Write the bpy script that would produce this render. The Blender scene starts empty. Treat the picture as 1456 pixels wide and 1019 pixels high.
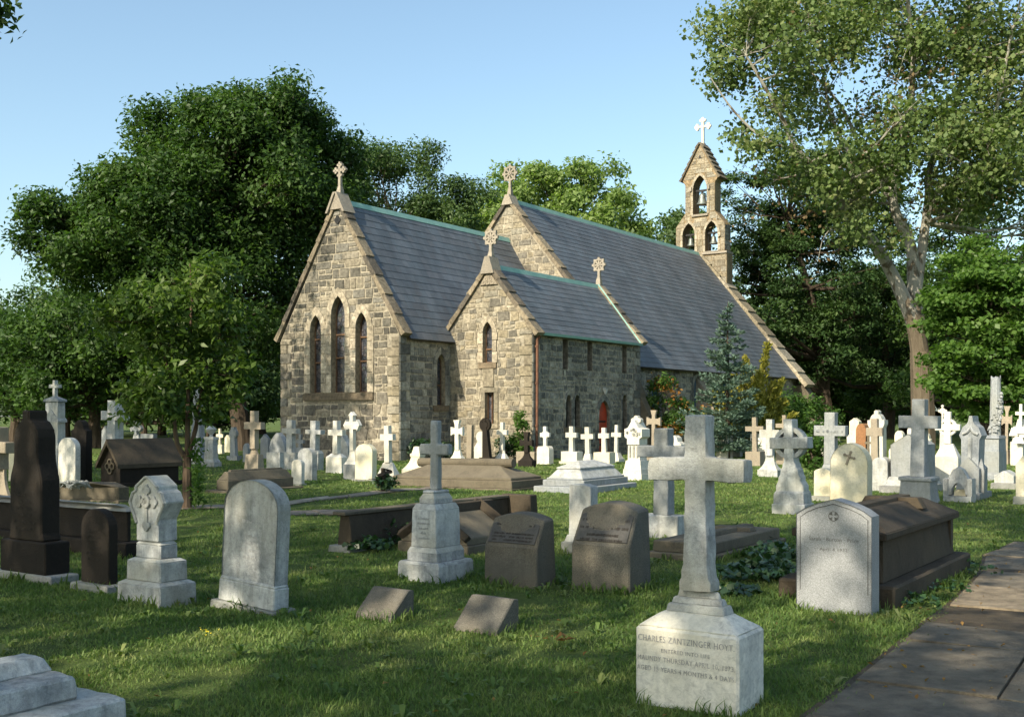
import bpy, bmesh, math, random
import numpy as np
from mathutils import Vector, Matrix, noise
from mathutils.geometry import tessellate_polygon

# ------------------------------------------------------------------ setup
S = bpy.context.scene
COL = S.collection
F, CX, HY, EYE = 1563.0, 728.0, 590.0, 1.6
A = math.atan(1072.0 / 1563.0)                 # how far the church axis is turned from the view
RZ = -A
RX = Vector((math.cos(A), -math.sin(A), 0))    # along the faces of the stones
DY = Vector((math.sin(A), math.cos(A), 0))     # from the faces back
SUN_AZ, SUN_EL = math.radians(41.0), math.radians(36.0)
SUN = Vector((-math.sin(SUN_AZ) * math.cos(SUN_EL), -math.cos(SUN_AZ) * math.cos(SUN_EL), math.sin(SUN_EL)))
rnd = random.Random(7)


def gp(px, py):
    y = F * EYE / (py - HY)
    return Vector(((px - CX) / F * y, y, 0))


def W(px, py, y):
    return Vector(((px - CX) / F * y, y, EYE - (py - HY) / F * y))


def fit(xl, xc, xr, yb, rz=RZ):
    """front left, near corner and back right pixel columns of a footprint -> centre, width, depth, mid distance"""
    rx = Vector((math.cos(rz), math.sin(rz), 0)); dy = Vector((-math.sin(rz), math.cos(rz), 0))
    c = gp(xc, yb)
    k = (xl - CX) / F
    w = (c.x - k * c.y) / (rx.x - k * rx.y)
    k = (xr - CX) / F
    t = (k * c.y - c.x) / (dy.x - k * dy.y)
    t = max(0.05, t)
    m = c - rx * (w / 2) + dy * (t / 2)
    return m, w, t, c.y + 0.25 * (m.y - c.y)


# ------------------------------------------------------------------ objects
def empty(name, loc, rz=0.0):
    o = bpy.data.objects.new(name, None)
    o.empty_display_size = 0.2
    COL.objects.link(o)
    o.location = loc
    o.rotation_euler = (0, 0, rz)
    return o


def tag(o, label=None, cat=None, group=None, kind=None):
    if label: o['label'] = label
    if cat: o['category'] = cat
    if group: o['group'] = group
    if kind: o['kind'] = kind
    return o


def link_mesh(name, me, mat, parent=None):
    o = bpy.data.objects.new(name, me)
    COL.objects.link(o)
    if mat is not None:
        for m in (mat if isinstance(mat, (list, tuple)) else [mat]):
            me.materials.append(m)
    if parent is not None:
        o.parent = parent
    return o


class MB:
    """collects shapes in one bmesh"""
    def __init__(self):
        self.bm = bmesh.new()

    def poly(self, pts):
        vs = [self.bm.verts.new(p) for p in pts]
        return self.bm.faces.new(vs)

    def frustum(self, cx, cy, z0, z1, w0, d0, w1=None, d1=None, ox=0, oy=0):
        w1 = w0 if w1 is None else w1; d1 = d0 if d1 is None else d1
        b = [self.bm.verts.new((cx + sx * w0 / 2, cy + sy * d0 / 2, z0)) for sx, sy in ((-1, -1), (1, -1), (1, 1), (-1, 1))]
        t = [self.bm.verts.new((cx + ox + sx * w1 / 2, cy + oy + sy * d1 / 2, z1)) for sx, sy in ((-1, -1), (1, -1), (1, 1), (-1, 1))]
        f = self.bm.faces
        f.new(b[::-1]); f.new(t)
        for i in range(4):
            f.new((b[i], b[(i + 1) % 4], t[(i + 1) % 4], t[i]))

    def hip(self, cx, cy, z0, z1, w, d, rw, rd):
        """roof from a w x d base to an rw x rd top (0 = ridge)"""
        self.frustum(cx, cy, z0, z1, w, d, max(rw, .004), max(rd, .004))

    def prism(self, prof, y0, y1, M=None):
        """profile (x, z) counter-clockwise seen from -y, extruded along y; returns the front face"""
        a = [Vector((x, y0, z)) for x, z in prof]; b = [Vector((x, y1, z)) for x, z in prof]
        if M is not None:
            a = [M @ p for p in a]; b = [M @ p for p in b]
        va = [self.bm.verts.new(p) for p in a]; vb = [self.bm.verts.new(p) for p in b]
        n = len(va)
        fr = self.bm.faces.new(va)
        self.bm.faces.new(vb[::-1])
        for i in range(n):
            j = (i + 1) % n
            self.bm.faces.new((va[j], va[i], vb[i], vb[j]))
        return fr

    def lathe(self, prof, cx=0, cy=0, seg=16, cz=0):
        rings = []
        for r, z in prof:
            rings.append([self.bm.verts.new((cx + r * math.cos(2 * math.pi * i / seg), cy + r * math.sin(2 * math.pi * i / seg), cz + z)) for i in range(seg)])
        for a, b in zip(rings, rings[1:]):
            for i in range(seg):
                j = (i + 1) % seg
                self.bm.faces.new((a[i], a[j], b[j], b[i]))
        self.bm.faces.new(rings[0][::-1]); self.bm.faces.new(rings[-1])

    def tube(self, pts, rads, seg=8):
        pts = [Vector(p) for p in pts]
        rings = []
        for i, p in enumerate(pts):
            d = (pts[min(i + 1, len(pts) - 1)] - pts[max(i - 1, 0)])
            d = d.normalized() if d.length > 1e-6 else Vector((0, 0, 1))
            u = d.cross(Vector((0.31, 0.95, 0.05)))
            if u.length < .1: u = d.cross(Vector((1, 0, 0)))
            u.normalize(); v = d.cross(u)
            r = rads[i]
            rings.append([self.bm.verts.new(p + (u * math.cos(2 * math.pi * k / seg) + v * math.sin(2 * math.pi * k / seg)) * r) for k in range(seg)])
        for a, b in zip(rings, rings[1:]):
            for i in range(seg):
                j = (i + 1) % seg
                self.bm.faces.new((a[i], a[j], b[j], b[i]))
        self.bm.faces.new(rings[0][::-1]); self.bm.faces.new(rings[-1])

    def ring(self, cx, cz, r0, r1, y0, y1, seg=28, a0=0, a1=2 * math.pi):
        full = abs(a1 - a0 - 2 * math.pi) < 1e-4
        n = seg if full else seg + 1
        vs = []
        for i in range(n):
            t = a0 + (a1 - a0) * i / seg
            c, s = math.cos(t), math.sin(t)
            vs.append([self.bm.verts.new((cx + r * c, y, cz + r * s)) for r, y in ((r0, y0), (r1, y0), (r1, y1), (r0, y1))])
        for i in range(seg):
            a, b = vs[i], vs[(i + 1) % n]
            for k in range(4):
                l = (k + 1) % 4
                self.bm.faces.new((a[k], b[k], b[l], a[l]))
        if not full:
            self.bm.faces.new(vs[0]); self.bm.faces.new(vs[-1][::-1])

    def inset(self, face, th, depth):
        r = bmesh.ops.inset_region(self.bm, faces=[face], thickness=th, depth=0, use_even_offset=True)
        bmesh.ops.translate(self.bm, verts=list(face.verts), vec=(0, depth, 0))

    def build(self, name, mat, parent=None, bevel=0.0, erode=None, smooth=False, seg=1):
        bm = self.bm
        bmesh.ops.remove_doubles(bm, verts=bm.verts, dist=1e-5)
        bmesh.ops.recalc_face_normals(bm, faces=bm.faces)
        if bevel > 0:
            es = [e for e in bm.edges if len(e.link_faces) == 2 and e.calc_face_angle(0) > 0.5]
            try:
                bmesh.ops.bevel(bm, geom=es, offset=bevel, offset_type='OFFSET', segments=seg, profile=0.6, affect='EDGES', clamp_overlap=True)
            except Exception:
                pass
        if erode:
            size, amp, sc = erode
            for _ in range(7):
                es = [e for e in bm.edges if e.calc_length() > size]
                if not es: break
                bmesh.ops.subdivide_edges(bm, edges=es, cuts=1, use_grid_fill=True)
                if len(bm.verts) > 14000: break
            bmesh.ops.triangulate(bm, faces=[f for f in bm.faces if len(f.verts) > 4])
            off = Vector((rnd.uniform(0, 50), rnd.uniform(0, 50), 3.3))
            bm.normal_update()
            for v in bm.verts:
                n = noise.noise(v.co * sc + off) + .5 * noise.noise(v.co * sc * 2.7 + off)
                v.co += v.normal * (n * amp)
        me = bpy.data.meshes.new(name)
        bm.to_mesh(me); bm.free()
        if smooth or erode:
            me.polygons.foreach_set('use_smooth', [True] * len(me.polygons))
            try:
                me.set_sharp_from_angle(angle=math.radians(38))
            except Exception:
                pass
        return link_mesh(name, me, mat, parent)


# ------------------------------------------------------------------ materials
def new_mat(name):
    m = bpy.data.materials.new(name); m.use_nodes = True
    nt = m.node_tree; nt.nodes.clear()
    out = nt.nodes.new('ShaderNodeOutputMaterial')
    return m, nt, out


def nd(nt, t, **kw):
    n = nt.nodes.new(t)
    for k, v in kw.items():
        if k == 'inp':
            for a, b in v.items():
                if hasattr(b, 'is_linked') or isinstance(b, bpy.types.NodeSocket):
                    nt.links.new(b, n.inputs[a])
                else:
                    n.inputs[a].default_value = b
        else:
            setattr(n, k, v)
    return n


def c4(c): return (c[0], c[1], c[2], 1.0)


def ramp(nt, fac, stops):
    r = nt.nodes.new('ShaderNodeValToRGB')
    while len(r.color_ramp.elements) > 1: r.color_ramp.elements.remove(r.color_ramp.elements[-1])
    r.color_ramp.elements[0].position = stops[0][0]; r.color_ramp.elements[0].color = c4(stops[0][1])
    for p, c in stops[1:]:
        e = r.color_ramp.elements.new(p); e.color = c4(c)
    nt.links.new(fac, r.inputs[0])
    return r.outputs[0]


def mixc(nt, fac, a, b, mode='MIX'):
    m = nt.nodes.new('ShaderNodeMix'); m.data_type = 'RGBA'; m.blend_type = mode
    for s, v in ((m.inputs[0], fac), (m.inputs[6], a), (m.inputs[7], b)):
        if isinstance(v, bpy.types.NodeSocket): nt.links.new(v, s)
        elif isinstance(v, (int, float)): s.default_value = v
        else: s.default_value = c4(v)
    return m.outputs[2]


def noisef(nt, vec, scale, detail=4, rough=.55, dist=0.0):
    n = nd(nt, 'ShaderNodeTexNoise', inp={'Scale': scale, 'Detail': detail, 'Roughness': rough, 'Distortion': dist})
    if vec is not None: nt.links.new(vec, n.inputs['Vector'])
    return n.outputs['Fac']


def scaled(nt, vec, s, loc=(0, 0, 0)):
    m = nd(nt, 'ShaderNodeMapping'); nt.links.new(vec, m.inputs[0])
    m.inputs['Scale'].default_value = s; m.inputs['Location'].default_value = loc
    return m.outputs[0]


def stone_mat(name, base, stain, lichen=None, streak=.5, spot=.5, speckle=0.0, bump=.25, rough=.85, fine=60, vary=.12):
    """weathered stone: base colour, blotchy stains, rain streaks, speckle"""
    m, nt, out = new_mat(name)
    tc = nd(nt, 'ShaderNodeTexCoord'); oi = nd(nt, 'ShaderNodeObjectInfo')
    off = nd(nt, 'ShaderNodeVectorMath', operation='MULTIPLY_ADD')
    nt.links.new(oi.outputs['Random'], off.inputs[0]); off.inputs[1].default_value = (17, 31, 7)
    nt.links.new(tc.outputs['Object'], off.inputs[2])
    v = off.outputs[0]
    n1 = noisef(nt, v, 5.5, 8, .62, .3)
    n2 = noisef(nt, scaled(nt, v, (13, 13, 1.3)), 1.0, 6, .65, .2)
    n3 = noisef(nt, v, 1.7, 4, .5)
    n4 = noisef(nt, v, fine, 3, .7)
    f1 = ramp(nt, n1, [(.42, (0, 0, 0)), (.68, (1, 1, 1))])
    f2 = ramp(nt, n2, [(.47, (0, 0, 0)), (.72, (1, 1, 1))])
    f3 = ramp(nt, n3, [(.4, (0, 0, 0)), (.65, (1, 1, 1))])
    a = nd(nt, 'ShaderNodeMath', operation='MULTIPLY', inp={0: f1, 1: spot}).outputs[0]
    b = nd(nt, 'ShaderNodeMath', operation='MULTIPLY', inp={0: f2, 1: streak}).outputs[0]
    c = mixc(nt, a, base, stain)
    c = mixc(nt, b, c, stain)
    if speckle < .3: c = mixc(nt, 1.0, c, ramp(nt, noisef(nt, v, 26, 6, .75, .6), [(.33, (.66, .67, .69)), (.52, (1.0, 1.0, 1.0)), (.7, (1.12, 1.11, 1.08))]), 'MULTIPLY')
    if lichen is not None:
        l = nd(nt, 'ShaderNodeMath', operation='MULTIPLY', inp={0: f3, 1: .55}).outputs[0]
        c = mixc(nt, l, c, lichen)
    if speckle > 0:
        sp = ramp(nt, noisef(nt, v, 190, 2, .8), [(.40, (1 - speckle,) * 3), (.60, (1 + speckle * .5,) * 3)])
        c = mixc(nt, 1.0, c, sp, 'MULTIPLY')
    vr = nd(nt, 'ShaderNodeMapRange', inp={0: oi.outputs['Random'], 3: 1 - vary, 4: 1 + vary}).outputs[0]
    vc = nd(nt, 'ShaderNodeCombineColor', inp={0: vr, 1: vr, 2: vr}).outputs[0]
    c = mixc(nt, 1.0, c, vc, 'MULTIPLY')
    hh = nd(nt, 'ShaderNodeMath', operation='ADD', inp={0: n4, 1: nd(nt, 'ShaderNodeMath', operation='MULTIPLY', inp={0: n1, 1: 2.0}).outputs[0]}).outputs[0]
    bp = nd(nt, 'ShaderNodeBump', inp={'Strength': bump, 'Distance': .02, 'Height': hh})
    p = nd(nt, 'ShaderNodeBsdfPrincipled', inp={'Base Color': c, 'Roughness': rough, 'Normal': bp.outputs[0]})
    p.inputs['Specular IOR Level'].default_value = .25
    nt.links.new(p.outputs[0], out.inputs[0])
    return m


def attr_stone_mat(name, rough=.9, bump=.5, nscale=9, tint=(1, 1, 1), spec=.2, amt=.55):
    """colour comes stone by stone from the mesh, mottled by noise"""
    m, nt, out = new_mat(name)
    tc = nd(nt, 'ShaderNodeTexCoord'); v = tc.outputs['Object']
    at = nd(nt, 'ShaderNodeAttribute', attribute_name='Col')
    n1 = noisef(nt, v, nscale, 6, .65, .2); n2 = noisef(nt, v, nscale * 6, 4, .7)
    k = ramp(nt, n1, [(.3, (1 - amt,) * 3), (.7, (1 + amt * .55,) * 3)])
    c = mixc(nt, 1.0, at.outputs['Color'], k, 'MULTIPLY')
    st = ramp(nt, noisef(nt, scaled(nt, v, (.9, .9, .35)), 1.0, 5, .6), [(.35, (.72, .70, .66)), (.62, (1.08, 1.04, .98))])
    c = mixc(nt, 1.0, c, st, 'MULTIPLY')
    c = mixc(nt, 1.0, c, tint, 'MULTIPLY')
    hh = nd(nt, 'ShaderNodeMath', operation='ADD', inp={0: n2, 1: n1}).outputs[0]
    bp = nd(nt, 'ShaderNodeBump', inp={'Strength': bump, 'Distance': .03, 'Height': hh})
    p = nd(nt, 'ShaderNodeBsdfPrincipled', inp={'Base Color': c, 'Roughness': rough, 'Normal': bp.outputs[0]})
    p.inputs['Specular IOR Level'].default_value = spec
    nt.links.new(p.outputs[0], out.inputs[0])
    return m


def plain_mat(name, col, rough=.6, metal=0.0, var=.25, scale=6, bump=.15, col2=None):
    m, nt, out = new_mat(name)
    tc = nd(nt, 'ShaderNodeTexCoord')
    n1 = noisef(nt, tc.outputs['Object'], scale, 5, .6)
    c2 = col2 or tuple(x * (1 - var * 1.6) for x in col)
    c = mixc(nt, ramp(nt, n1, [(.35, (0, 0, 0)), (.68, (1, 1, 1))]), col, c2)
    bp = nd(nt, 'ShaderNodeBump', inp={'Strength': bump, 'Distance': .02, 'Height': n1})
    p = nd(nt, 'ShaderNodeBsdfPrincipled', inp={'Base Color': c, 'Roughness': rough, 'Metallic': metal, 'Normal': bp.outputs[0]})
    nt.links.new(p.outputs[0], out.inputs[0])
    return m


def leaf_mat(name, cols, trans=.4, rough=.5, tint_scale=.35, spec=.25):
    """cols: dark, mid, light, chosen leaf by leaf and drifting through the crown"""
    m, nt, out = new_mat(name)
    g = nd(nt, 'ShaderNodeNewGeometry'); tc = nd(nt, 'ShaderNodeTexCoord')
    n = noisef(nt, tc.outputs['Object'], tint_scale, 3, .6)
    n2 = noisef(nt, tc.outputs['Object'], tint_scale * 3.4, 2, .5)
    k = nd(nt, 'ShaderNodeMath', operation='MULTIPLY_ADD', inp={0: n, 1: 1.2, 2: -.85}).outputs[0]
    k = nd(nt, 'ShaderNodeMath', operation='MULTIPLY_ADD', inp={0: n2, 1: 1.2, 2: k}).outputs[0]
    k = nd(nt, 'ShaderNodeMath', operation='MULTIPLY_ADD', inp={0: g.outputs['Random Per Island'], 1: .42, 2: k}, use_clamp=True).outputs[0]
    st = [(i / (len(cols) - 1), c) for i, c in enumerate(cols)]
    c = ramp(nt, k, st)
    p = nd(nt, 'ShaderNodeBsdfPrincipled', inp={'Base Color': c, 'Roughness': rough})
    p.inputs['Specular IOR Level'].default_value = spec
    tcol = mixc(nt, 1.0, c, (1.25, 1.45, .6), 'MULTIPLY')
    t = nd(nt, 'ShaderNodeBsdfTranslucent', inp={'Color': tcol})
    mx = nd(nt, 'ShaderNodeMixShader', inp={0: trans, 1: p.outputs[0], 2: t.outputs[0]})
    nt.links.new(mx.outputs[0], out.inputs[0])
    return m


def bark_mat(name, a, b, patch=None):
    m, nt, out = new_mat(name)
    tc = nd(nt, 'ShaderNodeTexCoord'); v = tc.outputs['Object']
    n = noisef(nt, scaled(nt, v, (9, 9, 1.6)), 1.0, 6, .65)
    c = mixc(nt, ramp(nt, n, [(.35, (0, 0, 0)), (.65, (1, 1, 1))]), a, b)
    if patch is not None:
        n2 = noisef(nt, scaled(nt, v, (2.6, 2.6, 1.5)), 1.0, 4, .55, .5)
        sep = nd(nt, 'ShaderNodeSeparateXYZ'); nt.links.new(v, sep.inputs[0])
        hz = nd(nt, 'ShaderNodeMapRange', inp={0: sep.outputs[2], 1: 3.5, 2: 7.5, 3: -.3, 4: .06}).outputs[0]   # the flaking bark starts above the old rough foot
        n2 = nd(nt, 'ShaderNodeMath', operation='ADD', inp={0: n2, 1: hz}).outputs[0]
        c = mixc(nt, ramp(nt, n2, [(.46, (0, 0, 0)), (.52, (1, 1, 1))]), c, patch)
    bp = nd(nt, 'ShaderNodeBump', inp={'Strength': .7, 'Distance': .05, 'Height': n})
    p = nd(nt, 'ShaderNodeBsdfPrincipled', inp={'Base Color': c, 'Roughness': .9, 'Normal': bp.outputs[0]})
    p.inputs['Specular IOR Level'].default_value = .15
    nt.links.new(p.outputs[0], out.inputs[0])
    return m


M = {}
M['white'] = stone_mat('white_marble', (.66, .64, .58), (.34, .345, .33), (.56, .52, .40), .5, .45, .05, .25)
M['cream'] = stone_mat('cream_marble', (.66, .62, .50), (.42, .39, .29), (.66, .58, .36), .35, .35, .05, .2)
M['grey'] = stone_mat('weathered_marble', (.50, .515, .515), (.175, .185, .19), (.40, .385, .31), .7, .7, .12, .45)
M['bluegrey'] = stone_mat('grey_marble', (.30, .32, .335), (.14, .155, .17), (.27, .27, .235), .6, .5, .10, .4)
M['granite'] = stone_mat('grey_granite', (.31, .32, .33), (.23, .24, .25), None, .3, .3, .35, .12, .7, 130)
M['tan_granite'] = stone_mat('tan_granite', (.140, .132, .112), (.078, .075, .068), (.19, .155, .105), .5, .5, .5, .3, .8, 130)
M['brown'] = stone_mat('brownstone', (.138, .116, .082), (.078, .068, .052), (.17, .147, .105), .4, .5, .12, .35)
M['umber'] = stone_mat('umber_sandstone', (.068, .053, .037), (.036, .030, .022), (.09, .070, .045), .5, .6, .15, .4)
M['pink'] = stone_mat('pink_sandstone', (.31, .262, .20), (.19, .163, .13), (.34, .295, .22), .4, .4, .08, .3)
M['finial'] = stone_mat('finial_stone', (.34, .30, .24), (.19, .17, .145), None, .4, .5, .1, .3)
M['dark'] = stone_mat('dark_brownstone', (.019, .0145, .011), (.011, .010, .009), (.026, .020, .0135), .5, .5, .15, .4)
M['slab'] = stone_mat('footing_stone', (.30, .30, .29), (.16, .16, .16), (.25, .26, .20), .4, .6, .15, .5)
M['rust'] = stone_mat('rusty_sandstone', (.30, .15, .07), (.18, .09, .05), None, .4, .4, .1, .3)
M['letter'] = plain_mat('letter_lead', (.19, .19, .185), .8, 0, .3, 38, .15, (.44, .44, .43))
M['darkcut'] = plain_mat('letter_cut', (.11, .11, .105), .85, 0, .3, 30)
M['faint'] = plain_mat('letter_worn', (.34, .34, .335), .9, 0, .3, 30, .15, (.46, .46, .455))
M['darkletter'] = plain_mat('letter_dark', (.035, .028, .022), .9, 0, .3, 20)
M['bronze'] = stone_mat('bronze_plaque', (.085, .082, .078), (.05, .05, .052), (.10, .092, .075), .5, .5, .1, .2, .55)
M['wall'] = attr_stone_mat('rubble_stone')
M['slate'] = attr_stone_mat('roof_slate', .55, .18, 3.0, spec=.5, amt=.16)
M['copper'] = plain_mat('green_copper', (.20, .38, .34), .75, 0, .2, 3, .1, (.27, .45, .40))
M['pipe'] = plain_mat('rust_brown_iron', (.17, .075, .04), .7, 0, .3, 5)
M['iron'] = plain_mat('black_iron', (.02, .02, .02), .6, .3)
M['timber'] = plain_mat('brown_timber', (.17, .095, .05), .8, 0, .3, 5)
M['blue'] = plain_mat('blue_paint', (.035, .12, .20), .6, 0, .3, 3)
M['bell'] = plain_mat('bell_bronze', (.24, .27, .25), .5, .6, .3, 4)
M['reddoor'] = plain_mat('red_paint', (.50, .055, .018), .5, 0, .2, 4)
M['lamp'] = plain_mat('white_metal', (.6, .6, .58), .5)


def glass_mat():
    m, nt, out = new_mat('leaded_glass')
    tc = nd(nt, 'ShaderNodeTexCoord')
    vo = nd(nt, 'ShaderNodeTexVoronoi', feature='DISTANCE_TO_EDGE', inp={'Scale': 7.0}); nt.links.new(tc.outputs['Object'], vo.inputs['Vector'])
    v2 = nd(nt, 'ShaderNodeTexVoronoi', inp={'Scale': 7.0}); nt.links.new(tc.outputs['Object'], v2.inputs['Vector'])
    h = nd(nt, 'ShaderNodeSeparateColor'); nt.links.new(v2.outputs['Color'], h.inputs[0])
    c = ramp(nt, h.outputs[0], [(0, (.035, .04, .05)), (.4, (.06, .065, .085)), (.75, (.10, .085, .085)), (1, (.05, .07, .07))])
    e = ramp(nt, vo.outputs['Distance'], [(.03, (.1, .1, .1)), (.07, (1, 1, 1))])
    c = mixc(nt, 1.0, c, e, 'MULTIPLY')
    p = nd(nt, 'ShaderNodeBsdfPrincipled', inp={'Base Color': c, 'Roughness': .28})
    nt.links.new(p.outputs[0], out.inputs[0])
    return m


M['glass'] = glass_mat()


def ground_mat():
    m, nt, out = new_mat('lawn')
    tc = nd(nt, 'ShaderNodeTexCoord'); v = tc.outputs['Object']
    n1 = noisef(nt, v, .55, 5, .6, .3); n2 = noisef(nt, v, 9, 5, .7); n3 = noisef(nt, v, 60, 3, .7)
    k = nd(nt, 'ShaderNodeMath', operation='MULTIPLY_ADD', inp={0: n2, 1: .6, 2: nd(nt, 'ShaderNodeMath', operation='MULTIPLY_ADD', inp={0: n3, 1: .5, 2: -.1}).outputs[0]}).outputs[0]
    c = ramp(nt, k, [(.18, (.042, .040, .020)), (.42, (.072, .108, .030)), (.62, (.124, .165, .045)), (.8, (.18, .19, .065))])
    dry = ramp(nt, n1, [(.5, (0, 0, 0)), (.75, (.6, .6, .6))])
    c = mixc(nt, dry, c, (.125, .125, .04))
    bp = nd(nt, 'ShaderNodeBump', inp={'Strength': .9, 'Distance': .05, 'Height': k})
    p = nd(nt, 'ShaderNodeBsdfPrincipled', inp={'Base Color': c, 'Roughness': .95, 'Normal': bp.outputs[0]})
    p.inputs['Specular IOR Level'].default_value = .1
    nt.links.new(p.outputs[0], out.inputs[0])
    return m


M['lawn'] = ground_mat()
M['flag'] = attr_stone_mat('flagstone', .8, .8, 6.0, spec=.3, amt=.5)
M['soil'] = plain_mat('bare_soil', (.085, .055, .035), .95, 0, .4, 25, .6)
M['grass'] = leaf_mat('grass_blades', [(.038, .080, .022), (.078, .143, .036), (.138, .200, .054), (.23, .25, .095)], .3, .55, .5)
M['oak'] = leaf_mat('leaf_dark', [(.014, .032, .009), (.030, .066, .016), (.055, .108, .024), (.088, .150, .034)], .35, .5, .3)
M['bg'] = leaf_mat('leaf_far', [(.028, .056, .020), (.052, .094, .032), (.085, .138, .046), (.12, .18, .06)], .35, .5, .2)
M['lime'] = leaf_mat('leaf_light', [(.095, .15, .045), (.145, .215, .065), (.20, .28, .09), (.27, .34, .12)], .45, .5, .2)
M['maple'] = leaf_mat('leaf_maple', [(.035, .078, .016), (.062, .128, .026), (.10, .18, .038), (.15, .24, .06)], .45, .45, .4)
M['syca'] = leaf_mat('leaf_sycamore', [(.050, .078, .024), (.084, .130, .040), (.135, .19, .062), (.22, .24, .10)], .35, .5, .35)
M['young'] = leaf_mat('leaf_young', [(.024, .052, .012), (.048, .092, .018), (.085, .142, .028), (.14, .195, .048)], .4, .4, .9)
M['hem'] = leaf_mat('leaf_hemlock', [(.010, .024, .008), (.022, .050, .014), (.042, .084, .022), (.078, .125, .032)], .2, .55, .25)
M['spruce'] = leaf_mat('needle_blue', [(.040, .070, .052), (.066, .112, .085), (.10, .16, .122), (.16, .22, .17)], .15, .6, 1.2)
M['yew'] = leaf_mat('needle_gold', [(.075, .085, .014), (.15, .155, .022), (.23, .22, .032), (.32, .28, .05)], .25, .55, .9)
M['shrub'] = leaf_mat('leaf_shrub', [(.025, .060, .012), (.045, .100, .020), (.075, .145, .03), (.11, .19, .04)], .35, .45, .8)
M['orange'] = leaf_mat('leaf_orange', [(.14, .06, .015), (.21, .10, .022), (.25, .15, .035)], .25, .5, .9)
M['ivy'] = leaf_mat('leaf_ivy', [(.012, .038, .014), (.024, .062, .020), (.045, .095, .028)], .2, .35, 1.5, .5)
M['deadleaf'] = leaf_mat('leaf_dead', [(.14, .075, .025), (.24, .13, .04), (.34, .21, .07)], .3, .6, 3)
M['petal'] = leaf_mat('petal_yellow', [(.7, .55, .03), (.8, .65, .05)], .3, .6, 3)
M['seed'] = leaf_mat('seed_spray', [(.07, .055, .022), (.11, .075, .03), (.15, .10, .045)], .2, .6, 2)
M['bark'] = bark_mat('bark_brown', (.040, .030, .022), (.085, .066, .048))
M['youngbark'] = bark_mat('bark_young', (.075, .052, .036), (.16, .115, .08))
M['sycabark'] = bark_mat('bark_sycamore', (.095, .076, .054), (.15, .125, .09), (.29, .278, .235))

# ------------------------------------------------------------------ sky, sun, camera
w = bpy.data.worlds.new('World'); S.world = w; w.use_nodes = True
nt = w.node_tree; nt.nodes.clear()
sky = nt.nodes.new('ShaderNodeTexSky'); sky.sky_type = 'NISHITA'; sky.sun_disc = False
sky.sun_elevation = SUN_EL; sky.sun_rotation = math.atan2(SUN.x, SUN.y)
sky.altitude = 60; sky.air_density = 1.0; sky.dust_density = 2.0; sky.ozone_density = .7
bgn = nt.nodes.new('ShaderNodeBackground'); bgn.inputs[1].default_value = .15
wo = nt.nodes.new('ShaderNodeOutputWorld')
nt.links.new(mixc(nt, 1.0, sky.outputs[0], (.92, .985, .92), 'MULTIPLY'), bgn.inputs[0]); nt.links.new(bgn.outputs[0], wo.inputs[0])
ld = bpy.data.lights.new('sun', 'SUN'); ld.energy = 4.4; ld.angle = math.radians(.5); ld.color = (1, .89, .70)
lo = bpy.data.objects.new('sun', ld); COL.objects.link(lo)
lo.rotation_euler = SUN.to_track_quat('Z', 'Y').to_euler(); lo.location = SUN * 60
cam = bpy.data.cameras.new('camera'); co = bpy.data.objects.new('camera', cam); COL.objects.link(co)
co.location = (0, 0, EYE); co.rotation_euler = (math.pi / 2, 0, 0)
cam.sensor_width = 36; cam.lens = 36 * F / 1456; cam.shift_y = (HY - 509.5) / 1456
cam.clip_start = .1; cam.clip_end = 2000
S.camera = co
S.view_settings.view_transform = 'Standard'; S.view_settings.look = 'None'
S.view_settings.exposure = 0.76; S.view_settings.gamma = 1; S.view_settings.use_curve_mapping = False
S.cycles.max_bounces = 6; S.cycles.diffuse_bounces = 3; S.cycles.transmission_bounces = 3
S.cycles.use_adaptive_sampling = True; S.cycles.adaptive_threshold = .02
try:
    S.cycles.use_denoising = True; S.cycles.denoiser = 'OPENIMAGEDENOISE'
except Exception:
    pass

# ------------------------------------------------------------------ fast meshes
def np_mesh(name, verts, quads=None, tris=None):
    me = bpy.data.meshes.new(name)
    quads = np.zeros((0, 4), np.int32) if quads is None else quads
    tris = np.zeros((0, 3), np.int32) if tris is None else tris
    nq, ntr = len(quads), len(tris)
    me.vertices.add(len(verts)); me.vertices.foreach_set('co', np.ascontiguousarray(verts, np.float32).ravel())
    loops = np.concatenate([quads.ravel(), tris.ravel()]).astype(np.int32)
    me.loops.add(len(loops)); me.loops.foreach_set('vertex_index', loops)
    me.polygons.add(nq + ntr)
    st = np.concatenate([np.arange(nq) * 4, nq * 4 + np.arange(ntr) * 3]).astype(np.int32)
    me.polygons.foreach_set('loop_start', st)
    me.update(calc_edges=True); me.validate()
    return me


def unit(a): return a / np.maximum(np.linalg.norm(a, axis=1, keepdims=True), 1e-6)


def leaves(rng, pts, out, size, up=.6, aspect=.55, fold=.12, jit=.5, droop=0.0):
    """one folded leaf at every point; out: rough outward direction of each"""
    n = len(pts)
    nrm = unit(out * .5 + rng.normal(size=(n, 3)) * .75 + np.array([0, 0, up]))
    t = rng.normal(size=(n, 3)) + out * .5 + np.array([0, 0, -droop])
    t = unit(t - nrm * np.sum(t * nrm, 1, keepdims=True))
    b = np.cross(nrm, t)
    L = (size * (1 + jit * rng.uniform(-1, 1, n)))[:, None]
    v = np.empty((n, 4, 3))
    v[:, 0] = pts - t * L * .5
    v[:, 1] = pts + b * L * aspect * .5 + nrm * L * fold - t * L * .05
    v[:, 2] = pts + t * L * .5
    v[:, 3] = pts - b * L * aspect * .5 + nrm * L * fold - t * L * .05
    q = (np.arange(n)[:, None] * 4 + np.arange(4)).astype(np.int32)
    return v.reshape(-1, 3), q


# ------------------------------------------------------------------ ground, paths, grass
def gz(x, y):
    return .022 * math.sin(x * .9 + 1.3) * math.sin(y * .7) + .012 * math.sin(x * 2.3 + y * 1.7)


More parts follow.
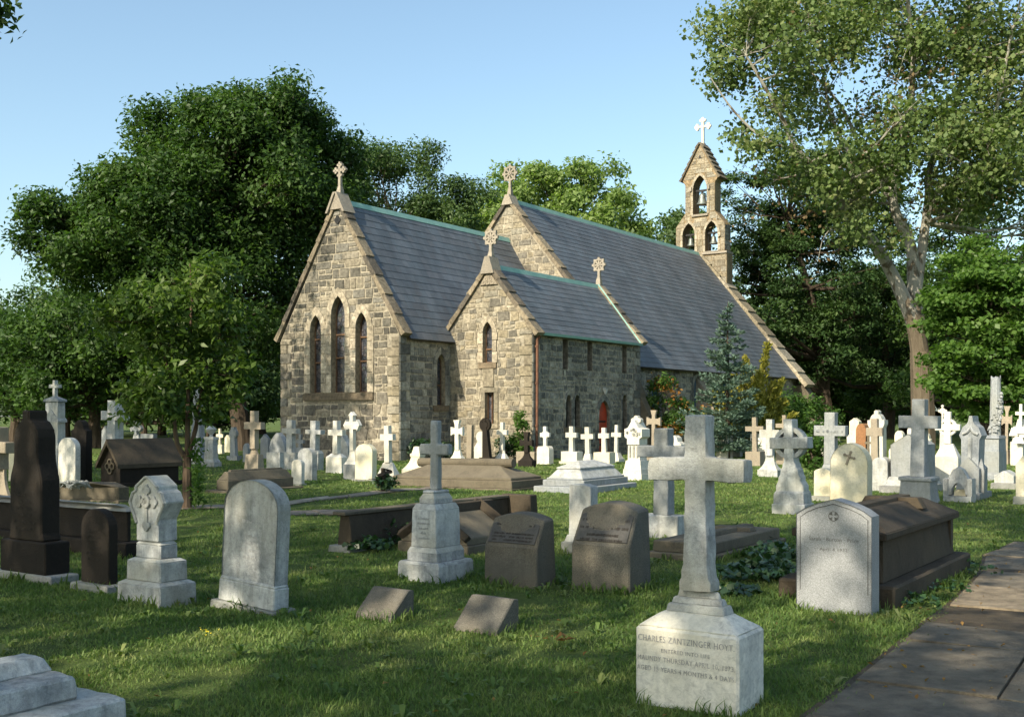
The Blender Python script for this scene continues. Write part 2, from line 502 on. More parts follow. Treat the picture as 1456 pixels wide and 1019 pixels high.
def make_ground():
    xs = np.concatenate([np.linspace(-900, -60, 12), np.linspace(-50, -14, 24), np.arange(-13.5, 13.6, .3), np.linspace(14, 50, 24), np.linspace(60, 900, 12)])
    ys = np.concatenate([np.linspace(-300, -20, 8), np.linspace(-15, 1, 14), np.arange(1.3, 30, .3), np.linspace(30.5, 70, 40), np.linspace(80, 900, 14)])
    X, Y = np.meshgrid(xs, ys)
    fade = np.clip((60 - np.hypot(X, Y)) / 20, 0, 1)
    Z = (.022 * np.sin(X * .9 + 1.3) * np.sin(Y * .7) + .012 * np.sin(X * 2.3 + Y * 1.7)) * fade
    nx, ny = len(xs), len(ys)
    i = np.arange(ny - 1)[:, None] * nx + np.arange(nx - 1)[None, :]
    q = np.stack([i, i + 1, i + nx + 1, i + nx], -1).reshape(-1, 4).astype(np.int32)
    me = np_mesh('ground', np.stack([X, Y, Z], -1).reshape(-1, 3), q)
    me.polygons.foreach_set('use_smooth', [True] * len(me.polygons))
    tag(link_mesh('ground', me, M['lawn']), kind='structure')


make_ground()
PATHS = []


def colour_faces(bm, faces, col, lay):
    for f in faces:
        for l in f.loops: l[lay] = (col[0], col[1], col[2], 1)


def make_path(name, left, width, row=(.6, 1.1), split=.6, cols=None, z=.02, across=None):
    """flagstones laid between a left edge and the same edge moved across"""
    cols = cols or [(.21, .18, .135), (.17, .15, .118), (.25, .21, .155), (.15, .135, .11), (.195, .17, .13)]
    ac = Vector(across) if across is not None else RX
    left = [Vector((p[0], p[1], 0)) for p in left]
    PATHS.append(([tuple(p[:2]) for p in left] + [tuple((p + ac * width)[:2]) for p in left[::-1]]))
    bm = bmesh.new(); lay = bm.loops.layers.float_color.new('Col')
    seg = [(b - a).length for a, b in zip(left, left[1:])]; tot = sum(seg)

    def at(s):
        for a, b, l in zip(left, left[1:], seg):
            if s <= l or b is left[-1]: return a + (b - a) * (s / l)
            s -= l
    s = 0
    while s < tot - .1:
        e = min(tot, s + rnd.uniform(*row))
        if tot - e < .3: e = tot
        gq = [at(s) + ac * -.04, at(s) + ac * (width + .04), at(e) + ac * (width + .04), at(e) + ac * -.04]      # soil under the joints
        colour_faces(bm, [bm.faces.new([bm.verts.new((p.x, p.y, gz(p.x, p.y) + .013)) for p in gq])], (.075, .06, .04), lay)
        cuts = [0, 1] if rnd.random() > split else [0, rnd.uniform(.35, .65), 1]
        for a, b in zip(cuts, cuts[1:]):
            g = .007
            j = lambda: rnd.uniform(-.008, .008)
            P = [at(s + g) + ac * (a * width + g + j()), at(s + g) + ac * (b * width - g + j()), at(e - g) + ac * (b * width - g + j()), at(e - g) + ac * (a * width + g + j())]
            h = rnd.uniform(-.007, .012)
            tilt = [rnd.uniform(-.008, .008) for _ in P]
            lo_ = [bm.verts.new((p.x, p.y, -.08)) for p in P]
            up_ = [bm.verts.new((p.x, p.y, z + gz(p.x, p.y) + h + t)) for p, t in zip(P, tilt)]
            fs = [bm.faces.new(up_)]
            for i in range(4): fs.append(bm.faces.new((lo_[i], lo_[(i + 1) % 4], up_[(i + 1) % 4], up_[i])))
            c = rnd.choice(cols); k = rnd.uniform(.85, 1.12)
            colour_faces(bm, fs, [x * k for x in c], lay)
        s = e
    bmesh.ops.recalc_face_normals(bm, faces=bm.faces)
    me = bpy.data.meshes.new(name); bm.to_mesh(me); bm.free()
    tag(link_mesh(name, me, M['flag']), kind='structure')


make_path('path', [(.3, 3.6), (1.05, 4.95), (1.60, 5.86), (2.95, 8.0), (4.65, 10.9), (5.35, 12.4)], 2.0, (.7, 1.3), .55)
make_path('side_path', [(5.3, 12.35), (6.25, 13.7)], 6.5, (.75, .8), 1.0)
make_path('far_path', [gp(60, 733), gp(180, 725), gp(252, 719.5), gp(330, 720.5), gp(415, 712), gp(480, 704.5), gp(545, 698.5), gp(640, 690)], .6, (.5, 1.0), .0,
          [(.30, .27, .23), (.27, .24, .21), (.33, .30, .25)], .02, (.25, -.97, 0))
make_path('crossing_path', [gp(372, 728), gp(440, 725), gp(520, 727), gp(610, 733)], 1.0, (.6, 1.1), .4,
          [(.17, .155, .14), (.14, .13, .125), (.20, .18, .16)], .02, (.35, -.94, 0))

FRINGE = []        # footprints with long grass round them
SOIL = []          # patches without grass (x, y, r)


def inside(poly, X, Y):
    r = np.zeros(len(X), bool); n = len(poly)
    for i in range(n):
        x1, y1 = poly[i]; x2, y2 = poly[(i + 1) % n]
        c = ((y1 > Y) != (y2 > Y)) & (X < (x2 - x1) * (Y - y1) / (y2 - y1 + 1e-9) + x1)
        r ^= c
    return r


def vnoise(X, Y, s, seed):
    """cheap smooth noise on arrays"""
    rng = np.random.default_rng(seed); g = rng.random((64, 64))
    x, y = X / s, Y / s
    xi, yi = np.floor(x).astype(int), np.floor(y).astype(int); fx, fy = x - xi, y - yi
    fx, fy = fx * fx * (3 - 2 * fx), fy * fy * (3 - 2 * fy)
    G = lambda a, b: g[a % 64, b % 64]
    return (G(xi, yi) * (1 - fx) + G(xi + 1, yi) * fx) * (1 - fy) + (G(xi, yi + 1) * (1 - fx) + G(xi + 1, yi + 1) * fx) * fy


def make_grass():
    rng = np.random.default_rng(5)
    V, Q, T = [], [], []; base = 0
    bands = [(3.6, 7, 3800, .055, .0036, 2), (7, 11, 2300, .055, .0050, 2), (11, 17, 900, .06, .0085, 1), (17, 27, 300, .065, .016, 1), (27, 45, 70, .08, .035, 1)]
    for y0, y1, dens, h, wd, segs in bands:
        area = .53 * 2 * (y1 ** 2 - y0 ** 2) / 2
        n = int(dens * area)
        Y = np.sqrt(rng.uniform(y0 ** 2, y1 ** 2, n)); X = rng.uniform(-.53, .53, n) * Y
        keep = np.ones(n, bool)
        for p in PATHS:
            near = inside(p, X + rng.normal(size=n) * .045, Y + rng.normal(size=n) * .045)
            keep &= ~(near & (rng.random(n) > .004))
        for sx, sy, r in SOIL:
            keep &= ~(np.hypot(X - sx, Y - sy) < r * (.6 + .5 * rng.random(n)))
        cl = vnoise(X, Y, .35, 1) * .6 + vnoise(X, Y, 1.3, 2) * .6
        keep &= (cl > .22 + .35 * rng.random(n))
        X, Y, cl = X[keep], Y[keep], cl[keep]; n = len(X)
        Z = .022 * np.sin(X * .9 + 1.3) * np.sin(Y * .7) + .012 * np.sin(X * 2.3 + Y * 1.7) - .008
        H = h * .85 * (.35 + 1.0 * cl * rng.random(n) + .45 * (rng.random(n) > .93))
        a = rng.uniform(0, 2 * np.pi, n); ca, sa = np.cos(a), np.sin(a)
        lean = rng.uniform(.2, 1.1, n) * H; la = rng.uniform(0, 2 * np.pi, n)
        lx, ly = np.cos(la) * lean, np.sin(la) * lean
        wv = wd * (.6 + .8 * rng.random(n))
        B = np.stack([X, Y, Z], 1); side = np.stack([ca * wv, sa * wv, 0 * X], 1)
        tip = B + np.stack([lx, ly, H], 1)
        if segs == 2:
            mid = B + np.stack([lx * .3, ly * .3, H * .62], 1)
            v = np.stack([B - side, B + side, mid + side * .8, mid - side * .8, tip], 1)
            i = base + np.arange(n)[:, None] * 5
            Q.append(i + np.array([0, 1, 2, 3])); T.append(i + np.array([3, 2, 4])); base += n * 5
        else:
            v = np.stack([B - side, B + side, tip], 1)
            i = base + np.arange(n)[:, None] * 3
            T.append(i + np.array([0, 1, 2])); base += n * 3
        V.append(v.reshape(-1, 3))
    # broad weeds: rosettes and coarse tufts here and there
    for _ in range(1000):
        y = math.sqrt(rng.uniform(16, 240)); x = rng.uniform(-.5, .5) * y
        if any(inside(p, np.array([x]), np.array([y]))[0] for p in PATHS): continue
        if vnoise(np.array([x]), np.array([y]), 1.1, 9)[0] < .38: continue
        k = rng.integers(5, 11); r = rng.uniform(.03, .075)
        for _ in range(k):
            a = rng.uniform(0, 6.283); L = r * rng.uniform(.7, 1.3); wv = L * rng.uniform(.13, .26); h = L * rng.uniform(.4, 1.2)
            d = np.array([math.cos(a), math.sin(a), 0]); s = np.array([-d[1], d[0], 0]) * wv
            b = np.array([x, y, gz(x, y)]) + d * .006
            v = np.stack([b - s * .25, b + s * .25, b + d * L * .55 + s + [0, 0, h * .8], b + d * L * .55 - s + [0, 0, h * .8], b + d * L * 1.05 + [0, 0, h * .75]])
            i = base + np.arange(5)
            Q.append(i[None, [0, 1, 2, 3]]); T.append(i[None, [3, 2, 4]]); V.append(v); base += 5
    # the mower misses a fringe round every stone
    for (cx, cy, w_, t_, rz) in FRINGE:
        n = int((w_ + t_) * 2 * 170); u = rng.uniform(0, 2 * (w_ + t_), n)
        lx = np.where(u < w_, u - w_ / 2, np.where(u < w_ + t_, w_ / 2, np.where(u < 2 * w_ + t_, u - w_ - t_ - w_ / 2, -w_ / 2)))
        ly = np.where(u < w_, -t_ / 2, np.where(u < w_ + t_, u - w_ - t_ / 2, np.where(u < 2 * w_ + t_, t_ / 2, u - 2 * w_ - t_ - t_ / 2)))
        ox, oy = np.sign(lx) * (np.abs(np.abs(lx) - w_ / 2) < 1e-6), np.sign(ly) * (np.abs(np.abs(ly) - t_ / 2) < 1e-6)
        g = np.abs(rng.normal(size=n)) * .035; lx, ly = lx + ox * g, ly + oy * g
        X = cx + lx * math.cos(rz) - ly * math.sin(rz); Y = cy + lx * math.sin(rz) + ly * math.cos(rz)
        keep = vnoise(X, Y, .22, 4) > .38 + .25 * rng.random(n)
        X, Y = X[keep], Y[keep]; n = len(X); H = .045 + .085 * rng.random(n) ** 1.6
        Z = .022 * np.sin(X * .9 + 1.3) * np.sin(Y * .7) + .012 * np.sin(X * 2.3 + Y * 1.7) - .01
        a = rng.uniform(0, 6.283, n); wv = np.where(Y < 9, .0045, .008); side = np.stack([np.cos(a) * wv, np.sin(a) * wv, 0 * X], 1)
        B = np.stack([X, Y, Z], 1); la = rng.uniform(0, 6.283, n); ln = H * rng.uniform(.2, .9, n)
        mid = B + np.stack([np.cos(la) * ln * .3, np.sin(la) * ln * .3, H * .62], 1); tip = B + np.stack([np.cos(la) * ln, np.sin(la) * ln, H], 1)
        v = np.stack([B - side, B + side, mid + side * .8, mid - side * .8, tip], 1); i = base + np.arange(n)[:, None] * 5
        Q.append(i + np.array([0, 1, 2, 3])); T.append(i + np.array([3, 2, 4])); base += n * 5; V.append(v.reshape(-1, 3))
    me = np_mesh('grass', np.concatenate(V), np.concatenate(Q).astype(np.int32), np.concatenate(T).astype(np.int32))
    tag(link_mesh('grass', me, M['grass']), 'short mown grass with coarse tufts between the gravestones', 'grass', kind='stuff')


# ------------------------------------------------------------------ the church
church = empty('stone_church', Vector((-6.3574, 40.1572, 0)), RZ)
tag(church, 'rubble stone Gothic church with slate roofs, red side door and bell gable', 'church')
PAL = [(.30, .255, .185), (.25, .215, .16), (.20, .178, .14), (.16, .147, .12), (.23, .205, .16), (.105, .097, .08), (.34, .285, .20), (.28, .235, .165), (.255, .235, .195)]
PAL_D = [(.13, .12, .10), (.09, .083, .072), (.18, .16, .125), (.22, .19, .145), (.15, .135, .11), (.11, .10, .09), (.26, .225, .165)]
PAL_S = [(.30, .275, .225), (.21, .197, .17), (.14, .133, .12), (.26, .24, .20), (.095, .092, .086), (.36, .325, .26), (.18, .17, .15), (.115, .11, .10)]
PAL_B = [(.37, .31, .215), (.33, .275, .19), (.40, .345, .25), (.29, .245, .175), (.35, .29, .19), (.24, .21, .155), (.33, .30, .235)]
PAL_C = [(.22, .185, .14), (.17, .145, .115), (.28, .235, .17), (.135, .12, .10), (.33, .275, .195)]
MORTAR = (.39, .36, .295)


PAL_L = [(.44, .395, .315), (.40, .355, .28), (.47, .425, .345), (.37, .335, .27)]
PAL, PAL_D, PAL_S, PAL_B, PAL_C = [[(a * k[0], b * k[1], c * k[2]) for a, b, c in p] for p, k in ((PAL, (.92, .99, 1.10)), (PAL_D, (1.16, 1.21, 1.28)), (PAL_S, (1.24, 1.33, 1.42)), (PAL_B, (.95, 1.01, 1.11)), (PAL_C, (.95, .98, 1.02)))]

PAL, PAL_D, PAL_S, PAL_B = [[tuple(x * .68 + .32 * sum(q[i] for q in p) / len(p) for i, x in enumerate(c)) for c in p] for p in (PAL, PAL_D, PAL_S, PAL_B)]


def shade(c, a=.86, b=1.1):
    k = rnd.uniform(a, b)
    return [x * k for x in c]


def clip_poly(poly, clip):
    """Sutherland-Hodgman, both counter-clockwise, clip convex"""
    out = poly
    for i in range(len(clip)):
        (ax, ay), (bx, by) = clip[i], clip[(i + 1) % len(clip)]
        inp, out = out, []
        side = lambda p: (bx - ax) * (p[1] - ay) - (by - ay) * (p[0] - ax)
        for j in range(len(inp)):
            p, q = inp[j - 1], inp[j]
            sp, sq = side(p), side(q)
            if (sp >= 0) != (sq >= 0):
                t = sp / (sp - sq); out.append((p[0] + (q[0] - p[0]) * t, p[1] + (q[1] - p[1]) * t))
            if sq >= 0: out.append(q)
        if len(out) < 3: return []
    return out


def lancet(cx, z0, zs, za, wdt, n=7):
    """pointed opening, counter-clockwise: sill z0, springing zs, apex za"""
    h = wdt / 2; R = (h * h + (za - zs) ** 2) / (2 * h)
    pts = [(cx - h, z0), (cx + h, z0)]
    a1 = math.asin(min(1, (za - zs) / R))
    for i in range(n + 1):
        a = a1 * i / n; pts.append((cx + h - R + R * math.cos(a), zs + R * math.sin(a)))
    for i in range(n - 1, -1, -1):
        a = a1 * i / n; pts.append((cx - h + R - R * math.cos(a), zs + R * math.sin(a)))
    return pts


class Wall:
    """a wall face: mortar skin with openings, stones laid on it, all in one mesh"""
    def __init__(self, origin, sdir, nrm):
        self.o, self.s, self.n = Vector(origin), Vector(sdir), Vector(nrm)
        self.bm = bmesh.new(); self.lay = self.bm.loops.layers.float_color.new('Col')

    def pt(self, s, z, out=0.0): return self.o + self.s * s + Vector((0, 0, z)) + self.n * out

    def face(self, pts, col):
        vs = [self.bm.verts.new(p) for p in pts]
        f = self.bm.faces.new(vs)
        f.normal_update()
        colour_faces(self.bm, [f], col, self.lay)
        return f

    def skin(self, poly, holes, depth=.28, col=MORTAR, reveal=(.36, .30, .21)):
        loops = [[Vector((s, z, 0)) for s, z in poly]] + [[Vector((s, z, 0)) for s, z in h] for h in holes]
        flat = [p for l in loops for p in l]
        for tri in tessellate_polygon(loops):
            self.face([self.pt(flat[i].x, flat[i].y) for i in tri], col)
        for h in holes:
            for (s0, z0), (s1, z1) in zip(h, h[1:] + h[:1]):
                self.face([self.pt(s0, z0, .02), self.pt(s1, z1, .02), self.pt(s1, z1, -depth), self.pt(s0, z0, -depth)], reveal)

    def block(self, quad, col, out=.03, inset=.012):
        """a stone: raised face on slanted sides"""
        cx = sum(p[0] for p in quad) / len(quad); cz = sum(p[1] for p in quad) / len(quad)
        top = []
        for s, z in quad:
            d = math.hypot(s - cx, z - cz) or 1
            top.append((s + (cx - s) / d * inset, z + (cz - z) / d * inset))
        lo_ = [self.bm.verts.new(self.pt(s, z, -.01)) for s, z in quad]
        up_ = [self.bm.verts.new(self.pt(s, z, out + rnd.uniform(-.006, .006))) for s, z in top]
        fs = [self.bm.faces.new(up_)]
        for i in range(len(quad)):
            j = (i + 1) % len(quad); fs.append(self.bm.faces.new((lo_[i], lo_[j], up_[j], up_[i])))
        colour_faces(self.bm, fs, col, self.lay)

    def lay_stones(self, poly, rects, pal, h=(.17, .40), wd=(.22, .72), jit=.02, gap=.024, out=.022, zmax_rough=None, rowsplit=.3):
        s0, s1 = min(p[0] for p in poly), max(p[0] for p in poly)
        z0, z1 = min(p[1] for p in poly), max(p[1] for p in poly)
        z = z0
        while z < z1:
            hh = rnd.uniform(*h); s = s0 - rnd.uniform(0, .3)
            rough = zmax_rough is not None and z < zmax_rough
            while s < s1:
                ww = rnd.uniform(*wd)
                cells = [(s, s + ww, z, z + hh)]
                if hh > .28 and rnd.random() < rowsplit:
                    m = z + hh * rnd.uniform(.4, .6); cells = [(s, s + ww, z, m), (s, s + ww * .5, m, z + hh), (s + ww * .5, s + ww, m, z + hh)] if ww > .45 else [(s, s + ww, z, m), (s, s + ww, m, z + hh)]
                for a, b, c, d in cells: self.cell(a, b, c, d, poly, rects, PAL_D if (zmax_rough is not None and rnd.random() > (z - 1.0) / 4.0) else pal, jit * (2.6 if rough else 1), gap, out)
                s += ww
            z += hh

    def cell(self, a, b, c, d, poly, rects, pal, jit, gap, out):
        parts = [(a, b, c, d)]
        for r0, r1, q0, q1 in rects:
            nxt = []
            for a, b, c, d in parts:
                if b <= r0 or a >= r1 or d <= q0 or c >= q1: nxt.append((a, b, c, d)); continue
                if a < r0: nxt.append((a, r0, c, d))
                if b > r1: nxt.append((r1, b, c, d))
                m0, m1 = max(a, r0), min(b, r1)
                if c < q0: nxt.append((m0, m1, c, q0))
                if d > q1: nxt.append((m0, m1, q1, d))
            parts = nxt
        for a, b, c, d in parts:
            if b - a < .07 or d - c < .06: continue
            jit_ = min(jit, (d - c) * .2)
            j = lambda: rnd.uniform(-jit_, jit_)
            q = [(a + gap + j(), c + gap + j()), (b - gap + j(), c + gap + j()), (b - gap + j(), d - gap + j()), (a + gap + j(), d - gap + j())]
            q = clip_poly(q, poly)
            if len(q) < 3: continue
            area = abs(sum(q[i - 1][0] * q[i][1] - q[i][0] * q[i - 1][1] for i in range(len(q)))) / 2
            if area < .008: continue
            k = rnd.uniform(.82, 1.15); col = rnd.choice(pal)
            self.block(q, [x * k for x in col], out)

    def surround(self, cx, z0, zs, za, wdt, t=.2, pal=None, out=.045, sill=True):
        """dressed stones round a lancet"""
        pal = pal or PAL_L
        n = 4
        inner = lancet(cx, z0, zs, za, wdt, n)[1:]; outer = lancet(cx, z0, zs, za + t * 1.35, wdt + 2 * t, n)[1:]
        # jambs in courses
        for sgn in (-1, 1):
            z = z0; alt = 0
            while z < zs - .02:
                e = min(zs, z + rnd.uniform(.28, .42))
                if zs - e < .15: e = zs
                tt = t * (1.0 if alt % 2 else 1.25)
                a, b = cx + sgn * wdt / 2, cx + sgn * (wdt / 2 + tt)
                q = [(min(a, b), z + .006), (max(a, b), z + .006), (max(a, b), e - .006), (min(a, b), e - .006)]
                k = rnd.uniform(.9, 1.1); self.block(q, [x * k for x in rnd.choice(pal)], out, .004); z = e; alt += 1
        ii, oo = inner[1:-1] if False else inner, outer
        for i in range(1, len(ii) - 1 - 0):
            if i + 1 >= len(ii): break
            if ii[i][1] < zs - 1e-4 and ii[i + 1][1] < zs - 1e-4: continue
            q = [ii[i], oo[i], oo[i + 1], ii[i + 1]]
            k = rnd.uniform(.9, 1.1); self.block(q, [x * k for x in rnd.choice(pal)], out, .004)
        if sill:
            q = [(cx - wdt / 2 - t, z0 - .2), (cx + wdt / 2 + t, z0 - .2), (cx + wdt / 2 + t, z0), (cx - wdt / 2 - t, z0)]
            self.block(q, (.20, .165, .12), .07, .004)

    def rects(self, cx, z0, zs, za, wdt, t=.2):
        hw = wdt / 2 + t + .03
        return [(cx - hw, cx + hw, z0 - .22, zs + .02), (cx - hw * .86, cx + hw * .86, zs, zs + (za - zs) * .55), (cx - hw * .5, cx + hw * .5, zs, za + t)]

    def quoins(self, s, z0, z1, inward, pal):
        z = z0; alt = 0
        while z < z1 - .05:
            e = min(z1, z + rnd.uniform(.26, .4)); L = .55 if alt % 2 else .34
            a, b = (s, s + inward * L)
            q = [(min(a, b), z + .012), (max(a, b), z + .012), (max(a, b), e - .012), (min(a, b), e - .012)]
            self.block(q, shade(rnd.choice(pal)), .04, .006)
            z = e; alt += 1

    def done(self, name, mat=None, parent=church):
        bmesh.ops.recalc_face_normals(self.bm, faces=self.bm.faces)
        me = bpy.data.meshes.new(name); self.bm.to_mesh(me); self.bm.free()
        return link_mesh(name, me, mat or M['wall'], parent)


def window(wall, wall_obj, cx, z0, zs, za, wdt, bars=(), frame_mat='timber', glass='glass', rec=.2):
    """pane and frame set back in an opening"""
    pts = lancet(cx, z0, zs, za, wdt)
    s, n = wall.s, wall.n
    m = MB()
    inn = lancet(cx, z0 + .03, zs, za - .05, wdt - .07)
    m.bm.faces.ensure_lookup_table()
    A_ = [wall.pt(a, b, -rec + .05) for a, b in pts]; B_ = [wall.pt(a, b, -rec + .05) for a, b in inn]
    Bb = [wall.pt(a, b, -rec - .02) for a, b in inn]
    k = len(pts)
    va = [m.bm.verts.new(p) for p in A_]; vb = [m.bm.verts.new(p) for p in B_]; vc = [m.bm.verts.new(p) for p in Bb]
    for i in range(k):
        j = (i + 1) % k
        m.bm.faces.new((va[i], va[j], vb[j], vb[i])); m.bm.faces.new((vb[i], vb[j], vc[j], vc[i]))
    for zb in bars:
        p = [wall.pt(cx - wdt / 2, zb - .025, -rec + .055), wall.pt(cx + wdt / 2, zb - .025, -rec + .055), wall.pt(cx + wdt / 2, zb + .025, -rec + .055), wall.pt(cx - wdt / 2, zb + .025, -rec + .055)]
        m.poly(p)
        m.poly([wall.pt(cx - wdt / 2, zb - .025, -rec + .055), wall.pt(cx + wdt / 2, zb - .025, -rec + .055), wall.pt(cx + wdt / 2, zb - .025, -rec - .0), wall.pt(cx - wdt / 2, zb - .025, -rec - .0)][::-1])
    root = m.build('window', M[frame_mat], wall_obj)
    g = MB(); g.poly([wall.pt(a, b, -rec) for a, b in pts]); g.build('pane', M[glass], root)
    return root


def slate_roof(name, u0, u1, p_ridge, p_eave, rows, parent=church, thick=.05, base=(.096, .122, .148), vmin_fn=None):
    """slates in courses from ridge (v, z) to eave (v, z), church coordinates"""
    bm = bmesh.new(); lay = bm.loops.layers.float_color.new('Col')
    (v0, z0), (v1, z1) = p_ridge, p_eave
    sl = Vector((v1 - v0, 0, z1 - z0)); L = sl.length; sd = sl / L
    nr = Vector((-sd.z, 0, sd.x)); nr = nr if nr.z > 0 else -nr
    step = L / rows
    for i in range(rows):
        a, b = i * step, (i + 1) * step + .015
        u = u0 - rnd.uniform(0, .25); rk = rnd.uniform(.975, 1.025)
        while u < u1:
            e = min(u1, u + rnd.uniform(.24, .38)); us = max(u, u0)
            if e - us > .02:
                P = lambda uu, t, o: Vector((v0, uu, z0)) + sd * t + nr * o
                o1 = .016 + rnd.uniform(-.002, .002)
                q = [P(us + .003, a, .004), P(e - .003, a, .004), P(e - .003, b + rnd.uniform(-.006, .006), o1), P(us + .003, b + rnd.uniform(-.006, .006), o1)]
                vs = [bm.verts.new(p) for p in q]
                l3, l4 = bm.verts.new(q[2] - nr * .016), bm.verts.new(q[3] - nr * .016)
                fs = [bm.faces.new(vs), bm.faces.new((vs[3], vs[2], l3, l4))]
                k = rk * rnd.uniform(.87, 1.11); t = rnd.random()
                colour_faces(bm, fs, [base[0] * k * (1 + .12 * t), base[1] * k, base[2] * k * (1 + .05 * (1 - t))], lay)
            u = e
    # deck under the slates
    P = lambda uu, t, o: Vector((v0, uu, z0)) + sd * t + nr * o
    f = bm.faces.new([bm.verts.new(p) for p in (P(u0, 0, -.02), P(u1, 0, -.02), P(u1, L, -.02), P(u0, L, -.02))])
    colour_faces(bm, [f], (.05, .05, .05), lay)
    f = bm.faces.new([bm.verts.new(p) for p in (P(u0, L, .0), P(u1, L, .0), P(u1, L - .02, -.14), P(u0, L - .02, -.14))])
    colour_faces(bm, [f], (.06, .055, .05), lay)
    bmesh.ops.recalc_face_normals(bm, faces=bm.faces)
    me = bpy.data.meshes.new(name); bm.to_mesh(me); bm.free()
    return link_mesh(name, me, M['slate'], parent)


def ridge_cap(parent, v, z, u0, u1, r=.10, drop=.125):
    m = MB(); m.prism([(v - r, z - drop), (v - r + .03, z - drop - .01), (v, z + .01), (v + r - .03, z - drop - .01), (v + r, z - drop), (v + .03, z + .075), (v - .03, z + .075)], u0, u1)
    return m.build('ridge_cap', M['copper'], parent)


def coping(name, u0, u1, apex, feet, n, th=.16, mat='wall', proud=.10, pal=PAL_C, side=(-1, 1)):
    """stepped slabs down both slopes of a gable"""
    bm = bmesh.new(); lay = bm.loops.layers.float_color.new('Col')
    v0, z0 = apex
    for sgn, (v1, z1) in zip((-1, 1), feet):
        if sgn not in side: continue
        d = Vector((v1 - v0, 0, z1 - z0)); L = d.length; d /= L
        nr = Vector((-d.z, 0, d.x)); nr = nr if nr.z > 0 else -nr
        for i in range(n):
            a, b = L * i / n, L * (i + 1) / n + .05
            # every slab tilts a little: thick foot laps over the next one
            P = lambda t, o, u: Vector((v0, u, z0)) + d * t + nr * o
            t0, t1 = th * .75, th * 1.18
            ps = []
            for u in (u0, u1):
                ps.append([bm.verts.new(P(a, -.05, u)), bm.verts.new(P(b, -.05, u)), bm.verts.new(P(b, t1, u)), bm.verts.new(P(a, t0, u))])
            A1, B1 = ps
            fs = [bm.faces.new(A1), bm.faces.new(B1[::-1])]
            for k in range(4): fs.append(bm.faces.new((A1[(k + 1) % 4], A1[k], B1[k], B1[(k + 1) % 4])))
            c = rnd.choice(pal); k = rnd.uniform(.8, 1.1)
            colour_faces(bm, fs, [x * k for x in c], lay)
    bmesh.ops.recalc_face_normals(bm, faces=bm.faces)
    me = bpy.data.meshes.new(name); bm.to_mesh(me); bm.free()
    return link_mesh(name, me, M[mat], church)


def gable_cross(name, v, u, z0, z1, style, mat='finial', t=.11):
    """finial: foot, stem and a pierced head"""
    m = MB(); H = z1 - z0; hw = H * .27
    m.frustum(v, u, z0 - .15, z0 + H * .06, .22, .22, .19, .19)
    m.frustum(v, u, z0 + H * .06, z0 + H * .2, .19, .19, .13, .13)
    m.frustum(v, u, z0 + H * .2, z0 + H * .56, .12, .12, .10, .10)
    cz = z1 - hw
    if style == 'wheel':
        m.ring(v, cz, hw * .74, hw, u - t / 2, u + t / 2, 24)
        m.ring(v, cz, hw * .08, hw * .26, u - t / 2 - .02, u + t / 2 + .02, 12)
        for k in range(8):
            a = k * math.pi / 4
            Mx = Matrix.Translation((v, 0, cz)) @ Matrix.Rotation(-a, 4, 'Y')
            m.prism([(hw * .2, -.028), (hw * .8, -.045), (hw * .8, .045), (hw * .2, .028)], u - t / 2 + .01, u + t / 2 - .01, Mx)
            c, s_ = math.cos(a), math.sin(a)
            if style == 'wheel': m.frustum(v + hw * 1.04 * c, u, cz + hw * 1.04 * s_ - .05, cz + hw * 1.04 * s_ + .05, .1, t * .9)
    else:
        for k in range(4):
            a = k * math.pi / 2
            Mx = Matrix.Translation((v, 0, cz)) @ Matrix.Rotation(-a, 4, 'Y')
            r = hw * .23
            m.prism([(0, -.05), (hw * .62, -.05), (hw * .62, .05), (0, .05)], u - t / 2, u + t / 2, Mx)
            for q in ((.62, .24), (.62, -.24), (.86, 0)):
                pr = [(hw * q[0] + r * .72 * math.cos(b), hw * q[1] + r * .72 * math.sin(b)) for b in [i * math.pi / 5 for i in range(10)]]
                m.prism(pr, u - t / 2 - .002 * q[1], u + t / 2 + .003, Mx)
        if style == 'ringed': m.ring(v, cz, hw * .42, hw * .58, u - t / 2 + .015, u + t / 2 - .015, 20)
    return m.build(name, M[mat], church)


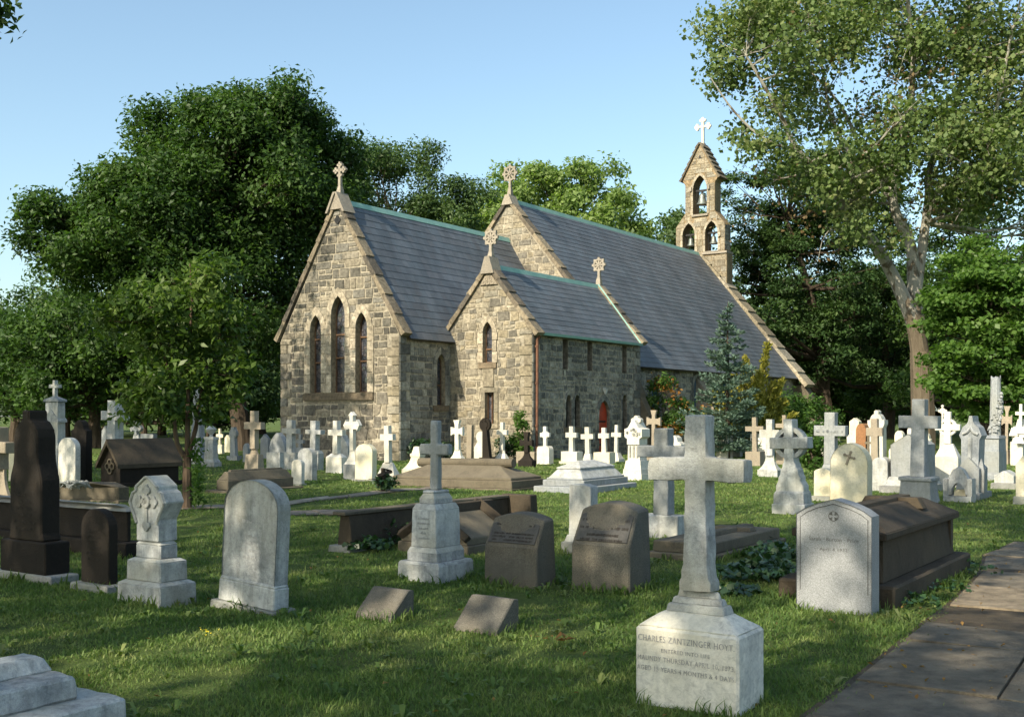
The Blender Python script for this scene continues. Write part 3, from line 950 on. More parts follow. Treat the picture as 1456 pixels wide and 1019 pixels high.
def build_church():
    # --- chancel, east face at u = 0
    W1 = Wall((0, 0, 0), (1, 0, 0), (0, -1, 0))
    poly = [(-2.93, -.1), (2.93, -.1), (2.93, 4.45), (0, 9.40), (-2.93, 4.45)]
    wins = [(-1.10, 2.42, 4.75, 5.30, .56), (.03, 2.42, 5.25, 5.95, .68), (1.17, 2.42, 4.75, 5.30, .56)]
    W1.skin(poly, [lancet(*w_) for w_ in wins], .35)
    rc = []
    for w_ in wins: rc += W1.rects(*w_, t=.24)
    rc.append((-1.7, 1.75, 2.12, 4.8))
    W1.lay_stones([(-2.9, -.1), (2.9, -.1), (2.9, 4.45), (0, 9.3), (-2.9, 4.45)], rc + [(-2.93, -2.4, -.1, 4.4), (2.4, 2.93, -.1, 4.4)], PAL, (.22, .44), (.28, .84), zmax_rough=2.1)
    for w_ in wins: W1.surround(*w_, t=.235, sill=False)
    # dressed stone fills the piers between the three lights
    z = 2.42
    while z < 4.8:
        e = min(4.8, z + rnd.uniform(.4, .55))
        for a, b in ((-1.70, -1.625), (-.585, -.55), (.61, .655), (1.69, 1.75)):
            W1.block([(a, z + .005), (b, z + .005), (b, e - .005), (a, e - .005)], shade(rnd.choice(PAL_L)), .04, .002)
        z = e
    W1.block([(-1.72, 2.14), (1.78, 2.14), (1.78, 2.40), (-1.72, 2.40)], (.15, .125, .092), .09, .03)
    W1.quoins(-2.94, 0, 4.4, 1, PAL); W1.quoins(2.94, 0, 4.4, -1, PAL_B)
    o1 = W1.done('chancel_wall')
    for w_ in wins: window(W1, o1, *w_, bars=(3.55, 4.42) if w_[0] != .03 else (3.7, 4.55), rec=.26)
    m = MB()
    for k in range(4):      # quatrefoil vent high in the gable
        a = k * math.pi / 2
        m.prism([(.07 + 0 * k + .075 * math.cos(b) + (-.07 + .085 * math.cos(a)), 8.72 + .085 * math.sin(a) + .075 * math.sin(b)) for b in [i * math.pi / 5 for i in range(10)]], -.045 - .001 * k, 0)
    m.build('vent', M['iron'], o1)
    # south side of the chancel
    W2 = Wall((2.93, 0, 0), (0, 1, 0), (1, 0, 0))
    ws = (2.32, 1.95, 3.45, 3.85, .5)
    W2.skin([(0, -.1), (3.3, -.1), (3.3, 4.45), (0, 4.45)], [lancet(*ws)], .3)
    W2.lay_stones([(0, -.1), (3.2, -.1), (3.2, 4.42), (0, 4.42)], W2.rects(*ws) + [(0, .56, 0, 4.4)], PAL_S)
    W2.quoins(-.01, 0, 4.4, 1, PAL_S); W2.surround(*ws, pal=PAL_S)
    o2 = W2.done('chancel_wall'); window(W2, o2, *ws, bars=(2.7,))
    # vestry, east face at u = 2.9
    W3 = Wall((0, 2.9, 0), (1, 0, 0), (0, -1, 0))
    wl = (4.66, 3.50, 4.60, 4.98, .42)
    rect = [(4.55, 1.30), (4.95, 1.30), (4.95, 2.42), (4.55, 2.42)]
    W3.skin([(2.86, -.1), (6.59, -.1), (6.59, 4.70), (4.73, 7.02), (2.86, 4.70)], [lancet(*wl), rect], .3)
    rr = W3.rects(*wl, t=.2) + [(4.35, 5.15, 1.1, 2.62), (4.42, 4.95, 2.5, 3.4), (6.1, 6.6, 0, 4.6)]
    W3.lay_stones([(2.9, -.1), (6.57, -.1), (6.57, 4.65), (4.73, 6.95), (2.9, 4.65)], rr, PAL_B + PAL_B + PAL[:4], (.16, .36), (.2, .62), .04, .018, rowsplit=.4)
    W3.surround(*wl, t=.19)
    for a, b, c, d in ((4.37, 4.55, 1.3, 1.85), (4.37, 4.55, 1.86, 2.42), (4.95, 5.13, 1.3, 1.7), (4.95, 5.13, 1.71, 2.42), (4.37, 5.13, 2.43, 2.61), (4.37, 5.13, 1.12, 1.29), (4.45, 4.94, 2.63, 3.28)):
        W3.block([(a, c), (b, c), (b, d), (a, d)], shade(rnd.choice(PAL_B)), .045, .004)
    W3.quoins(6.60, 0, 4.6, -1, PAL_B)
    o3 = W3.done('vestry_wall'); window(W3, o3, *wl, bars=(4.0,))
    m = MB(); m.poly([W3.pt(a, b, -.2) for a, b in rect]); rw = m.build('window', M['glass'], o3)
    m = MB()
    for a in (4.55, 4.735, 4.92): m.prism([(a, 1.3), (a + .03, 1.3), (a + .03, 2.42), (a, 2.42)], 2.9 + .13, 2.9 + .18)
    m.build('frame', M['timber'], rw)
    # pierced panel under the vestry finial
    m = MB(); fr = m.prism([(4.35, 6.32), (5.11, 6.32), (4.73, 6.86)], 2.83, 2.9)
    for vx, zz in ((4.55, 6.40), (4.73, 6.40), (4.91, 6.40), (4.64, 6.53), (4.82, 6.53), (4.73, 6.66)): m.ring(vx, zz, .04, .075, 2.81, 2.835, 10)
    m.build('gable_panel', M['pink'], o3)
    # south side of the vestry
    W4 = Wall((6.59, 2.9, 0), (0, 1, 0), (1, 0, 0))
    slits = [(2.2, 3.30, 4.40, .34), (3.98, 3.30, 4.40, .34), (6.74, 3.30, 4.40, .34)]
    srect = [[(c - w_ / 2, a), (c + w_ / 2, a), (c + w_ / 2, b), (c - w_ / 2, b)] for c, a, b, w_ in slits]
    arch = [(2.40, 1.15, 2.05, 2.38, .40), (3.02, 1.15, 2.05, 2.38, .40), (6.72, 1.0, 2.1, 2.45, .40)]
    door = (5.07, -.02, 1.60, 2.18, .84)
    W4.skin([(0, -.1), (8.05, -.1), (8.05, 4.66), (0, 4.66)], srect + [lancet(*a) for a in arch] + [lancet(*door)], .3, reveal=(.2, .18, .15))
    rc = [(c - w_ / 2 - .02, c + w_ / 2 + .02, a - .02, b + .02) for c, a, b, w_ in slits]
    for a in arch: rc += W4.rects(*a, t=.10)
    rc += W4.rects(*door, t=.2)
    W4.lay_stones([(0, -.1), (8.03, -.1), (8.03, 4.6), (0, 4.6)], rc + [(0, .5, 0, 4.6), (7.6, 8.1, 0, 4.6)], PAL_S, (.15, .30), (.16, .5), .03, .028, rowsplit=.35)
    for a in arch: W4.surround(*a, t=.09, pal=PAL_S)
    W4.surround(*door, t=.18, pal=PAL_S, sill=False)
    W4.quoins(-.01, 0, 4.6, 1, PAL_S); W4.quoins(8.06, 0, 4.6, -1, PAL_S)
    o4 = W4.done('vestry_wall')
    for a in arch: window(W4, o4, *a, bars=(1.6,), frame_mat='iron', rec=.2)
    for r_ in srect:
        m = MB(); m.poly([W4.pt(a, b, -.2) for a, b in r_]); m.build('window', M['glass'], o4)
    dp = lancet(*door)
    m = MB()
    va = [m.bm.verts.new(W4.pt(a, b, -.10)) for a, b in dp]; vb = [m.bm.verts.new(W4.pt(a, b, -.16)) for a, b in dp]
    m.bm.faces.new(va)
    for i in range(len(dp)): m.bm.faces.new((va[i], va[(i + 1) % len(dp)], vb[(i + 1) % len(dp)], vb[i]))
    dobj = m.build('door', M['reddoor'], church)
    dobj['label'] = 'red pointed door with black strap hinges'
    for zz in (.45, 1.35):
        m = MB(); m.frustum(6.59 - .09, 2.9 + 5.07 - .05, zz - .03, zz + .03, .02, .68); m.build('hinge', M['iron'], dobj)
    m = MB(); m.frustum(6.59 - .085, 2.9 + 5.40, .95, 1.03, .05, .10); m.build('handle', M['iron'], dobj)
    m = MB(); m.frustum(6.7, 2.9 + 5.02, 2.42, 2.62, .06, .06, .16, .16); m.frustum(6.66, 2.9 + 5.02, 2.62, 2.66, .12, .05)
    m.build('door_lamp', M['lamp'], church)
    # nave
    W5 = Wall((5.75, 11.0, 0), (0, 1, 0), (1, 0, 0))
    nw = [(3.0, 1.35, 2.75, 3.2, .72), (7.35, 1.35, 2.9, 3.42, .8), (10.6, 1.35, 2.9, 3.42, .8), (13.9, 1.35, 2.9, 3.42, .8), (17.2, 1.35, 2.9, 3.42, .8)]
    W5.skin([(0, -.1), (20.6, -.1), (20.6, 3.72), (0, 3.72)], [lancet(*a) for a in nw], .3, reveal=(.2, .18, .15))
    rc = []
    for a in nw: rc += W5.rects(*a)
    W5.lay_stones([(0, -.1), (20.55, -.1), (20.55, 3.65), (0, 3.65)], rc, PAL_S, (.18, .36), (.2, .6), .05)
    for a in nw: W5.surround(*a, pal=PAL_S)
    o5 = W5.done('nave_wall')
    for a in nw: window(W5, o5, *a, frame_mat='blue', glass='blue', rec=.14)
    W6 = Wall((0, 11.0, 0), (1, 0, 0), (0, -1, 0))
    gpoly = [(-5.75, -.1), (5.75, -.1), (5.75, 3.9), (0, 11.18), (-5.75, 3.9)]
    W6.skin(gpoly, []); W6.lay_stones([(-5.7, 3.8), (5.7, 3.8), (0, 11.05)], [], PAL_B + PAL[:3], (.22, .42), (.3, .85))
    W6.done('nave_wall')
    m = MB(); m.prism([(x, z) for x, z in gpoly], 31.0, 32.1); m.build('nave_wall', M['brown'], church)
    m = MB(); m.prism([(2.86, 3.5), (6.59, 3.5), (6.59, 4.7), (4.73, 7.02), (2.86, 4.7)], 10.7, 10.99); m.build('vestry_wall', M['brown'], church)
    m = MB(); m.frustum(-2.9, 5.5, -.1, 4.45, .1, 10.98); m.build('chancel_wall', M['brown'], church)
    m = MB(); m.frustum(-5.7, 21, -.1, 3.7, .1, 19.9); m.build('nave_wall', M['brown'], church)
    # roofs
    r1 = slate_roof('chancel_roof', .3, 11.0, (0, 9.42), (3.18, 4.30), 18); slate_roof('chancel_roof', .3, 11.0, (0, 9.42), (-3.18, 4.30), 18)
    ridge_cap(r1, 0, 9.44, .35, 11.0)
    r2 = slate_roof('nave_roof', 11.3, 31.15, (0, 11.22), (6.12, 3.66), 33); slate_roof('nave_roof', 11.3, 31.15, (0, 11.22), (-6.12, 3.66), 33)
    ridge_cap(r2, 0, 11.24, 11.4, 30.9)
    r3 = slate_roof('vestry_roof', 3.2, 10.72, (4.73, 7.0), (6.78, 4.50), 12); slate_roof('vestry_roof', 3.2, 10.72, (4.73, 7.0), (2.75, 4.60), 12)
    ridge_cap(r3, 4.73, 7.02, 3.3, 10.7, .08, .10)
    m = MB(); m.prism([(6.74, 4.44), (6.84, 4.44), (6.87, 4.53), (6.72, 4.53)], 2.95, 10.75); m.build('gutter', M['copper'], r3)
    m = MB()
    d = Vector((6.59 - 4.73, 0, 4.7 - 7.02)).normalized()
    m.tube([Vector((4.8, 10.66, 7.09)), Vector((6.8, 10.66, 4.56))], [.03, .03], 6); m.build('flashing', M['copper'], r3)
    m = MB(); m.tube([(6.80, 3.07, 4.42), (6.69, 3.07, 4.25), (6.67, 3.07, .0)], [.05, .05, .05], 8)
    for zz in (1.2, 2.7, 4.0): m.frustum(6.66, 3.07, zz, zz + .06, .10, .14)
    m.build('downpipe', M['pipe'], church)
    # copings and finials
    coping('coping', -.10, .34, (0, 9.42), ((-3.10, 4.44), (3.10, 4.44)), 7, .12)
    coping('coping', 2.78, 3.24, (4.73, 7.0), ((2.68, 4.52), (6.78, 4.46)), 5, .12)
    coping('coping', 10.66, 11.05, (4.73, 7.04), ((2.9, 4.78), (6.80, 4.54)), 6, .13)
    coping('coping', 10.86, 11.36, (0, 11.2), ((-6.05, 3.9), (6.05, 3.9)), 9, .12)
    coping('coping', 30.95, 32.2, (0, 11.2), ((-6.5, 3.25), (6.5, 3.25)), 11, .17, pal=PAL_B + [(.48, .44, .36)])
    # gablet caps under the three big finials
    m = MB()
    m.prism([(-.30, 9.1), (.30, 9.1), (.07, 9.66), (-.07, 9.66)], -.13, .38)
    for sx in (-1, 1): m.prism([(sx * .42 - .05, 8.98), (sx * .42 + .05, 8.98), (sx * .04 + .05, 9.72), (sx * .04 - .05, 9.72)], -.19, .43)
    m.build('gable_cap', M['finial'], church)
    gable_cross('gable_cross', 0, .12, 9.74, 10.86, 'flory')
    m = MB(); m.prism([(-.30, 11.0), (.30, 11.0), (.10, 11.45), (-.10, 11.45)], 10.82, 11.4); m.build('gable_cap', M['finial'], church)
    gable_cross('gable_cross', 0, 11.1, 11.5, 12.76, 'wheel')
    m = MB(); m.prism([(4.73 - .3, 6.72), (4.73 + .3, 6.72), (4.73 + .1, 7.34), (4.73 - .1, 7.34)], 2.72, 3.28); m.build('gable_cap', M['finial'], church)
    gable_cross('gable_cross', 4.73, 3.0, 7.34, 8.30, 'wheel')
    gable_cross('gable_cross', 4.73, 10.85, 7.22, 8.20, 'wheel')
    # buttresses of the nave
    for u in (14.9, 18.2 + .6, 23.2, 26.5):
        m = MB()
        Mx = Matrix.Rotation(0, 4, 'Z')
        pr = [(5.6, -.1), (6.75, -.1), (6.75, 1.5), (6.5, 1.95), (6.5, 2.15), (5.6, 3.35)]
        m.prism(pr, u - .3, u + .3)
        b = m.build('buttress', M['pink'], church, .012)
        m = MB(); m.prism([(6.42, 2.08), (6.58, 2.08), (6.58, 2.16), (5.66, 3.42), (5.6, 3.36)], u - .36, u + .36); m.build('weathering', M['pink'], b)
    for v0 in (6.35,):
        m = MB(); m.prism([(6.3, -.1), (7.0, -.1), (7.0, 1.6), (6.62, 2.35), (6.62, 2.5), (6.3, 3.2)], 11.0, 11.45); m.build('buttress', M['brown'], church, .012)
    m = MB(); m.prism([(5.7, -.1), (7.6, -.1), (7.6, 1.2), (6.35, 3.3), (5.7, 3.3)], 31.2, 32.05); m.build('buttress', M['brown'], church, .012)
    # bell gable over the west wall
    u0, u1 = 31.15, 32.0
    W7 = Wall((0, u0, 0), (1, 0, 0), (0, -1, 0))
    Wb = Wall((0, u1, 0), (1, 0, 0), (0, 1, 0))
    outer = [(-1.72, 8.4), (1.72, 8.4), (1.72, 11.2), (1.58, 11.32), (1.58, 12.95), (.96, 13.75), (.96, 15.45), (1.08, 15.62), (1.14, 15.75), (.07, 17.75), (-.07, 17.75), (-1.14, 15.75), (-1.08, 15.62), (-.96, 15.45), (-.96, 13.75), (-1.58, 12.95), (-1.58, 11.32), (-1.72, 11.2)]
    ops = [(-.74, 11.36, 12.45, 13.15, .80), (.74, 11.36, 12.45, 13.15, .80), (0, 13.62, 15.1, 15.95, .90)]
    for Wx in (W7, Wb):
        Wx.skin(outer, [lancet(*a) for a in ops], .0, (.30, .235, .15))
    # sides and reveals
    for (a, b), (c, d) in zip(outer, outer[1:] + outer[:1]):
        W7.face([Vector((a, u0, b)), Vector((c, u0, d)), Vector((c, u1, d)), Vector((a, u1, b))], (.30, .235, .15))
    for a in ops:
        h = lancet(*a)
        for (p, q), (r, s_) in zip(h, h[1:] + h[:1]):
            W7.face([Vector((p, u0, q)), Vector((r, u0, s_)), Vector((r, u1, s_)), Vector((p, u1, q))], (.27, .21, .14))
    # dressed blocks on the faces
    rc = []
    for a in ops: rc += W7.rects(*a, t=.14)
    for band in ([(-1.7, 8.4), (1.7, 8.4), (1.7, 11.2), (-1.7, 11.2)], [(-1.56, 11.34), (1.56, 11.34), (1.56, 12.95), (.95, 13.7), (-.95, 13.7), (-1.56, 12.95)], [(-.94, 13.75), (.94, 13.75), (.94, 15.4), (-.94, 15.4)], [(-1.06, 15.75), (1.06, 15.75), (.05, 17.6), (-.05, 17.6)]):
        W7.lay_stones(band, rc, PAL_B, (.28, .42), (.4, .95), .004, .008, .018, rowsplit=.1)
    for a in ops: W7.surround(*a, t=.13, sill=False, out=.035)
    Wsd = Wall((1.58, u0, 0), (0, 1, 0), (1, 0, 0))
    bell = W7.done('bellcote'); wb = Wb.done('back_face', None, bell)
    Wsd.lay_stones([(.0, 11.4), (.85, 11.4), (.85, 12.9), (0, 12.9)], [], PAL_S, (.25, .4), (.4, .5), .004, .01, .02); Wsd.done('side_face', None, bell)
    for cxx, zb, w_ in ((-.74, 11.36, .96), (.74, 11.36, .96), (0, 13.62, 1.06), (0, 11.30, 3.5)):
        m = MB(); m.frustum(cxx, (u0 + u1) / 2 - .03, zb - .12, zb - .001, w_, 1.0); m.build('sill', M['finial'], bell)
    # stepped roof slabs
    for sgn in (-1, 1):
        m = MB()
        d = Vector((-1.22 * sgn, 0, 2.2)); L = d.length; d /= L; nr = Vector((sgn * d.z * 1.0 if False else sgn * abs(d.z), 0, abs(d.x)))
        for i in range(7):
            a, b = L * i / 7, L * (i + 1) / 7 + .03
            p0 = Vector((1.22 * sgn, 0, 15.66)) + d * a; p1 = Vector((1.22 * sgn, 0, 15.66)) + d * b
            q = [(p0.x, p0.z), (p0.x + nr.x * .15, p0.z + nr.z * .15), (p1.x + nr.x * .07, p1.z + nr.z * .07), (p1.x, p1.z)]
            m.prism(q if sgn > 0 else q[::-1], u0 - .12, u1 + .12)
        m.build('roof_slab', M['brown'], bell)
    for sx in (-1, 1): m = MB(); m.frustum(sx * .58, u0 - .06, 15.05, 15.3, .14, .14); m.build('corbel', M['finial'], bell)
    m = MB(); m.prism([(-.10, 16.95), (.10, 16.95), (0, 17.2)], u0 - .03, u0 + .02); m.build('vent', M['iron'], bell)
    m = MB(); m.frustum(0, (u0 + u1) / 2, 17.6, 17.95, .42, .5, .22, .22); m.build('finial_base', M['finial'], bell)
    m = MB()
    cz, cu = 18.95, (u0 + u1) / 2
    m.prism([(-.075, 17.9), (.075, 17.9), (.065, 19.4), (-.065, 19.4)], cu - .07, cu + .07)
    m.prism([(-.42, cz - .065), (.42, cz - .065), (.42, cz + .065), (-.42, cz + .065)], cu - .06, cu + .06)
    for x, z in ((-.44, 0), (.44, 0), (-.36, .11), (-.36, -.11), (.36, .11), (.36, -.11), (0, .46), (.11, .38), (-.11, .38)):
        m.prism([(x + .10 * math.cos(b), cz + z + .10 * math.sin(b)) for b in [i * math.pi / 5 for i in range(10)]], cu - .065 - .001 * x, cu + .065)
    m.build('cross', M['white'], bell)
    for cxx, zt, sc in ((0, 14.9, 1.0), (-.74, 12.3, .72), (.74, 12.3, .72)):
        m = MB()
        prof = [(.0, 0), (.09, 0), (.15, -.04), (.19, -.12), (.205, -.3), (.24, -.45), (.32, -.60), (.35, -.66), (.33, -.68), (.26, -.6), (.0, -.5)]
        m.lathe([(max(r * sc, .004), z * sc) for r, z in prof], cxx, cu - .1, 18, zt)
        bo = m.build('bell', M['bell'], bell, smooth=True)
        m = MB(); m.frustum(cxx, cu - .1, zt, zt + .16, .1, .1); m.frustum(cxx, cu - .1, zt + .14, zt + .24, .8, .12); m.tube([(cxx + .3, cu - .1, zt - .7), (cxx + .3, cu - .1, zt + .5)], [.02, .02], 5)
        m.tube([(cxx - .33, cu - .1, zt - .9), (cxx - .36, cu - .1, zt + .4)], [.018, .018], 5)
        m.build('headstock', M['iron'], bell)


build_church()

# ------------------------------------------------------------------ gravestones
LEAN = random.Random(3)


def stone(name, label, cat, ft, group=None, rz=RZ, tilt=0.0, z=None):
    """Empty in the middle of a footprint measured by fit()"""
    m, w_, t_, ym = ft
    if ym > 16 and not tilt: tilt = LEAN.uniform(-.028, .028); rz += LEAN.uniform(-.05, .05)
    if ym < 19: FRINGE.append((m.x, m.y, w_, t_, rz))
    o = empty(name, Vector((m.x, m.y, gz(m.x, m.y) if m.y < 40 else 0)), rz)
    if tilt: o.rotation_euler = (0, tilt, rz)
    tag(o, label, cat, group)
    zz = lambda y: EYE - (y - HY) * ym / F - o.location.z
    return o, w_, t_, zz


def near(ym):   # fine bevels close by, none far off
    return .012 if ym < 14 else (.01 if ym < 26 else 0)


def cross_profile(zb, zt, za1, za2, aw, sb, st, foot=0.0, end='flat'):
    """outline of a cross: shaft half-widths sb (foot) and st (head), arms between za2 and za1, half-span aw"""
    p = []
    if foot > 0: p += [(-sb - foot, zb), (sb + foot, zb), (sb + foot, zb + foot * .45), (sb + foot * .35, zb + foot * 1.3)]
    else: p += [(-sb, zb), (sb, zb)]
    ss = sb + (st - sb) * .7
    p += [(ss, za2)]
    if end == 'flare': k = (za1 - za2) * .28; p += [(aw * .6, za2), (aw, za2 - k), (aw, za1 + k), (aw * .6, za1), (st, za1), (st, za1 + (zt - za1) * .4), (st + k, zt), (-st - k, zt), (-st, za1 + (zt - za1) * .4), (-st, za1), (-aw * .6, za1), (-aw, za1 + k), (-aw, za2 - k), (-aw * .6, za2)]
    elif end == 'point': k = (za1 - za2) * .5; p += [(aw - k, za2), (aw - k, za2 - k * .5), (aw, (za1 + za2) / 2), (aw - k, za1 + k * .5), (aw - k, za1), (st, za1), (st, zt - k), (st + k * .5, zt - k), (0, zt), (-st - k * .5, zt - k), (-st, zt - k), (-st, za1), (-aw + k, za1), (-aw + k, za1 + k * .5), (-aw, (za1 + za2) / 2), (-aw + k, za2 - k * .5), (-aw + k, za2)]
    else: p += [(aw, za2), (aw, za1), (st, za1), (st, zt), (-st, zt), (-st, za1), (-aw, za1), (-aw, za2)]
    p += [(-ss, za2)]
    if foot > 0: p += [(-sb - foot * .35, zb + foot * 1.3), (-sb - foot, zb + foot * .45)]
    return p


def trefoils(m, pts, r, y0, y1):
    for i, (x, z) in enumerate(pts):
        m.prism([(x + r * math.cos(b), z + r * math.sin(b)) for b in [k * math.pi / 6 for k in range(12)]], y0 - .001 * i, y1 + .001 * i)


def dashes(parent, y, z0, z1, n, hw, mat='faint', seed=1, name='inscription'):
    """rows of worn, unreadable lettering"""
    r = random.Random(seed); m = MB(); st = (z1 - z0) / n
    for i in range(n):
        z = z1 - st * (i + .5); h = st * .22; span = hw * r.uniform(.45, 1.0); x = -span
        while x < span:
            wd = r.uniform(.006, .016)
            k = r.random()
            if k > .18:
                zz = z + r.uniform(-.1, .1) * h; tall = h * r.uniform(.7, 1.1)
                if r.random() < .55: m.frustum(x, y, zz - tall, zz + tall, .0035, .004)
                else: m.frustum(x, y, zz - tall, zz + tall * .1, .006, .004)
                if r.random() < .5: m.frustum(x + wd * .3, y, zz + tall * r.choice((-.9, 0, .7)), zz + tall * r.choice((-.9, 0, .7)) + .004, wd * .6, .004)
            x += wd
    o = m.build(name, M[mat], parent)
    o['kind'] = 'stuff' if False else 'thing'
    return o


def lettering(parent, text, x, y, z, cap, width=None, mat='letter', name='inscription'):
    cu = bpy.data.curves.new('lettering', 'FONT'); cu.body = text; cu.size = cap / .69; cu.align_x = 'CENTER'; cu.space_character = 1.12; cu.extrude = .0012; cu.resolution_u = 3
    o = bpy.data.objects.new('lettering', cu); COL.objects.link(o)
    bpy.context.view_layer.update()
    me = bpy.data.meshes.new_from_object(o.evaluated_get(bpy.context.evaluated_depsgraph_get()))
    bpy.data.objects.remove(o)
    xs = [v.co.x for v in me.vertices]; w0 = max(xs) - min(xs)
    k = (width / w0) if width else 1
    for v in me.vertices: v.co = Vector((v.co.x * k + x, y - v.co.z * .5, v.co.y + z - cap / 2))
    return link_mesh(name, me, M[mat], parent)


def cross_monument(label, box, tiers, cr, mat='white', end='flat', ring=None, depth=None, group='marble cross monuments', name='cross_monument', base_mat=None, foot=0.0, tilt=0.0, erode=False, ic=False):
    """tiers: (top pixel row, width at foot, width at top) from the ground up, widths as shares of the footprint;
    cr: (top row, arm top row, arm foot row, arm span, shaft at foot, shaft at head)"""
    ft = fit(*box); o, w_, t_, zz = stone(name, label, 'grave cross', ft, group, tilt=tilt)
    bv = near(ft[3]); z = -.1
    er = (.05, .006, 9) if erode else None
    for i, tr in enumerate(tiers):
        yt, a, b = tr[:3]
        m = MB(); z1 = zz(yt)
        da, db = max(.05, t_ - w_ * (1 - a)), max(.05, t_ - w_ * (1 - b))
        if len(tr) > 3:      # hollow sided, flaring foot
            n = 5; pz, pw, pd = z, a, da
            for k in range(1, n + 1):
                f_ = k / n; g = 1 - (1 - f_) ** 2.2
                nw, ndp, nz = a + (b - a) * g, da + (db - da) * g, z + (z1 - z) * f_
                m.frustum(0, 0, pz, nz, w_ * pw, pd, w_ * nw, ndp); pz, pw, pd = nz, nw, ndp
        else: m.frustum(0, 0, z, z1, w_ * a, da, w_ * b, db)
        m.build('base' if i == 0 and len(tiers) > 1 else 'pedestal' if i == 0 else 'die' if i == 1 else 'cap', M[base_mat or mat] if i == 0 else M[mat], o, bv if len(tr) == 3 else 0, er)
        z = z1 - .002
    if cr:
        yt, a1, a2, span, sb, st = cr
        d = depth or max(.06, w_ * st * .9)
        m = MB(); m.prism(cross_profile(z, zz(yt), zz(a1), zz(a2), w_ * span / 2, w_ * sb / 2, w_ * st / 2, foot * w_, end), -d / 2, d / 2)
        if end == 'flory':
            r = w_ * st * .42; c = (zz(a1) + zz(a2)) / 2; e = w_ * span / 2
            trefoils(m, [(e, c), (-e, c), (e - r, c + r), (e - r, c - r), (-e + r, c + r), (-e + r, c - r), (0, zz(yt)), (r, zz(yt) - r), (-r, zz(yt) - r)], r, -d / 2 - .003, d / 2 + .003)
        if ring:
            c = (zz(a1) + zz(a2)) / 2; m.ring(0, c, w_ * ring[0], w_ * ring[1], -d * .36, d * .36)
        m.build('cross', M[mat], o, bv, (.05, .007, 9) if erode else None)
        if ic:
            m = MB(); c = (zz(a1) + zz(a2)) / 2
            for k in range(16):
                x = rnd.uniform(-.42, .42) * w_ * span
                m.frustum(x, -d / 2, c - .03, c + .03 * rnd.uniform(.2, 1), .03, .03)
            m.build('carving', M[mat], o)
    return o, w_, t_, zz


def head_profile(style, w_, z0, z1, zs):
    h = w_ / 2
    if style == 'round': # half ellipse from zs to z1
        return [(-h, z0), (h, z0), (h, zs)] + [(h * math.cos(a), zs + (z1 - zs) * math.sin(a)) for a in [math.pi * i / 14 for i in range(1, 14)]] + [(-h, zs)]
    if style == 'gothic': return lancet(0, z0, zs, z1, w_, 7)
    if style == 'gable': return [(-h, z0), (h, z0), (h, zs), (0, z1), (-h, zs)]
    if style == 'flat': return [(-h, z0), (h, z0), (h, z1), (-h, z1)]
    if style == 'low':   # blunt pointed top with curved sides
        return [(-h, z0), (h, z0), (h, zs), (h * .78, zs + (z1 - zs) * .36), (h * .45, zs + (z1 - zs) * .70), (0, z1), (-h * .45, zs + (z1 - zs) * .70), (-h * .78, zs + (z1 - zs) * .36), (-h, zs)]
    if style == 'shoulder':
        q = [(h, zs), (h * .72, zs + (z1 - zs) * .12)]
        arc = [(h * .62 * math.cos(a), zs + (z1 - zs) * (.25 + .75 * math.sin(a))) for a in [math.pi * i / 10 for i in range(11)]]
        return [(-h, z0), (h, z0)] + q + arc + [(-x, z) for x, z in q[::-1]]
    if style == 'disc':
        r = h * .72; zc = z1 - r; a0 = -.9
        arc = [(r * math.cos(a), zc + r * math.sin(a)) for a in [a0 + (math.pi - 2 * a0) * i / 18 for i in range(19)]]
        return [(-h, z0), (h, z0), (h, zs)] + arc + [(-h, zs)]
    if style == 'scallop':
        return [(-h, z0), (h, z0), (h, zs), (h * .8, zs + (z1 - zs) * .25), (h * .62, zs + (z1 - zs) * .3), (h * .5, zs + (z1 - zs) * .75), (h * .2, z1), (-h * .2, z1), (-h * .5, zs + (z1 - zs) * .75), (-h * .62, zs + (z1 - zs) * .3), (-h * .8, zs + (z1 - zs) * .25), (-h, zs)]


def headstone(label, box, yt, ys, style='round', mat='white', slab=None, rim=0.0, group='headstones', tilt=0.0, lines=None, name='headstone', slab_mat='slab', taper=None):
    ft = fit(*box); o, w_, t_, zz = stone(name, label, 'gravestone', ft, group, tilt=tilt)
    bv = near(ft[3]); z0 = -.1
    if slab:
        g, h = slab
        m = MB(); m.frustum(0, 0, -.1, h, w_ + 2 * g, t_ + 2 * g, w_ + 2 * g - .02, t_ + 2 * g - .02); m.build('footing', M[slab_mat], o, bv); z0 = h - .002
    m = MB(); f = m.prism(head_profile(style, w_, z0, zz(yt), zz(ys)), -t_ / 2, t_ / 2)
    if rim: m.inset(f, rim, .012)
    m.build('tablet', M[mat], o, min(bv, .008) if not rim else 0)
    if lines:
        a, b, n, k, mt = lines
        dashes(o, -t_ / 2 + (.012 if rim else 0) - .001, zz(b), zz(a), n, w_ / 2 * k, mt, seed=int(ft[0].x * 100) & 255)
    return o, w_, t_, zz


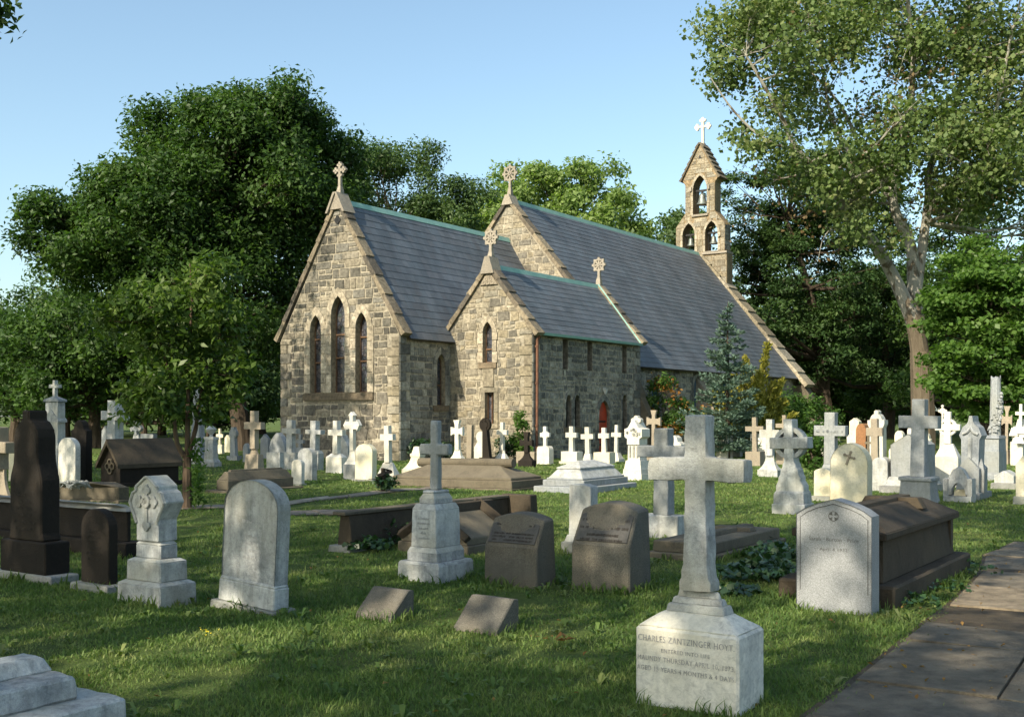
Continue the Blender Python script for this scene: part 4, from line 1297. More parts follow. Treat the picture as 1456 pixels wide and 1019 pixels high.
def ledger(label, box, tiers, top, mat='brown', ridge=None, cross=False, group='tomb slabs', roll=False, name='tomb_slab', cross_mat=None):
    """stepped slab: tiers (top row, inset in metres), then a hipped lid to row top"""
    ft = fit(*box); o, w_, t_, zz = stone(name, label, 'tomb', ft, group)
    z = -.1; ins = 0; bv = .012
    for i, (yt, ins) in enumerate(tiers):
        z1 = zz(yt)
        m = MB(); m.frustum(0, 0, z, z1, w_ - 2 * ins, t_ - 2 * ins); m.build('plinth' if i == 0 and len(tiers) > 1 else 'slab', M[mat], o, bv); z = z1 - .002
    if top is not None:
        z1 = zz(top); rw, rd = ridge or (w_ * .5, t_ * .5)
        m = MB(); m.frustum(0, 0, z, z1, w_ - 2 * ins - .03, t_ - 2 * ins - .03, max(rw, .01), max(rd, .01)); m.build('lid', M[mat], o, bv)
        z = z1
    if cross:
        m = MB(); L, Wd = t_ - 2 * ins - .2, w_ - 2 * ins - .25
        lw = .07
        m.frustum(0, 0, z - .05, z + .035, lw * 1.6, L * .9, lw, L * .88); m.frustum(0, L * .18, z - .06, z + .034, Wd * .62, lw * 1.6, Wd * .6, lw)
        m.build('relief_cross', M[cross_mat or mat], o, .006)
    if roll:
        m = MB(); m.tube([(-w_ * .39, 0, z + .05), (w_ * .39, 0, z + .05)], [.10, .10], 14); m.build('roll', M[mat], o)
    return o, w_, t_, zz


# ---- the near cross with the inscribed block
def hoyt():
    m0, w_, t_, ym = fit(903, 1050, 1087, 1017)
    o = empty('cross_monument', Vector((m0.x, m0.y, gz(m0.x, m0.y) - .01)), RZ)
    tag(o, 'large weathered grey marble cross on an inscribed block, nearest the camera', 'grave cross', 'marble cross monuments')
    FRINGE.append((m0.x, m0.y, w_, t_, RZ))
    h = .437
    m = MB(); m.frustum(0, 0, -.1, h, w_, t_); m.frustum(0, 0, h - .0005, h + .083, w_ - .004, t_ - .004, w_ * .60, t_ - w_ * .38)
    m.build('block', M['white'], o, .014, (.035, .0034, 15))
    z = h + .08; W0, D0 = w_ * .58, t_ - w_ * .42 + .03
    for k, (a, hh) in enumerate(((0, .045), (.05, .035), (.10, .04))):
        m = MB(); m.frustum(0, 0, z - .004, z + hh, W0 - a, D0 - a, W0 - a - .02, D0 - a - .02); m.build('step', M['grey'], o, .008, (.05, .003, 12)); z += hh
    zt = 1.62
    sb, st = .070, .064
    m = MB()
    m.prism([(-.098, z), (.098, z), (.098, z + .05), (.082, z + .075), (sb + .004, z + .15), (st, 1.257), (.292, 1.25), (.292, 1.378), (st + .004, 1.385), (st, zt), (-st, zt), (-st - .004, 1.385), (-.292, 1.378), (-.292, 1.25), (-st, 1.257), (-sb - .004, z + .15), (-.082, z + .075), (-.098, z + .05)], -.066, .066)
    m.build('cross', M['grey'], o, .014, (.034, .008, 11), seg=2)
    y = -t_ / 2 - .0035
    for txt, dz, cap, k in (('CHARLES ZANTZINGER HOYT.', .060, .034, .93), ('ENTERED INTO LIFE', .122, .021, .47), ('MAUNDY THURSDAY APRIL 10, 1873.', .172, .027, .94), ('AGED 15 YEARS 4 MONTHS & 4 DAYS.', .228, .026, .95)):
        lettering(o, txt, 0, y, h - dz, cap, w_ * k, 'letter')


hoyt()


# ---- granite headstone in front of the brown tomb
def price():
    o, w_, t_, zz = headstone('grey granite headstone with a blunt pointed top before the brown tomb', (1132, 1239, 1250, 878), 711, 734, 'low', 'granite', None, .045, 'headstones')
    y = -t_ / 2 + .011
    lettering(o, 'Sarah \u00b7 Burton \u00b7 Price', 0, y, zz(769), .030, w_ * .66, 'darkcut')
    lettering(o, 'April 4 1932', 0, y, zz(783.5), .024, w_ * .37, 'darkcut')
    m = MB(); r = .036; c = zz(735.5)
    m.ring(0, c, r, r * 1.13, y - .003, y + .004, 28)
    for k in range(4):
        Mx = Matrix.Translation((0, 0, c)) @ Matrix.Rotation(math.pi / 4 + k * math.pi / 2, 4, 'Y')
        m.prism([(.010, 0), (r * .97, -r * .42), (r * .97, r * .42)], y - .003, y + .003, Mx)
    m.build('emblem', M['darkcut'], o)
    h = w_ / 2; z0, zs, z1 = zz(845), zz(739), zz(718)
    ln = [(-.90, z0), (-.90, zs), (-.72, zs + (z1 - zs) * .36), (-.42, zs + (z1 - zs) * .70), (0, z1), (.42, zs + (z1 - zs) * .70), (.72, zs + (z1 - zs) * .36), (.90, zs), (.90, z0)]
    m = MB(); m.tube([(x * h, y, z) for x, z in ln], [.0035] * 9, 4); m.build('border_line', M['darkcut'], o)


price()


# ---- leaning round marble headstone
o, w_, t_, zz = headstone('tall white round-topped marble headstone, stained and leaning, on a blue-grey slab', (313, 388, 407, 871), 683, 722, 'round', 'grey', (.07, .05), .045, 'headstones', .06, (738, 800, 6, .5, 'faint'))
m = MB(); m.frustum(0, 0, .045, .225, w_ + .035, t_ + .03, w_ + .03, t_ + .025); m.frustum(0, 0, .224, .25, w_ + .03, t_ + .025, w_ + .004, t_ + .004); m.build('plinth', M['grey'], o, .01)


# ---- small gothic marble stone with carved cross head
def gothic_cross():
    o, w_, t_, zz = stone('cross_monument', 'pale stepped marble stone with a carved pointed cross head', 'gravestone', fit(165, 227, 281, 866), 'marble cross monuments')
    b = .012; z = -.1
    for i, (yt, a, c) in enumerate(((833, 1, .98), (829, .98, .80), (801, .78, .77), (797, .77, .60), (777, .56, .56), (772, .56, .46))):
        z1 = zz(yt)
        m = MB(); m.frustum(0, 0, z, z1, w_ * a, t_ - w_ * (1 - a) * .8, w_ * c, t_ - w_ * (1 - c) * .8)
        m.build('base' if i < 2 else 'step', M['grey'], o, b if yt in (833, 801, 777) else .004, (.05, .003, 9)); z = z1 - .002
    s = w_ * .25; hw = w_ * .415; z0, zt = z, zz(678)
    za, zb, zc = zz(741), zz(715), zz(701)
    prof = [(-s, z0), (s, z0), (s, za), (hw, zb), (hw * .82, zc), (s * 1.05, zz(698)), (s * 1.05, zz(692)), (.02, zt), (-.02, zt), (-s * 1.05, zz(692)), (-s * 1.05, zz(698)), (-hw * .82, zc), (-hw, zb), (-s, za)]
    d = .10
    m = MB(); m.prism(prof, -d, d); m.build('head', M['grey'], o, .008)
    c = zz(715)
    m = MB()
    for k in range(4):
        Mx = Matrix.Translation((0, 0, c)) @ Matrix.Rotation(k * math.pi / 2, 4, 'Y'); L = .095 if k != 1 else .20
        m.prism([(0, -.018), (L, -.018), (L, .018), (0, .018)], -d - .016, -d + .01, Mx)
        r = .034
        for x, zq in ((L, .026), (L, -.026), (L + .025, 0)):
            m.prism([(x + r * .8 * math.cos(q), zq + r * .8 * math.sin(q)) for q in [i * math.pi / 5 for i in range(10)]], -d - .017 - .001 * abs(zq), -d + .01, Mx)
    m.ring(0, c, .030, .055, -d - .024, -d + .005, 14)
    m.build('relief_cross', M['grey'], o, .003)
    m = MB()    # moulded edge round the head
    pr = prof[3:12]
    e = [(s * .92, za - .02)] + [(x * .93, z) for x, z in prof[2:13]] + [(-s * .92, za - .02)]
    for p, q in zip(e, e[1:]): m.tube([(p[0], -d - .004, p[1] - .012), (q[0], -d - .004, q[1] - .012)], [.014, .014], 6)
    m.build('moulding', M['grey'], o)


gothic_cross()

# ---- dark stones at the near edge of the shade
headstone('small dark brown round-topped headstone beside the tall black monument', (115, 154, 168, 842), 724, 752, 'round', 'dark', (.08, .07), 0, 'headstones', .0, (752, 800, 6, .6, 'darkletter'))


def dark_monument():
    o, w_, t_, zz = stone('dark_monument', 'tall blackish brownstone monument with rounded shoulders on a plinth', 'monument', fit(-12, 72, 113, 832))
    m = MB(); m.frustum(0, 0, -.1, zz(818), w_, t_); m.build('footing', M['slab'], o, .012)
    z = zz(818)
    m = MB(); m.frustum(0, 0, z - .002, zz(772), w_ * .76, t_ * .88); m.build('plinth', M['dark'], o, .012)
    z = zz(772); h = w_ * .285
    pr = [(-h, z), (h, z), (h, z + .04), (h * .93, z + .07), (h * .93, zz(684)), (h * .88, zz(676)), (h * .74, zz(660)), (h * .70, zz(645)), (h * .70, zz(622)), (h * .62, zz(610)), (h * .40, zz(600)), (h * .2, zz(597)), (h * .2, zz(583)), (-h * .2, zz(583)), (-h * .2, zz(597)), (-h * .40, zz(600)), (-h * .62, zz(610)), (-h * .70, zz(622)), (-h * .70, zz(645)), (-h * .74, zz(660)), (-h * .88, zz(676)), (-h * .93, zz(684)), (-h * .93, z + .07), (-h, z + .04)]
    m = MB(); m.prism(pr, -t_ * .34, t_ * .34); m.build('shaft', M['dark'], o, .015)
    dashes(o, -t_ * .34 - .001, zz(760), zz(700), 6, h * .7, 'darkletter', 4)


dark_monument()


# ---- two tan granite stones with bronze plaques
def plaque_stone(label, xl, xc, xr, yb, ykl, ykc, yt, yend, xtl, xtc):
    ft = fit(xl, xc, xr, yb)
    o, w_, t_, zz = stone('plaque_stone', label, 'gravestone', ft, 'granite stones with slanting plaques')
    zk, ze, zt = zz(ykc) + .0, zz(yend), zz(yt)
    run = t_ * .42; y0 = -t_ / 2
    bm = MB(); n = 10
    rows = []
    arc = lambda x: (zt - ze) * (1 - (2 * x / w_) ** 2)
    xs = [-w_ / 2 + w_ * i / n for i in range(n + 1)]
    wt = .96
    def strip(f): return [bm.bm.verts.new(f(x)) for x in xs]
    r0 = strip(lambda x: (x, y0, -.1)); r1 = strip(lambda x: (x * .995, y0 + .005, zk)); r2 = strip(lambda x: (x * wt, y0 + run, ze + arc(x) - .01)); r3 = strip(lambda x: (x * wt, t_ / 2 - .035, ze + arc(x))); r4 = strip(lambda x: (x, t_ / 2, -.1))
    for a, b in ((r0, r1), (r1, r2), (r2, r3), (r3, r4), (r4, r0)):
        for i in range(n): bm.bm.faces.new((a[i], a[i + 1], b[i + 1], b[i]))
    for e in (0, n): bm.bm.faces.new([r[e] for r in (r0, r1, r2, r3, r4)])
    bm.build('block', M['tan_granite'], o, .012)
    # plaque on the slope, itself arched
    p0, p1 = Vector((0, y0 + .005, zk)), Vector((0, y0 + run, ze - .01))
    sd = (p1 - p0); L = sd.length; sd /= L; nr = Vector((0, -sd.z, sd.y))
    hw = w_ * .44; ar = (zt - ze) * .8
    pr = [(-hw, .035), (hw, .035), (hw, L - .05)] + [(hw * (1 - 2 * i / 8), L - .05 + ar * (1 - (1 - 2 * i / 8) ** 2)) for i in range(1, 8)] + [(-hw, L - .05)]
    m = MB()
    A_ = [m.bm.verts.new(p0 + Vector((x, 0, 0)) + sd * t + nr * .012) for x, t in pr]; B_ = [m.bm.verts.new(p0 + Vector((x, 0, 0)) + sd * t - nr * .02) for x, t in pr]
    m.bm.faces.new(A_)
    for i in range(len(pr)): m.bm.faces.new((A_[i], A_[(i + 1) % len(pr)], B_[(i + 1) % len(pr)], B_[i]))
    pl = m.build('plaque', M['bronze'], o, .004)
    return o, w_, t_, p0, sd, nr, L, pl


def slope_rows(o, p0, sd, nr, rows, seed):
    """worn raised letters on the slanting plaque, unreadable at this distance"""
    r = random.Random(seed); m = MB()
    for t, hw, h in rows:
        x = -hw
        while x < hw:
            wd = r.uniform(.012, .024)
            if r.random() > .12:
                for dx in (0, wd * .55):
                    c = p0 + Vector((x + dx, 0, 0)) + sd * (t + r.uniform(-.002, .002)) + nr * .0135
                    a, b = Vector((.0028, 0, 0)), sd * h * r.uniform(.7, 1)
                    m.poly([c - a - b, c + a - b, c + a + b, c - a + b])
                if r.random() < .6:
                    c = p0 + Vector((x + wd * .28, 0, 0)) + sd * (t + h * r.choice((-.8, 0, .8))) + nr * .0135
                    a, b = Vector((wd * .3, 0, 0)), sd * .003
                    m.poly([c - a - b, c + a - b, c + a + b, c - a + b])
            x += wd
    m.build('inscription', M['darkletter'], o)


o, w_, t_, p0, sd, nr, L, pl = plaque_stone('smaller tan granite stone with an upper slanting dark bronze plaque', 688, 763, 792, 838, 774, 779, 731, 740, 713, 777)
slope_rows(pl, p0, sd, nr, [(L * .78, w_ * .36, .012), (L * .60, w_ * .13, .010), (L * .46, w_ * .36, .010), (L * .34, w_ * .37, .010), (L * .22, w_ * .37, .010)], 3)
o, w_, t_, p0, sd, nr, L, pl = plaque_stone('larger tan granite stone with a bronze plaque before the marble stump', 812, 895, 927, 847, 774, 777, 716, 727, 824, 905)
slope_rows(pl, p0, sd, nr, [(L * .90, w_ * .25, .014), (L * .70, w_ * .40, .014), (L * .48, w_ * .41, .014), (L * .28, w_ * .26, .013), (L * .14, w_ * .36, .013)], 8)


# ---- two low slanting markers in the grass
def slant(label, xl, xc, xr, yb, yfl, yt, mat):
    o, w_, t_, zz = stone('slant_marker', label, 'gravestone', fit(xl, xc, xr, yb), 'low slanting grave markers')
    zf, zt = zz(yfl), zz(yt); y0 = -t_ / 2
    pr = [(y0, -.1), (t_ / 2, -.1), (t_ / 2, zt - .01), (t_ / 2 - .07, zt), (y0, zf)]
    m = MB()
    a = [m.bm.verts.new((-w_ / 2, y, z)) for y, z in pr]; b = [m.bm.verts.new((w_ / 2, y, z)) for y, z in pr]
    m.bm.faces.new(a); m.bm.faces.new(b[::-1])
    for i in range(5): m.bm.faces.new((a[i], b[i], b[(i + 1) % 5], a[(i + 1) % 5]))
    m.build('block', M[mat], o, .008, (.05, .003, 14))


slant('low slanting granite marker in the grass, farther from the near cross', 504, 555, 589, 884, 877, 842, 'tan_granite')
slant('low slanting granite marker in the grass, closer to the near cross', 645, 706, 738, 903, 895, 855, 'tan_granite')

# ---- cross on a tall marble pedestal
def tall_pedestal():
    o, w_, t_, zz = stone('cross_monument', 'blue-grey cross on a tall marble pedestal beside the grave kerb', 'grave cross', fit(565, 624, 674, 831), 'marble cross monuments')
    z = -.1
    for i, (yt, a, c, n) in enumerate(((804, 1, .99, 'base'), (800, .99, .93, 'base'), (787, .72, .72, 'plinth'), (780, .72, .62, 'plinth'), (726, .605, .57, 'die'), (718, .57, .46, 'die'), (711, .37, .37, 'cap'), (703, .37, .24, 'cap'), (699, .27, .27, 'cap'))):
        z1 = zz(yt); m = MB(); m.frustum(0, 0, z, z1, w_ * a, t_ - w_ * (1 - a) * .82, w_ * c, t_ - w_ * (1 - c) * .82)
        m.build(n, M['grey'], o, .008 if abs(a - c) < .05 else .003, (.06, .003, 9) if i in (0, 4) else None); z = z1 - .002
    m = MB(); h = w_ * .085
    m.prism(cross_profile(z, zz(598), zz(632), zz(648), w_ * .345, h * 1.15, h, 0), -h * .95, h * .95); m.build('cross', M['bluegrey'], o, .012, (.05, .006, 9))
    dashes(o, -(t_ - w_ * .4 * .82) / 2 - .004, zz(770), zz(735), 5, w_ * .16, 'faint', 5)


tall_pedestal()

# ---- marble stump behind the plaque stones
o, w_, t_, zz = stone('marble_stump', 'broken white marble shaft standing on a low base behind the plaque stones', 'gravestone', fit(797, 843, 862, 790))
m = MB(); m.frustum(0, 0, -.1, zz(772), w_, t_); m.build('base', M['slab'], o, .012)
m = MB(); m.frustum(0, 0, zz(772) - .002, zz(762), w_ * .86, t_ * .86, w_ * .72, t_ * .72); m.build('step', M['grey'], o, .006)
m = MB(); m.prism([(-w_ * .34, zz(763)), (w_ * .34, zz(763)), (w_ * .33, zz(692)), (w_ * .1, zz(689)), (-w_ * .33, zz(690))], -t_ * .28, t_ * .28); m.build('shaft', M['grey'], o, .008, (.05, .006, 9))

# ---- thick grey cross behind the near cross
cross_monument('thick blue-grey rounded cross on a square marble block behind the nearest cross', (912, 963, 976, 766), [(733, 1, 1)], (609, 634, 651, 1.33, .42, .38), 'bluegrey', base_mat='grey', erode=True, depth=.2)

# ---- long low brown tomb beside it
o, w_, t_, zz = ledger('low flat brownstone tomb between the nearest cross and the ivy', (918, 1014, 1118, 800), [(786, 0), (770, .06)], None, 'brown')
z = zz(770)
m = MB(); m.frustum(0, .1, z - .004, z + .05, w_ * .2, t_ * .72, w_ * .16, t_ * .7); m.frustum(0, t_ * .2, z - .003, z + .052, w_ * .6, .2, w_ * .56, .16); m.build('relief_cross', M['brown'], o, .008)


# ---- big brown sarcophagus behind the granite headstone
def big_tomb():
    o, w_, t_, zz = stone('sarcophagus', 'massive dark brownstone sarcophagus with a hipped lid beside the flagstone path', 'tomb', fit(1106, 1272, 1380, 868), None)
    zp = .20; m = MB(); m.frustum(0, 0, -.1, zp, w_, t_); m.build('plinth', M['umber'], o, .02, (.14, .012, 4))
    zb = .565; m = MB(); m.frustum(0, 0, zp - .002, zb, w_ - .26, t_ - .26, w_ - .34, t_ - .34); m.build('chest', M['umber'], o, .012)
    m = MB(); m.frustum(0, 0, zb - .002, zb + .06, w_ - .18, t_ - .18); m.frustum(0, 0, zb + .059, zb + .22, w_ - .18, t_ - .18, w_ * .30, t_ - 1.0); m.build('lid', M['umber'], o, .008)
    m = MB(); zt = zb + .22
    m.frustum(0, -.05, zt - .02, zt + .035, .16, t_ - 1.2, .13, t_ - 1.25); m.frustum(0, .35, zt - .07, zt + .034, w_ * .62, .16, w_ * .5, .13); m.build('relief_cross', M['umber'], o, .006)
    for sy in (-1, 1):
        for q in (-1, 1): m = MB(); m.frustum(q * (w_ - .36) / 2 * .98, sy * (t_ - .36) / 2 * .98, zp, zb - .002, .1, .1); m.build('pilaster', M['umber'], o)


big_tomb()


# ---- stepped white slab cut by the corner of the picture
def corner_slab():
    k = Vector(((181 - CX) / F * 5.46, 5.46, 0)); w_, t_ = 1.0, 1.9
    c = k - RX * (w_ / 2) - DY * (t_ / 2)
    o = empty('tomb_slab', Vector((c.x, c.y, 0)), RZ); tag(o, 'stepped grey-white marble slab with a cushion-like carved cross in the near corner', 'tomb', 'tomb slabs')
    m = MB(); m.frustum(0, 0, -.1, .2, w_, t_); m.build('plinth', M['grey'], o, .012, (.05, .006, 9))
    m = MB(); m.frustum(0, -.02, .198, .315, w_ - .34, t_ - .26, w_ - .36, t_ - .28); m.build('slab', M['grey'], o, .015, (.04, .008, 10))
    m = MB(); m.frustum(0, .02, .31, .385, .26, t_ - .36, .17, t_ - .42); m.frustum(0, .25, .31, .38, w_ - .42, .3, w_ - .5, .2)
    m.ring(0, 0, .12, .2, .30, .36, 20); m.bm.verts.ensure_lookup_table()
    m.build('relief_cross', M['grey'], o, .012, (.05, .005, 9))


corner_slab()


# ---- cradle grave: kerb rail, hipped slab, ivy
def kerb_grave():
    c = gp(503, 783)
    o = empty('grave_kerb', Vector((c.x, c.y, 0)), RZ); tag(o, 'weathered dark stone kerb rail with sloping end block round an ivy bed', 'grave kerb', 'tomb slabs')
    L = 3.3
    m = MB(); pr = [(-.30, -.1), (.0, -.1), (.0, .05), (-.01, .05), (-.05, .43), (-.25, .43), (-.29, .05), (-.30, .05)]
    m.prism([(-.27, -.1), (-.03, -.1), (-.04, .12), (-.08, .42), (-.22, .42), (-.26, .12)], .0, L); m.build('rail', M['umber'], o, .01)
    m = MB(); m.frustum(-.15, L / 2 - .05, .418, .46, .2, L + .1); m.build('coping', M['brown'], o, .008)
    m = MB(); m.frustum(-.15, .06, -.1, .06, .36, .34, .34, .3); m.build('foot_block', M['slab'], o, .01)
    m = MB(); m.frustum(.05, L + .1, -.1, .47, .55, .22, .5, .18); m.build('head_block', M['umber'], o, .012)
    d, w_, t_, ym = fit(565, 665, 745, 792)
    o2 = empty('tomb_slab', Vector((d.x, d.y, 0)), RZ); tag(o2, 'dark hipped stone slab with a raised cross behind the tall marble pedestal', 'tomb', 'tomb slabs')
    m = MB(); m.frustum(0, 0, -.1, .12, w_, t_); m.build('plinth', M['brown'], o2, .012)
    m = MB(); m.prism([(-w_ / 2 + .03, .118), (w_ / 2 - .03, .118), (w_ / 2 - .03, .2), (0, .50), (-w_ / 2 + .03, .2)], -t_ / 2 + .03, t_ / 2 - .03); m.build('lid', M['brown'], o2, .01)
    m = MB(); m.frustum(0, 0, .46, .56, .15, t_ + .02, .12, t_)
    for sx in (-1, 1):
        m.tube([(0, .35, .53), (sx * (w_ / 2 - .02), .35, .22)], [.075, .075], 4); m.tube([(0, -t_ / 2 + .03, .51), (sx * (w_ / 2 - .02), -t_ / 2 + .03, .19)], [.06, .06], 4)
    m.build('relief_cross', M['umber'], o2, .006)


kerb_grave()

# ---- large tomb slabs in the middle distance
o, w_, t_, zz = ledger('wide brownstone tomb with a stone roll along its ridge, before the church', (554, 727, 774, 698), [(695, -.03), (684, 0), (680, .05)], 664, 'brown', (None or 2.0, .2), roll=True)
ledger('white marble stepped tomb with a hipped lid on the sunny lawn', (758, 833, 906, 702), [(692, 0), (683, .14), (680, .20)], None, 'bluegrey')


def white_lid():
    ft = fit(758, 833, 906, 702)
    for ob in list(bpy.data.objects):
        if ob.get('label', '').startswith('white marble stepped tomb'):
            zz = lambda y: EYE - (y - HY) * ft[3] / F
            w_, t_ = ft[1], ft[2]
            a = zz(680); b = zz(667); c = zz(656)
            m = MB(); m.frustum(0, 0, a - .002, b, w_ - .44, t_ - .44, w_ - .75, t_ - .75); m.build('lid', M['grey'], ob, .01)
            m = MB(); m.frustum(0, 0, b - .002, b + .03, w_ - .7, t_ - .7); m.frustum(0, 0, b + .029, c, w_ - .7, t_ - .7, .05, t_ - 1.5); m.build('ridge_slab', M['grey'], ob, .008)


white_lid()
ledger('grey-brown tomb slab with a flat relief cross, behind the leaning headstone', (293, 325, 431, 701), [(697, 0), (683, .16)], 671, 'brown', (.12, 1.6), cross=True)
ledger('long brown tomb slab under the tree beside the cream headstone', (70, 166, 182, 716), [(712, -.05), (694, 0)], 688, 'brown', (1.0, .5))


def dark_long_tomb():
    o, w_, t_, zz = stone('tomb_slab', 'long dark slate-coloured chest tomb behind the small dark headstone', 'tomb', fit(-60, 178, 205, 793), 'tomb slabs')
    m = MB(); m.frustum(0, 0, -.1, zz(768), w_, t_); m.build('plinth', M['dark'], o, .012)
    m = MB(); m.frustum(0, 0, zz(768) - .002, zz(725), w_ - .2, t_ - .2); m.build('chest', M['bluegrey'] if False else M['dark'], o, .01)
    m = MB(); m.frustum(0, 0, zz(725) - .002, zz(717), w_ - .08, t_ - .08, w_ - .5, t_ - .4); m.build('lid', M['slab'], o, .01)


dark_long_tomb()


def roofed_tomb():
    ft = fit(135, 168, 262, 694)
    o, w_, t_, zz = stone('sarcophagus', 'house-shaped dark brown tomb with a gabled stone roof under the tree', 'tomb', ft)
    m = MB(); m.frustum(0, 0, -.1, zz(687), w_, t_); m.build('plinth', M['dark'], o, .012)
    h = w_ / 2
    body = [(-h * .86, zz(688)), (h * .86, zz(688)), (h * .86, zz(656)), (0, zz(628)), (-h * .86, zz(656))]
    m = MB(); f = m.prism(body, -t_ / 2 + .12, t_ / 2 - .12); m.build('body', M['dark'], o)
    m = MB()
    for sg in (-1, 1):
        pr = [(0, zz(632)), (0, zz(624)), (sg * h * 1.0, zz(660)), (sg * h * 1.0, zz(666))]
        m.prism(pr if sg < 0 else pr[::-1], -t_ / 2 + .02, t_ / 2 - .02)
    m.build('roof', M['umber'], o)
    m = MB(); c = zz(663)
    for k in range(4): m.ring(h * .22 * math.cos(k * math.pi / 2), c + h * .22 * math.sin(k * math.pi / 2), h * .13, h * .2, -t_ / 2 + .09, -t_ / 2 + .125, 14)
    m.build('relief_cross', M['brown'], o)


roofed_tomb()

# ---- the stones further back, one by one
C = cross_monument
HS = headstone
# far side, under the trees beside the tall black monument
C('brown sandstone cross with a flaring foot, half hidden beside the tall black monument', (-30, 12, 30, 722), [(704, 1, 1), (668, .62, .34, 'h')], (607, 628, 644, .62, .26, .22), 'pink', base_mat='brown')
HS('yellowish round-topped headstone peering out beside the tall black monument', (12, 26, 34, 684), 637, 648, 'round', 'cream')
HS('narrow white headstone edge just beside the tall black monument', (32, 42, 50, 668), 634, 641, 'round', 'white')
HS('brilliant white round-topped headstone beside the tall black monument', (83, 106, 114, 692), 622, 637, 'round', 'white')
HS('dark brown headstone with notched shoulders in the deep shade', (101, 122, 131, 690), 597, 612, 'shoulder', 'dark')


def gabled_shaft():
    o, w_, t_, zz = stone('monument', 'tall pale monument with gabled faces and a cross finial in the shade', 'monument', fit(58, 84, 98, 672))
    m = MB(); m.frustum(0, 0, -.1, zz(655), w_, t_); m.build('base', M['bluegrey'], o)
    m = MB(); m.frustum(0, 0, zz(655), zz(572), w_ * .78, t_ * .78, w_ * .72, t_ * .72); m.build('shaft', M['grey'], o)
    h = w_ * .44
    m = MB(); m.prism([(-h, zz(600)), (h, zz(600)), (h, zz(597)), (0, zz(582)), (-h, zz(597))], -t_ * .45, t_ * .45)
    m.build('gable', M['grey'], o)
    m = MB(); m.frustum(0, 0, zz(571), zz(568), w_ * .88, t_ * .88); m.frustum(0, 0, zz(568), zz(563), w_ * .88, t_ * .88, .1, .1); m.build('cap', M['bluegrey'], o)
    m = MB(); m.prism(cross_profile(zz(564), zz(540), zz(546), zz(551), w_ * .28, w_ * .06, w_ * .06), -.05, .05); m.build('cross', M['grey'], o)


gabled_shaft()
C('tall marble cross rising behind the house-shaped dark tomb', (147, 168, 180, 668), [(640, 1, .9)], (569, 584, 597, 1.35, .52, .48), 'grey')
C('small floral-ended cross behind the roof of the house-shaped tomb', (183, 198, 206, 650), [(625, 1, .8), (618, .7, .5)], (599, 606, 612, .95, .25, .22), 'grey', end='flory')
HS('low grey headstone just behind the gable of the house-shaped tomb', (144, 153, 158, 652), 605, 612, 'gable', 'bluegrey')
HS('wide low grey stone behind the far end of the house-shaped tomb', (200, 217, 223, 648), 617, 620, 'flat', 'bluegrey')


def obelisk():
    o, w_, t_, zz = stone('obelisk', 'pale blue-grey obelisk rising behind the slim young tree', 'monument', fit(262, 284, 300, 660))
    for a, b, c, d, n in ((None, 652, 1, 1, 'base'), (652, 632, .78, .74, 'die'), (632, 628, .86, .86, 'cap'), (628, 560, .55, .34, 'shaft'), (560, 552, .34, .02, 'tip')):
        z0 = -.1 if a is None else zz(a) - .002
        m = MB(); m.frustum(0, 0, z0, zz(b), w_ * c, t_ * c, w_ * d, t_ * d); m.build(n, M['bluegrey'], o)


obelisk()


def urn_pedestal():
    o, w_, t_, zz = stone('monument', 'marble pedestal topped by a draped urn behind the slim young tree', 'monument', fit(286, 304, 315, 664))
    for a, b, c, d, n in ((None, 657, 1, 1, 'base'), (657, 653, .9, .75, 'base'), (653, 625, .68, .60, 'die'), (625, 621, .76, .72, 'cap')):
        z0 = -.1 if a is None else zz(a) - .002
        m = MB(); m.frustum(0, 0, z0, zz(b), w_ * c, t_ * c, w_ * d, t_ * d); m.build(n, M['grey'], o)
    m = MB(); hz = zz(604) - zz(621); r = w_ * .3
    m.lathe([(.4 * r, 0), (.25 * r, .15 * hz), (.8 * r, .45 * hz), (r, .65 * hz), (.6 * r, .8 * hz), (.35 * r, .92 * hz), (.05 * r, hz)], 0, 0, 12, zz(621)); m.build('urn', M['grey'], o, smooth=True)


urn_pedestal()
C('small pale cross in the far lawn between the obelisk and the brown cross', (306, 315, 320, 645), [(632, 1, .8)], (609, 617, 622, 1.0, .28, .24), 'cream')
HS('small cream headstone on the far lawn beside the grey wheel cross', (319, 327, 330, 643), 618, 622, 'shoulder', 'cream')
C('small grey wheel cross standing on the far lawn', (322, 337, 344, 654), [(648, 1, 1)], (607, 614, 619, .62, .5, .28), 'bluegrey', ring=(.22, .34))
HS('small pointed blue-grey headstone beside the tall brown cross', (345, 352, 356, 656), 630, 638, 'gothic', 'bluegrey')
C('tall pinkish-brown sandstone cross with an inscribed sloping block', (346, 367, 377, 672), [(646, 1, .86), (638, .60, .34, 'h')], (584, 600, 610, 1.15, .34, .30), 'pink')
HS('narrow grey headstone with a gabled top behind the brown cross', (370, 381, 385, 652), 617, 624, 'gable', 'bluegrey')
HS('weathered upright marble block beside the tall brown cross', (379, 398, 404, 677), 643, 645, 'flat', 'grey')
HS('pyramid-shaped marble stone with a carved top against the chancel corner', (383, 404, 411, 660), 615, 640, 'gothic', 'bluegrey')
C('blue-white cross on a square block, first from the chancel corner', (401, 419, 426, 668), [(643, 1, .95)], (597, 609, 616, 1.1, .40, .38), 'grey', ic=False)
C('small grey cross peeping out against the chancel wall', (420, 430, 434, 652), [(636, 1, .95)], (617, 625, 630, .95, .34, .3), 'bluegrey')
HS('grey-white round-topped headstone with a deep side behind the tiny round stone', (423, 444, 451, 684), 637, 648, 'round', 'grey')
HS('tiny round-topped white headstone beside the brown relief-cross slab', (414, 428, 433, 690), 653, 660, 'round', 'white', (.05, .04))
C('blue-white cross on a block, second from the chancel corner', (434, 452, 460, 668), [(644, 1, 1), (640, 1, .8)], (598, 611, 617, 1.2, .42, .40), 'grey')
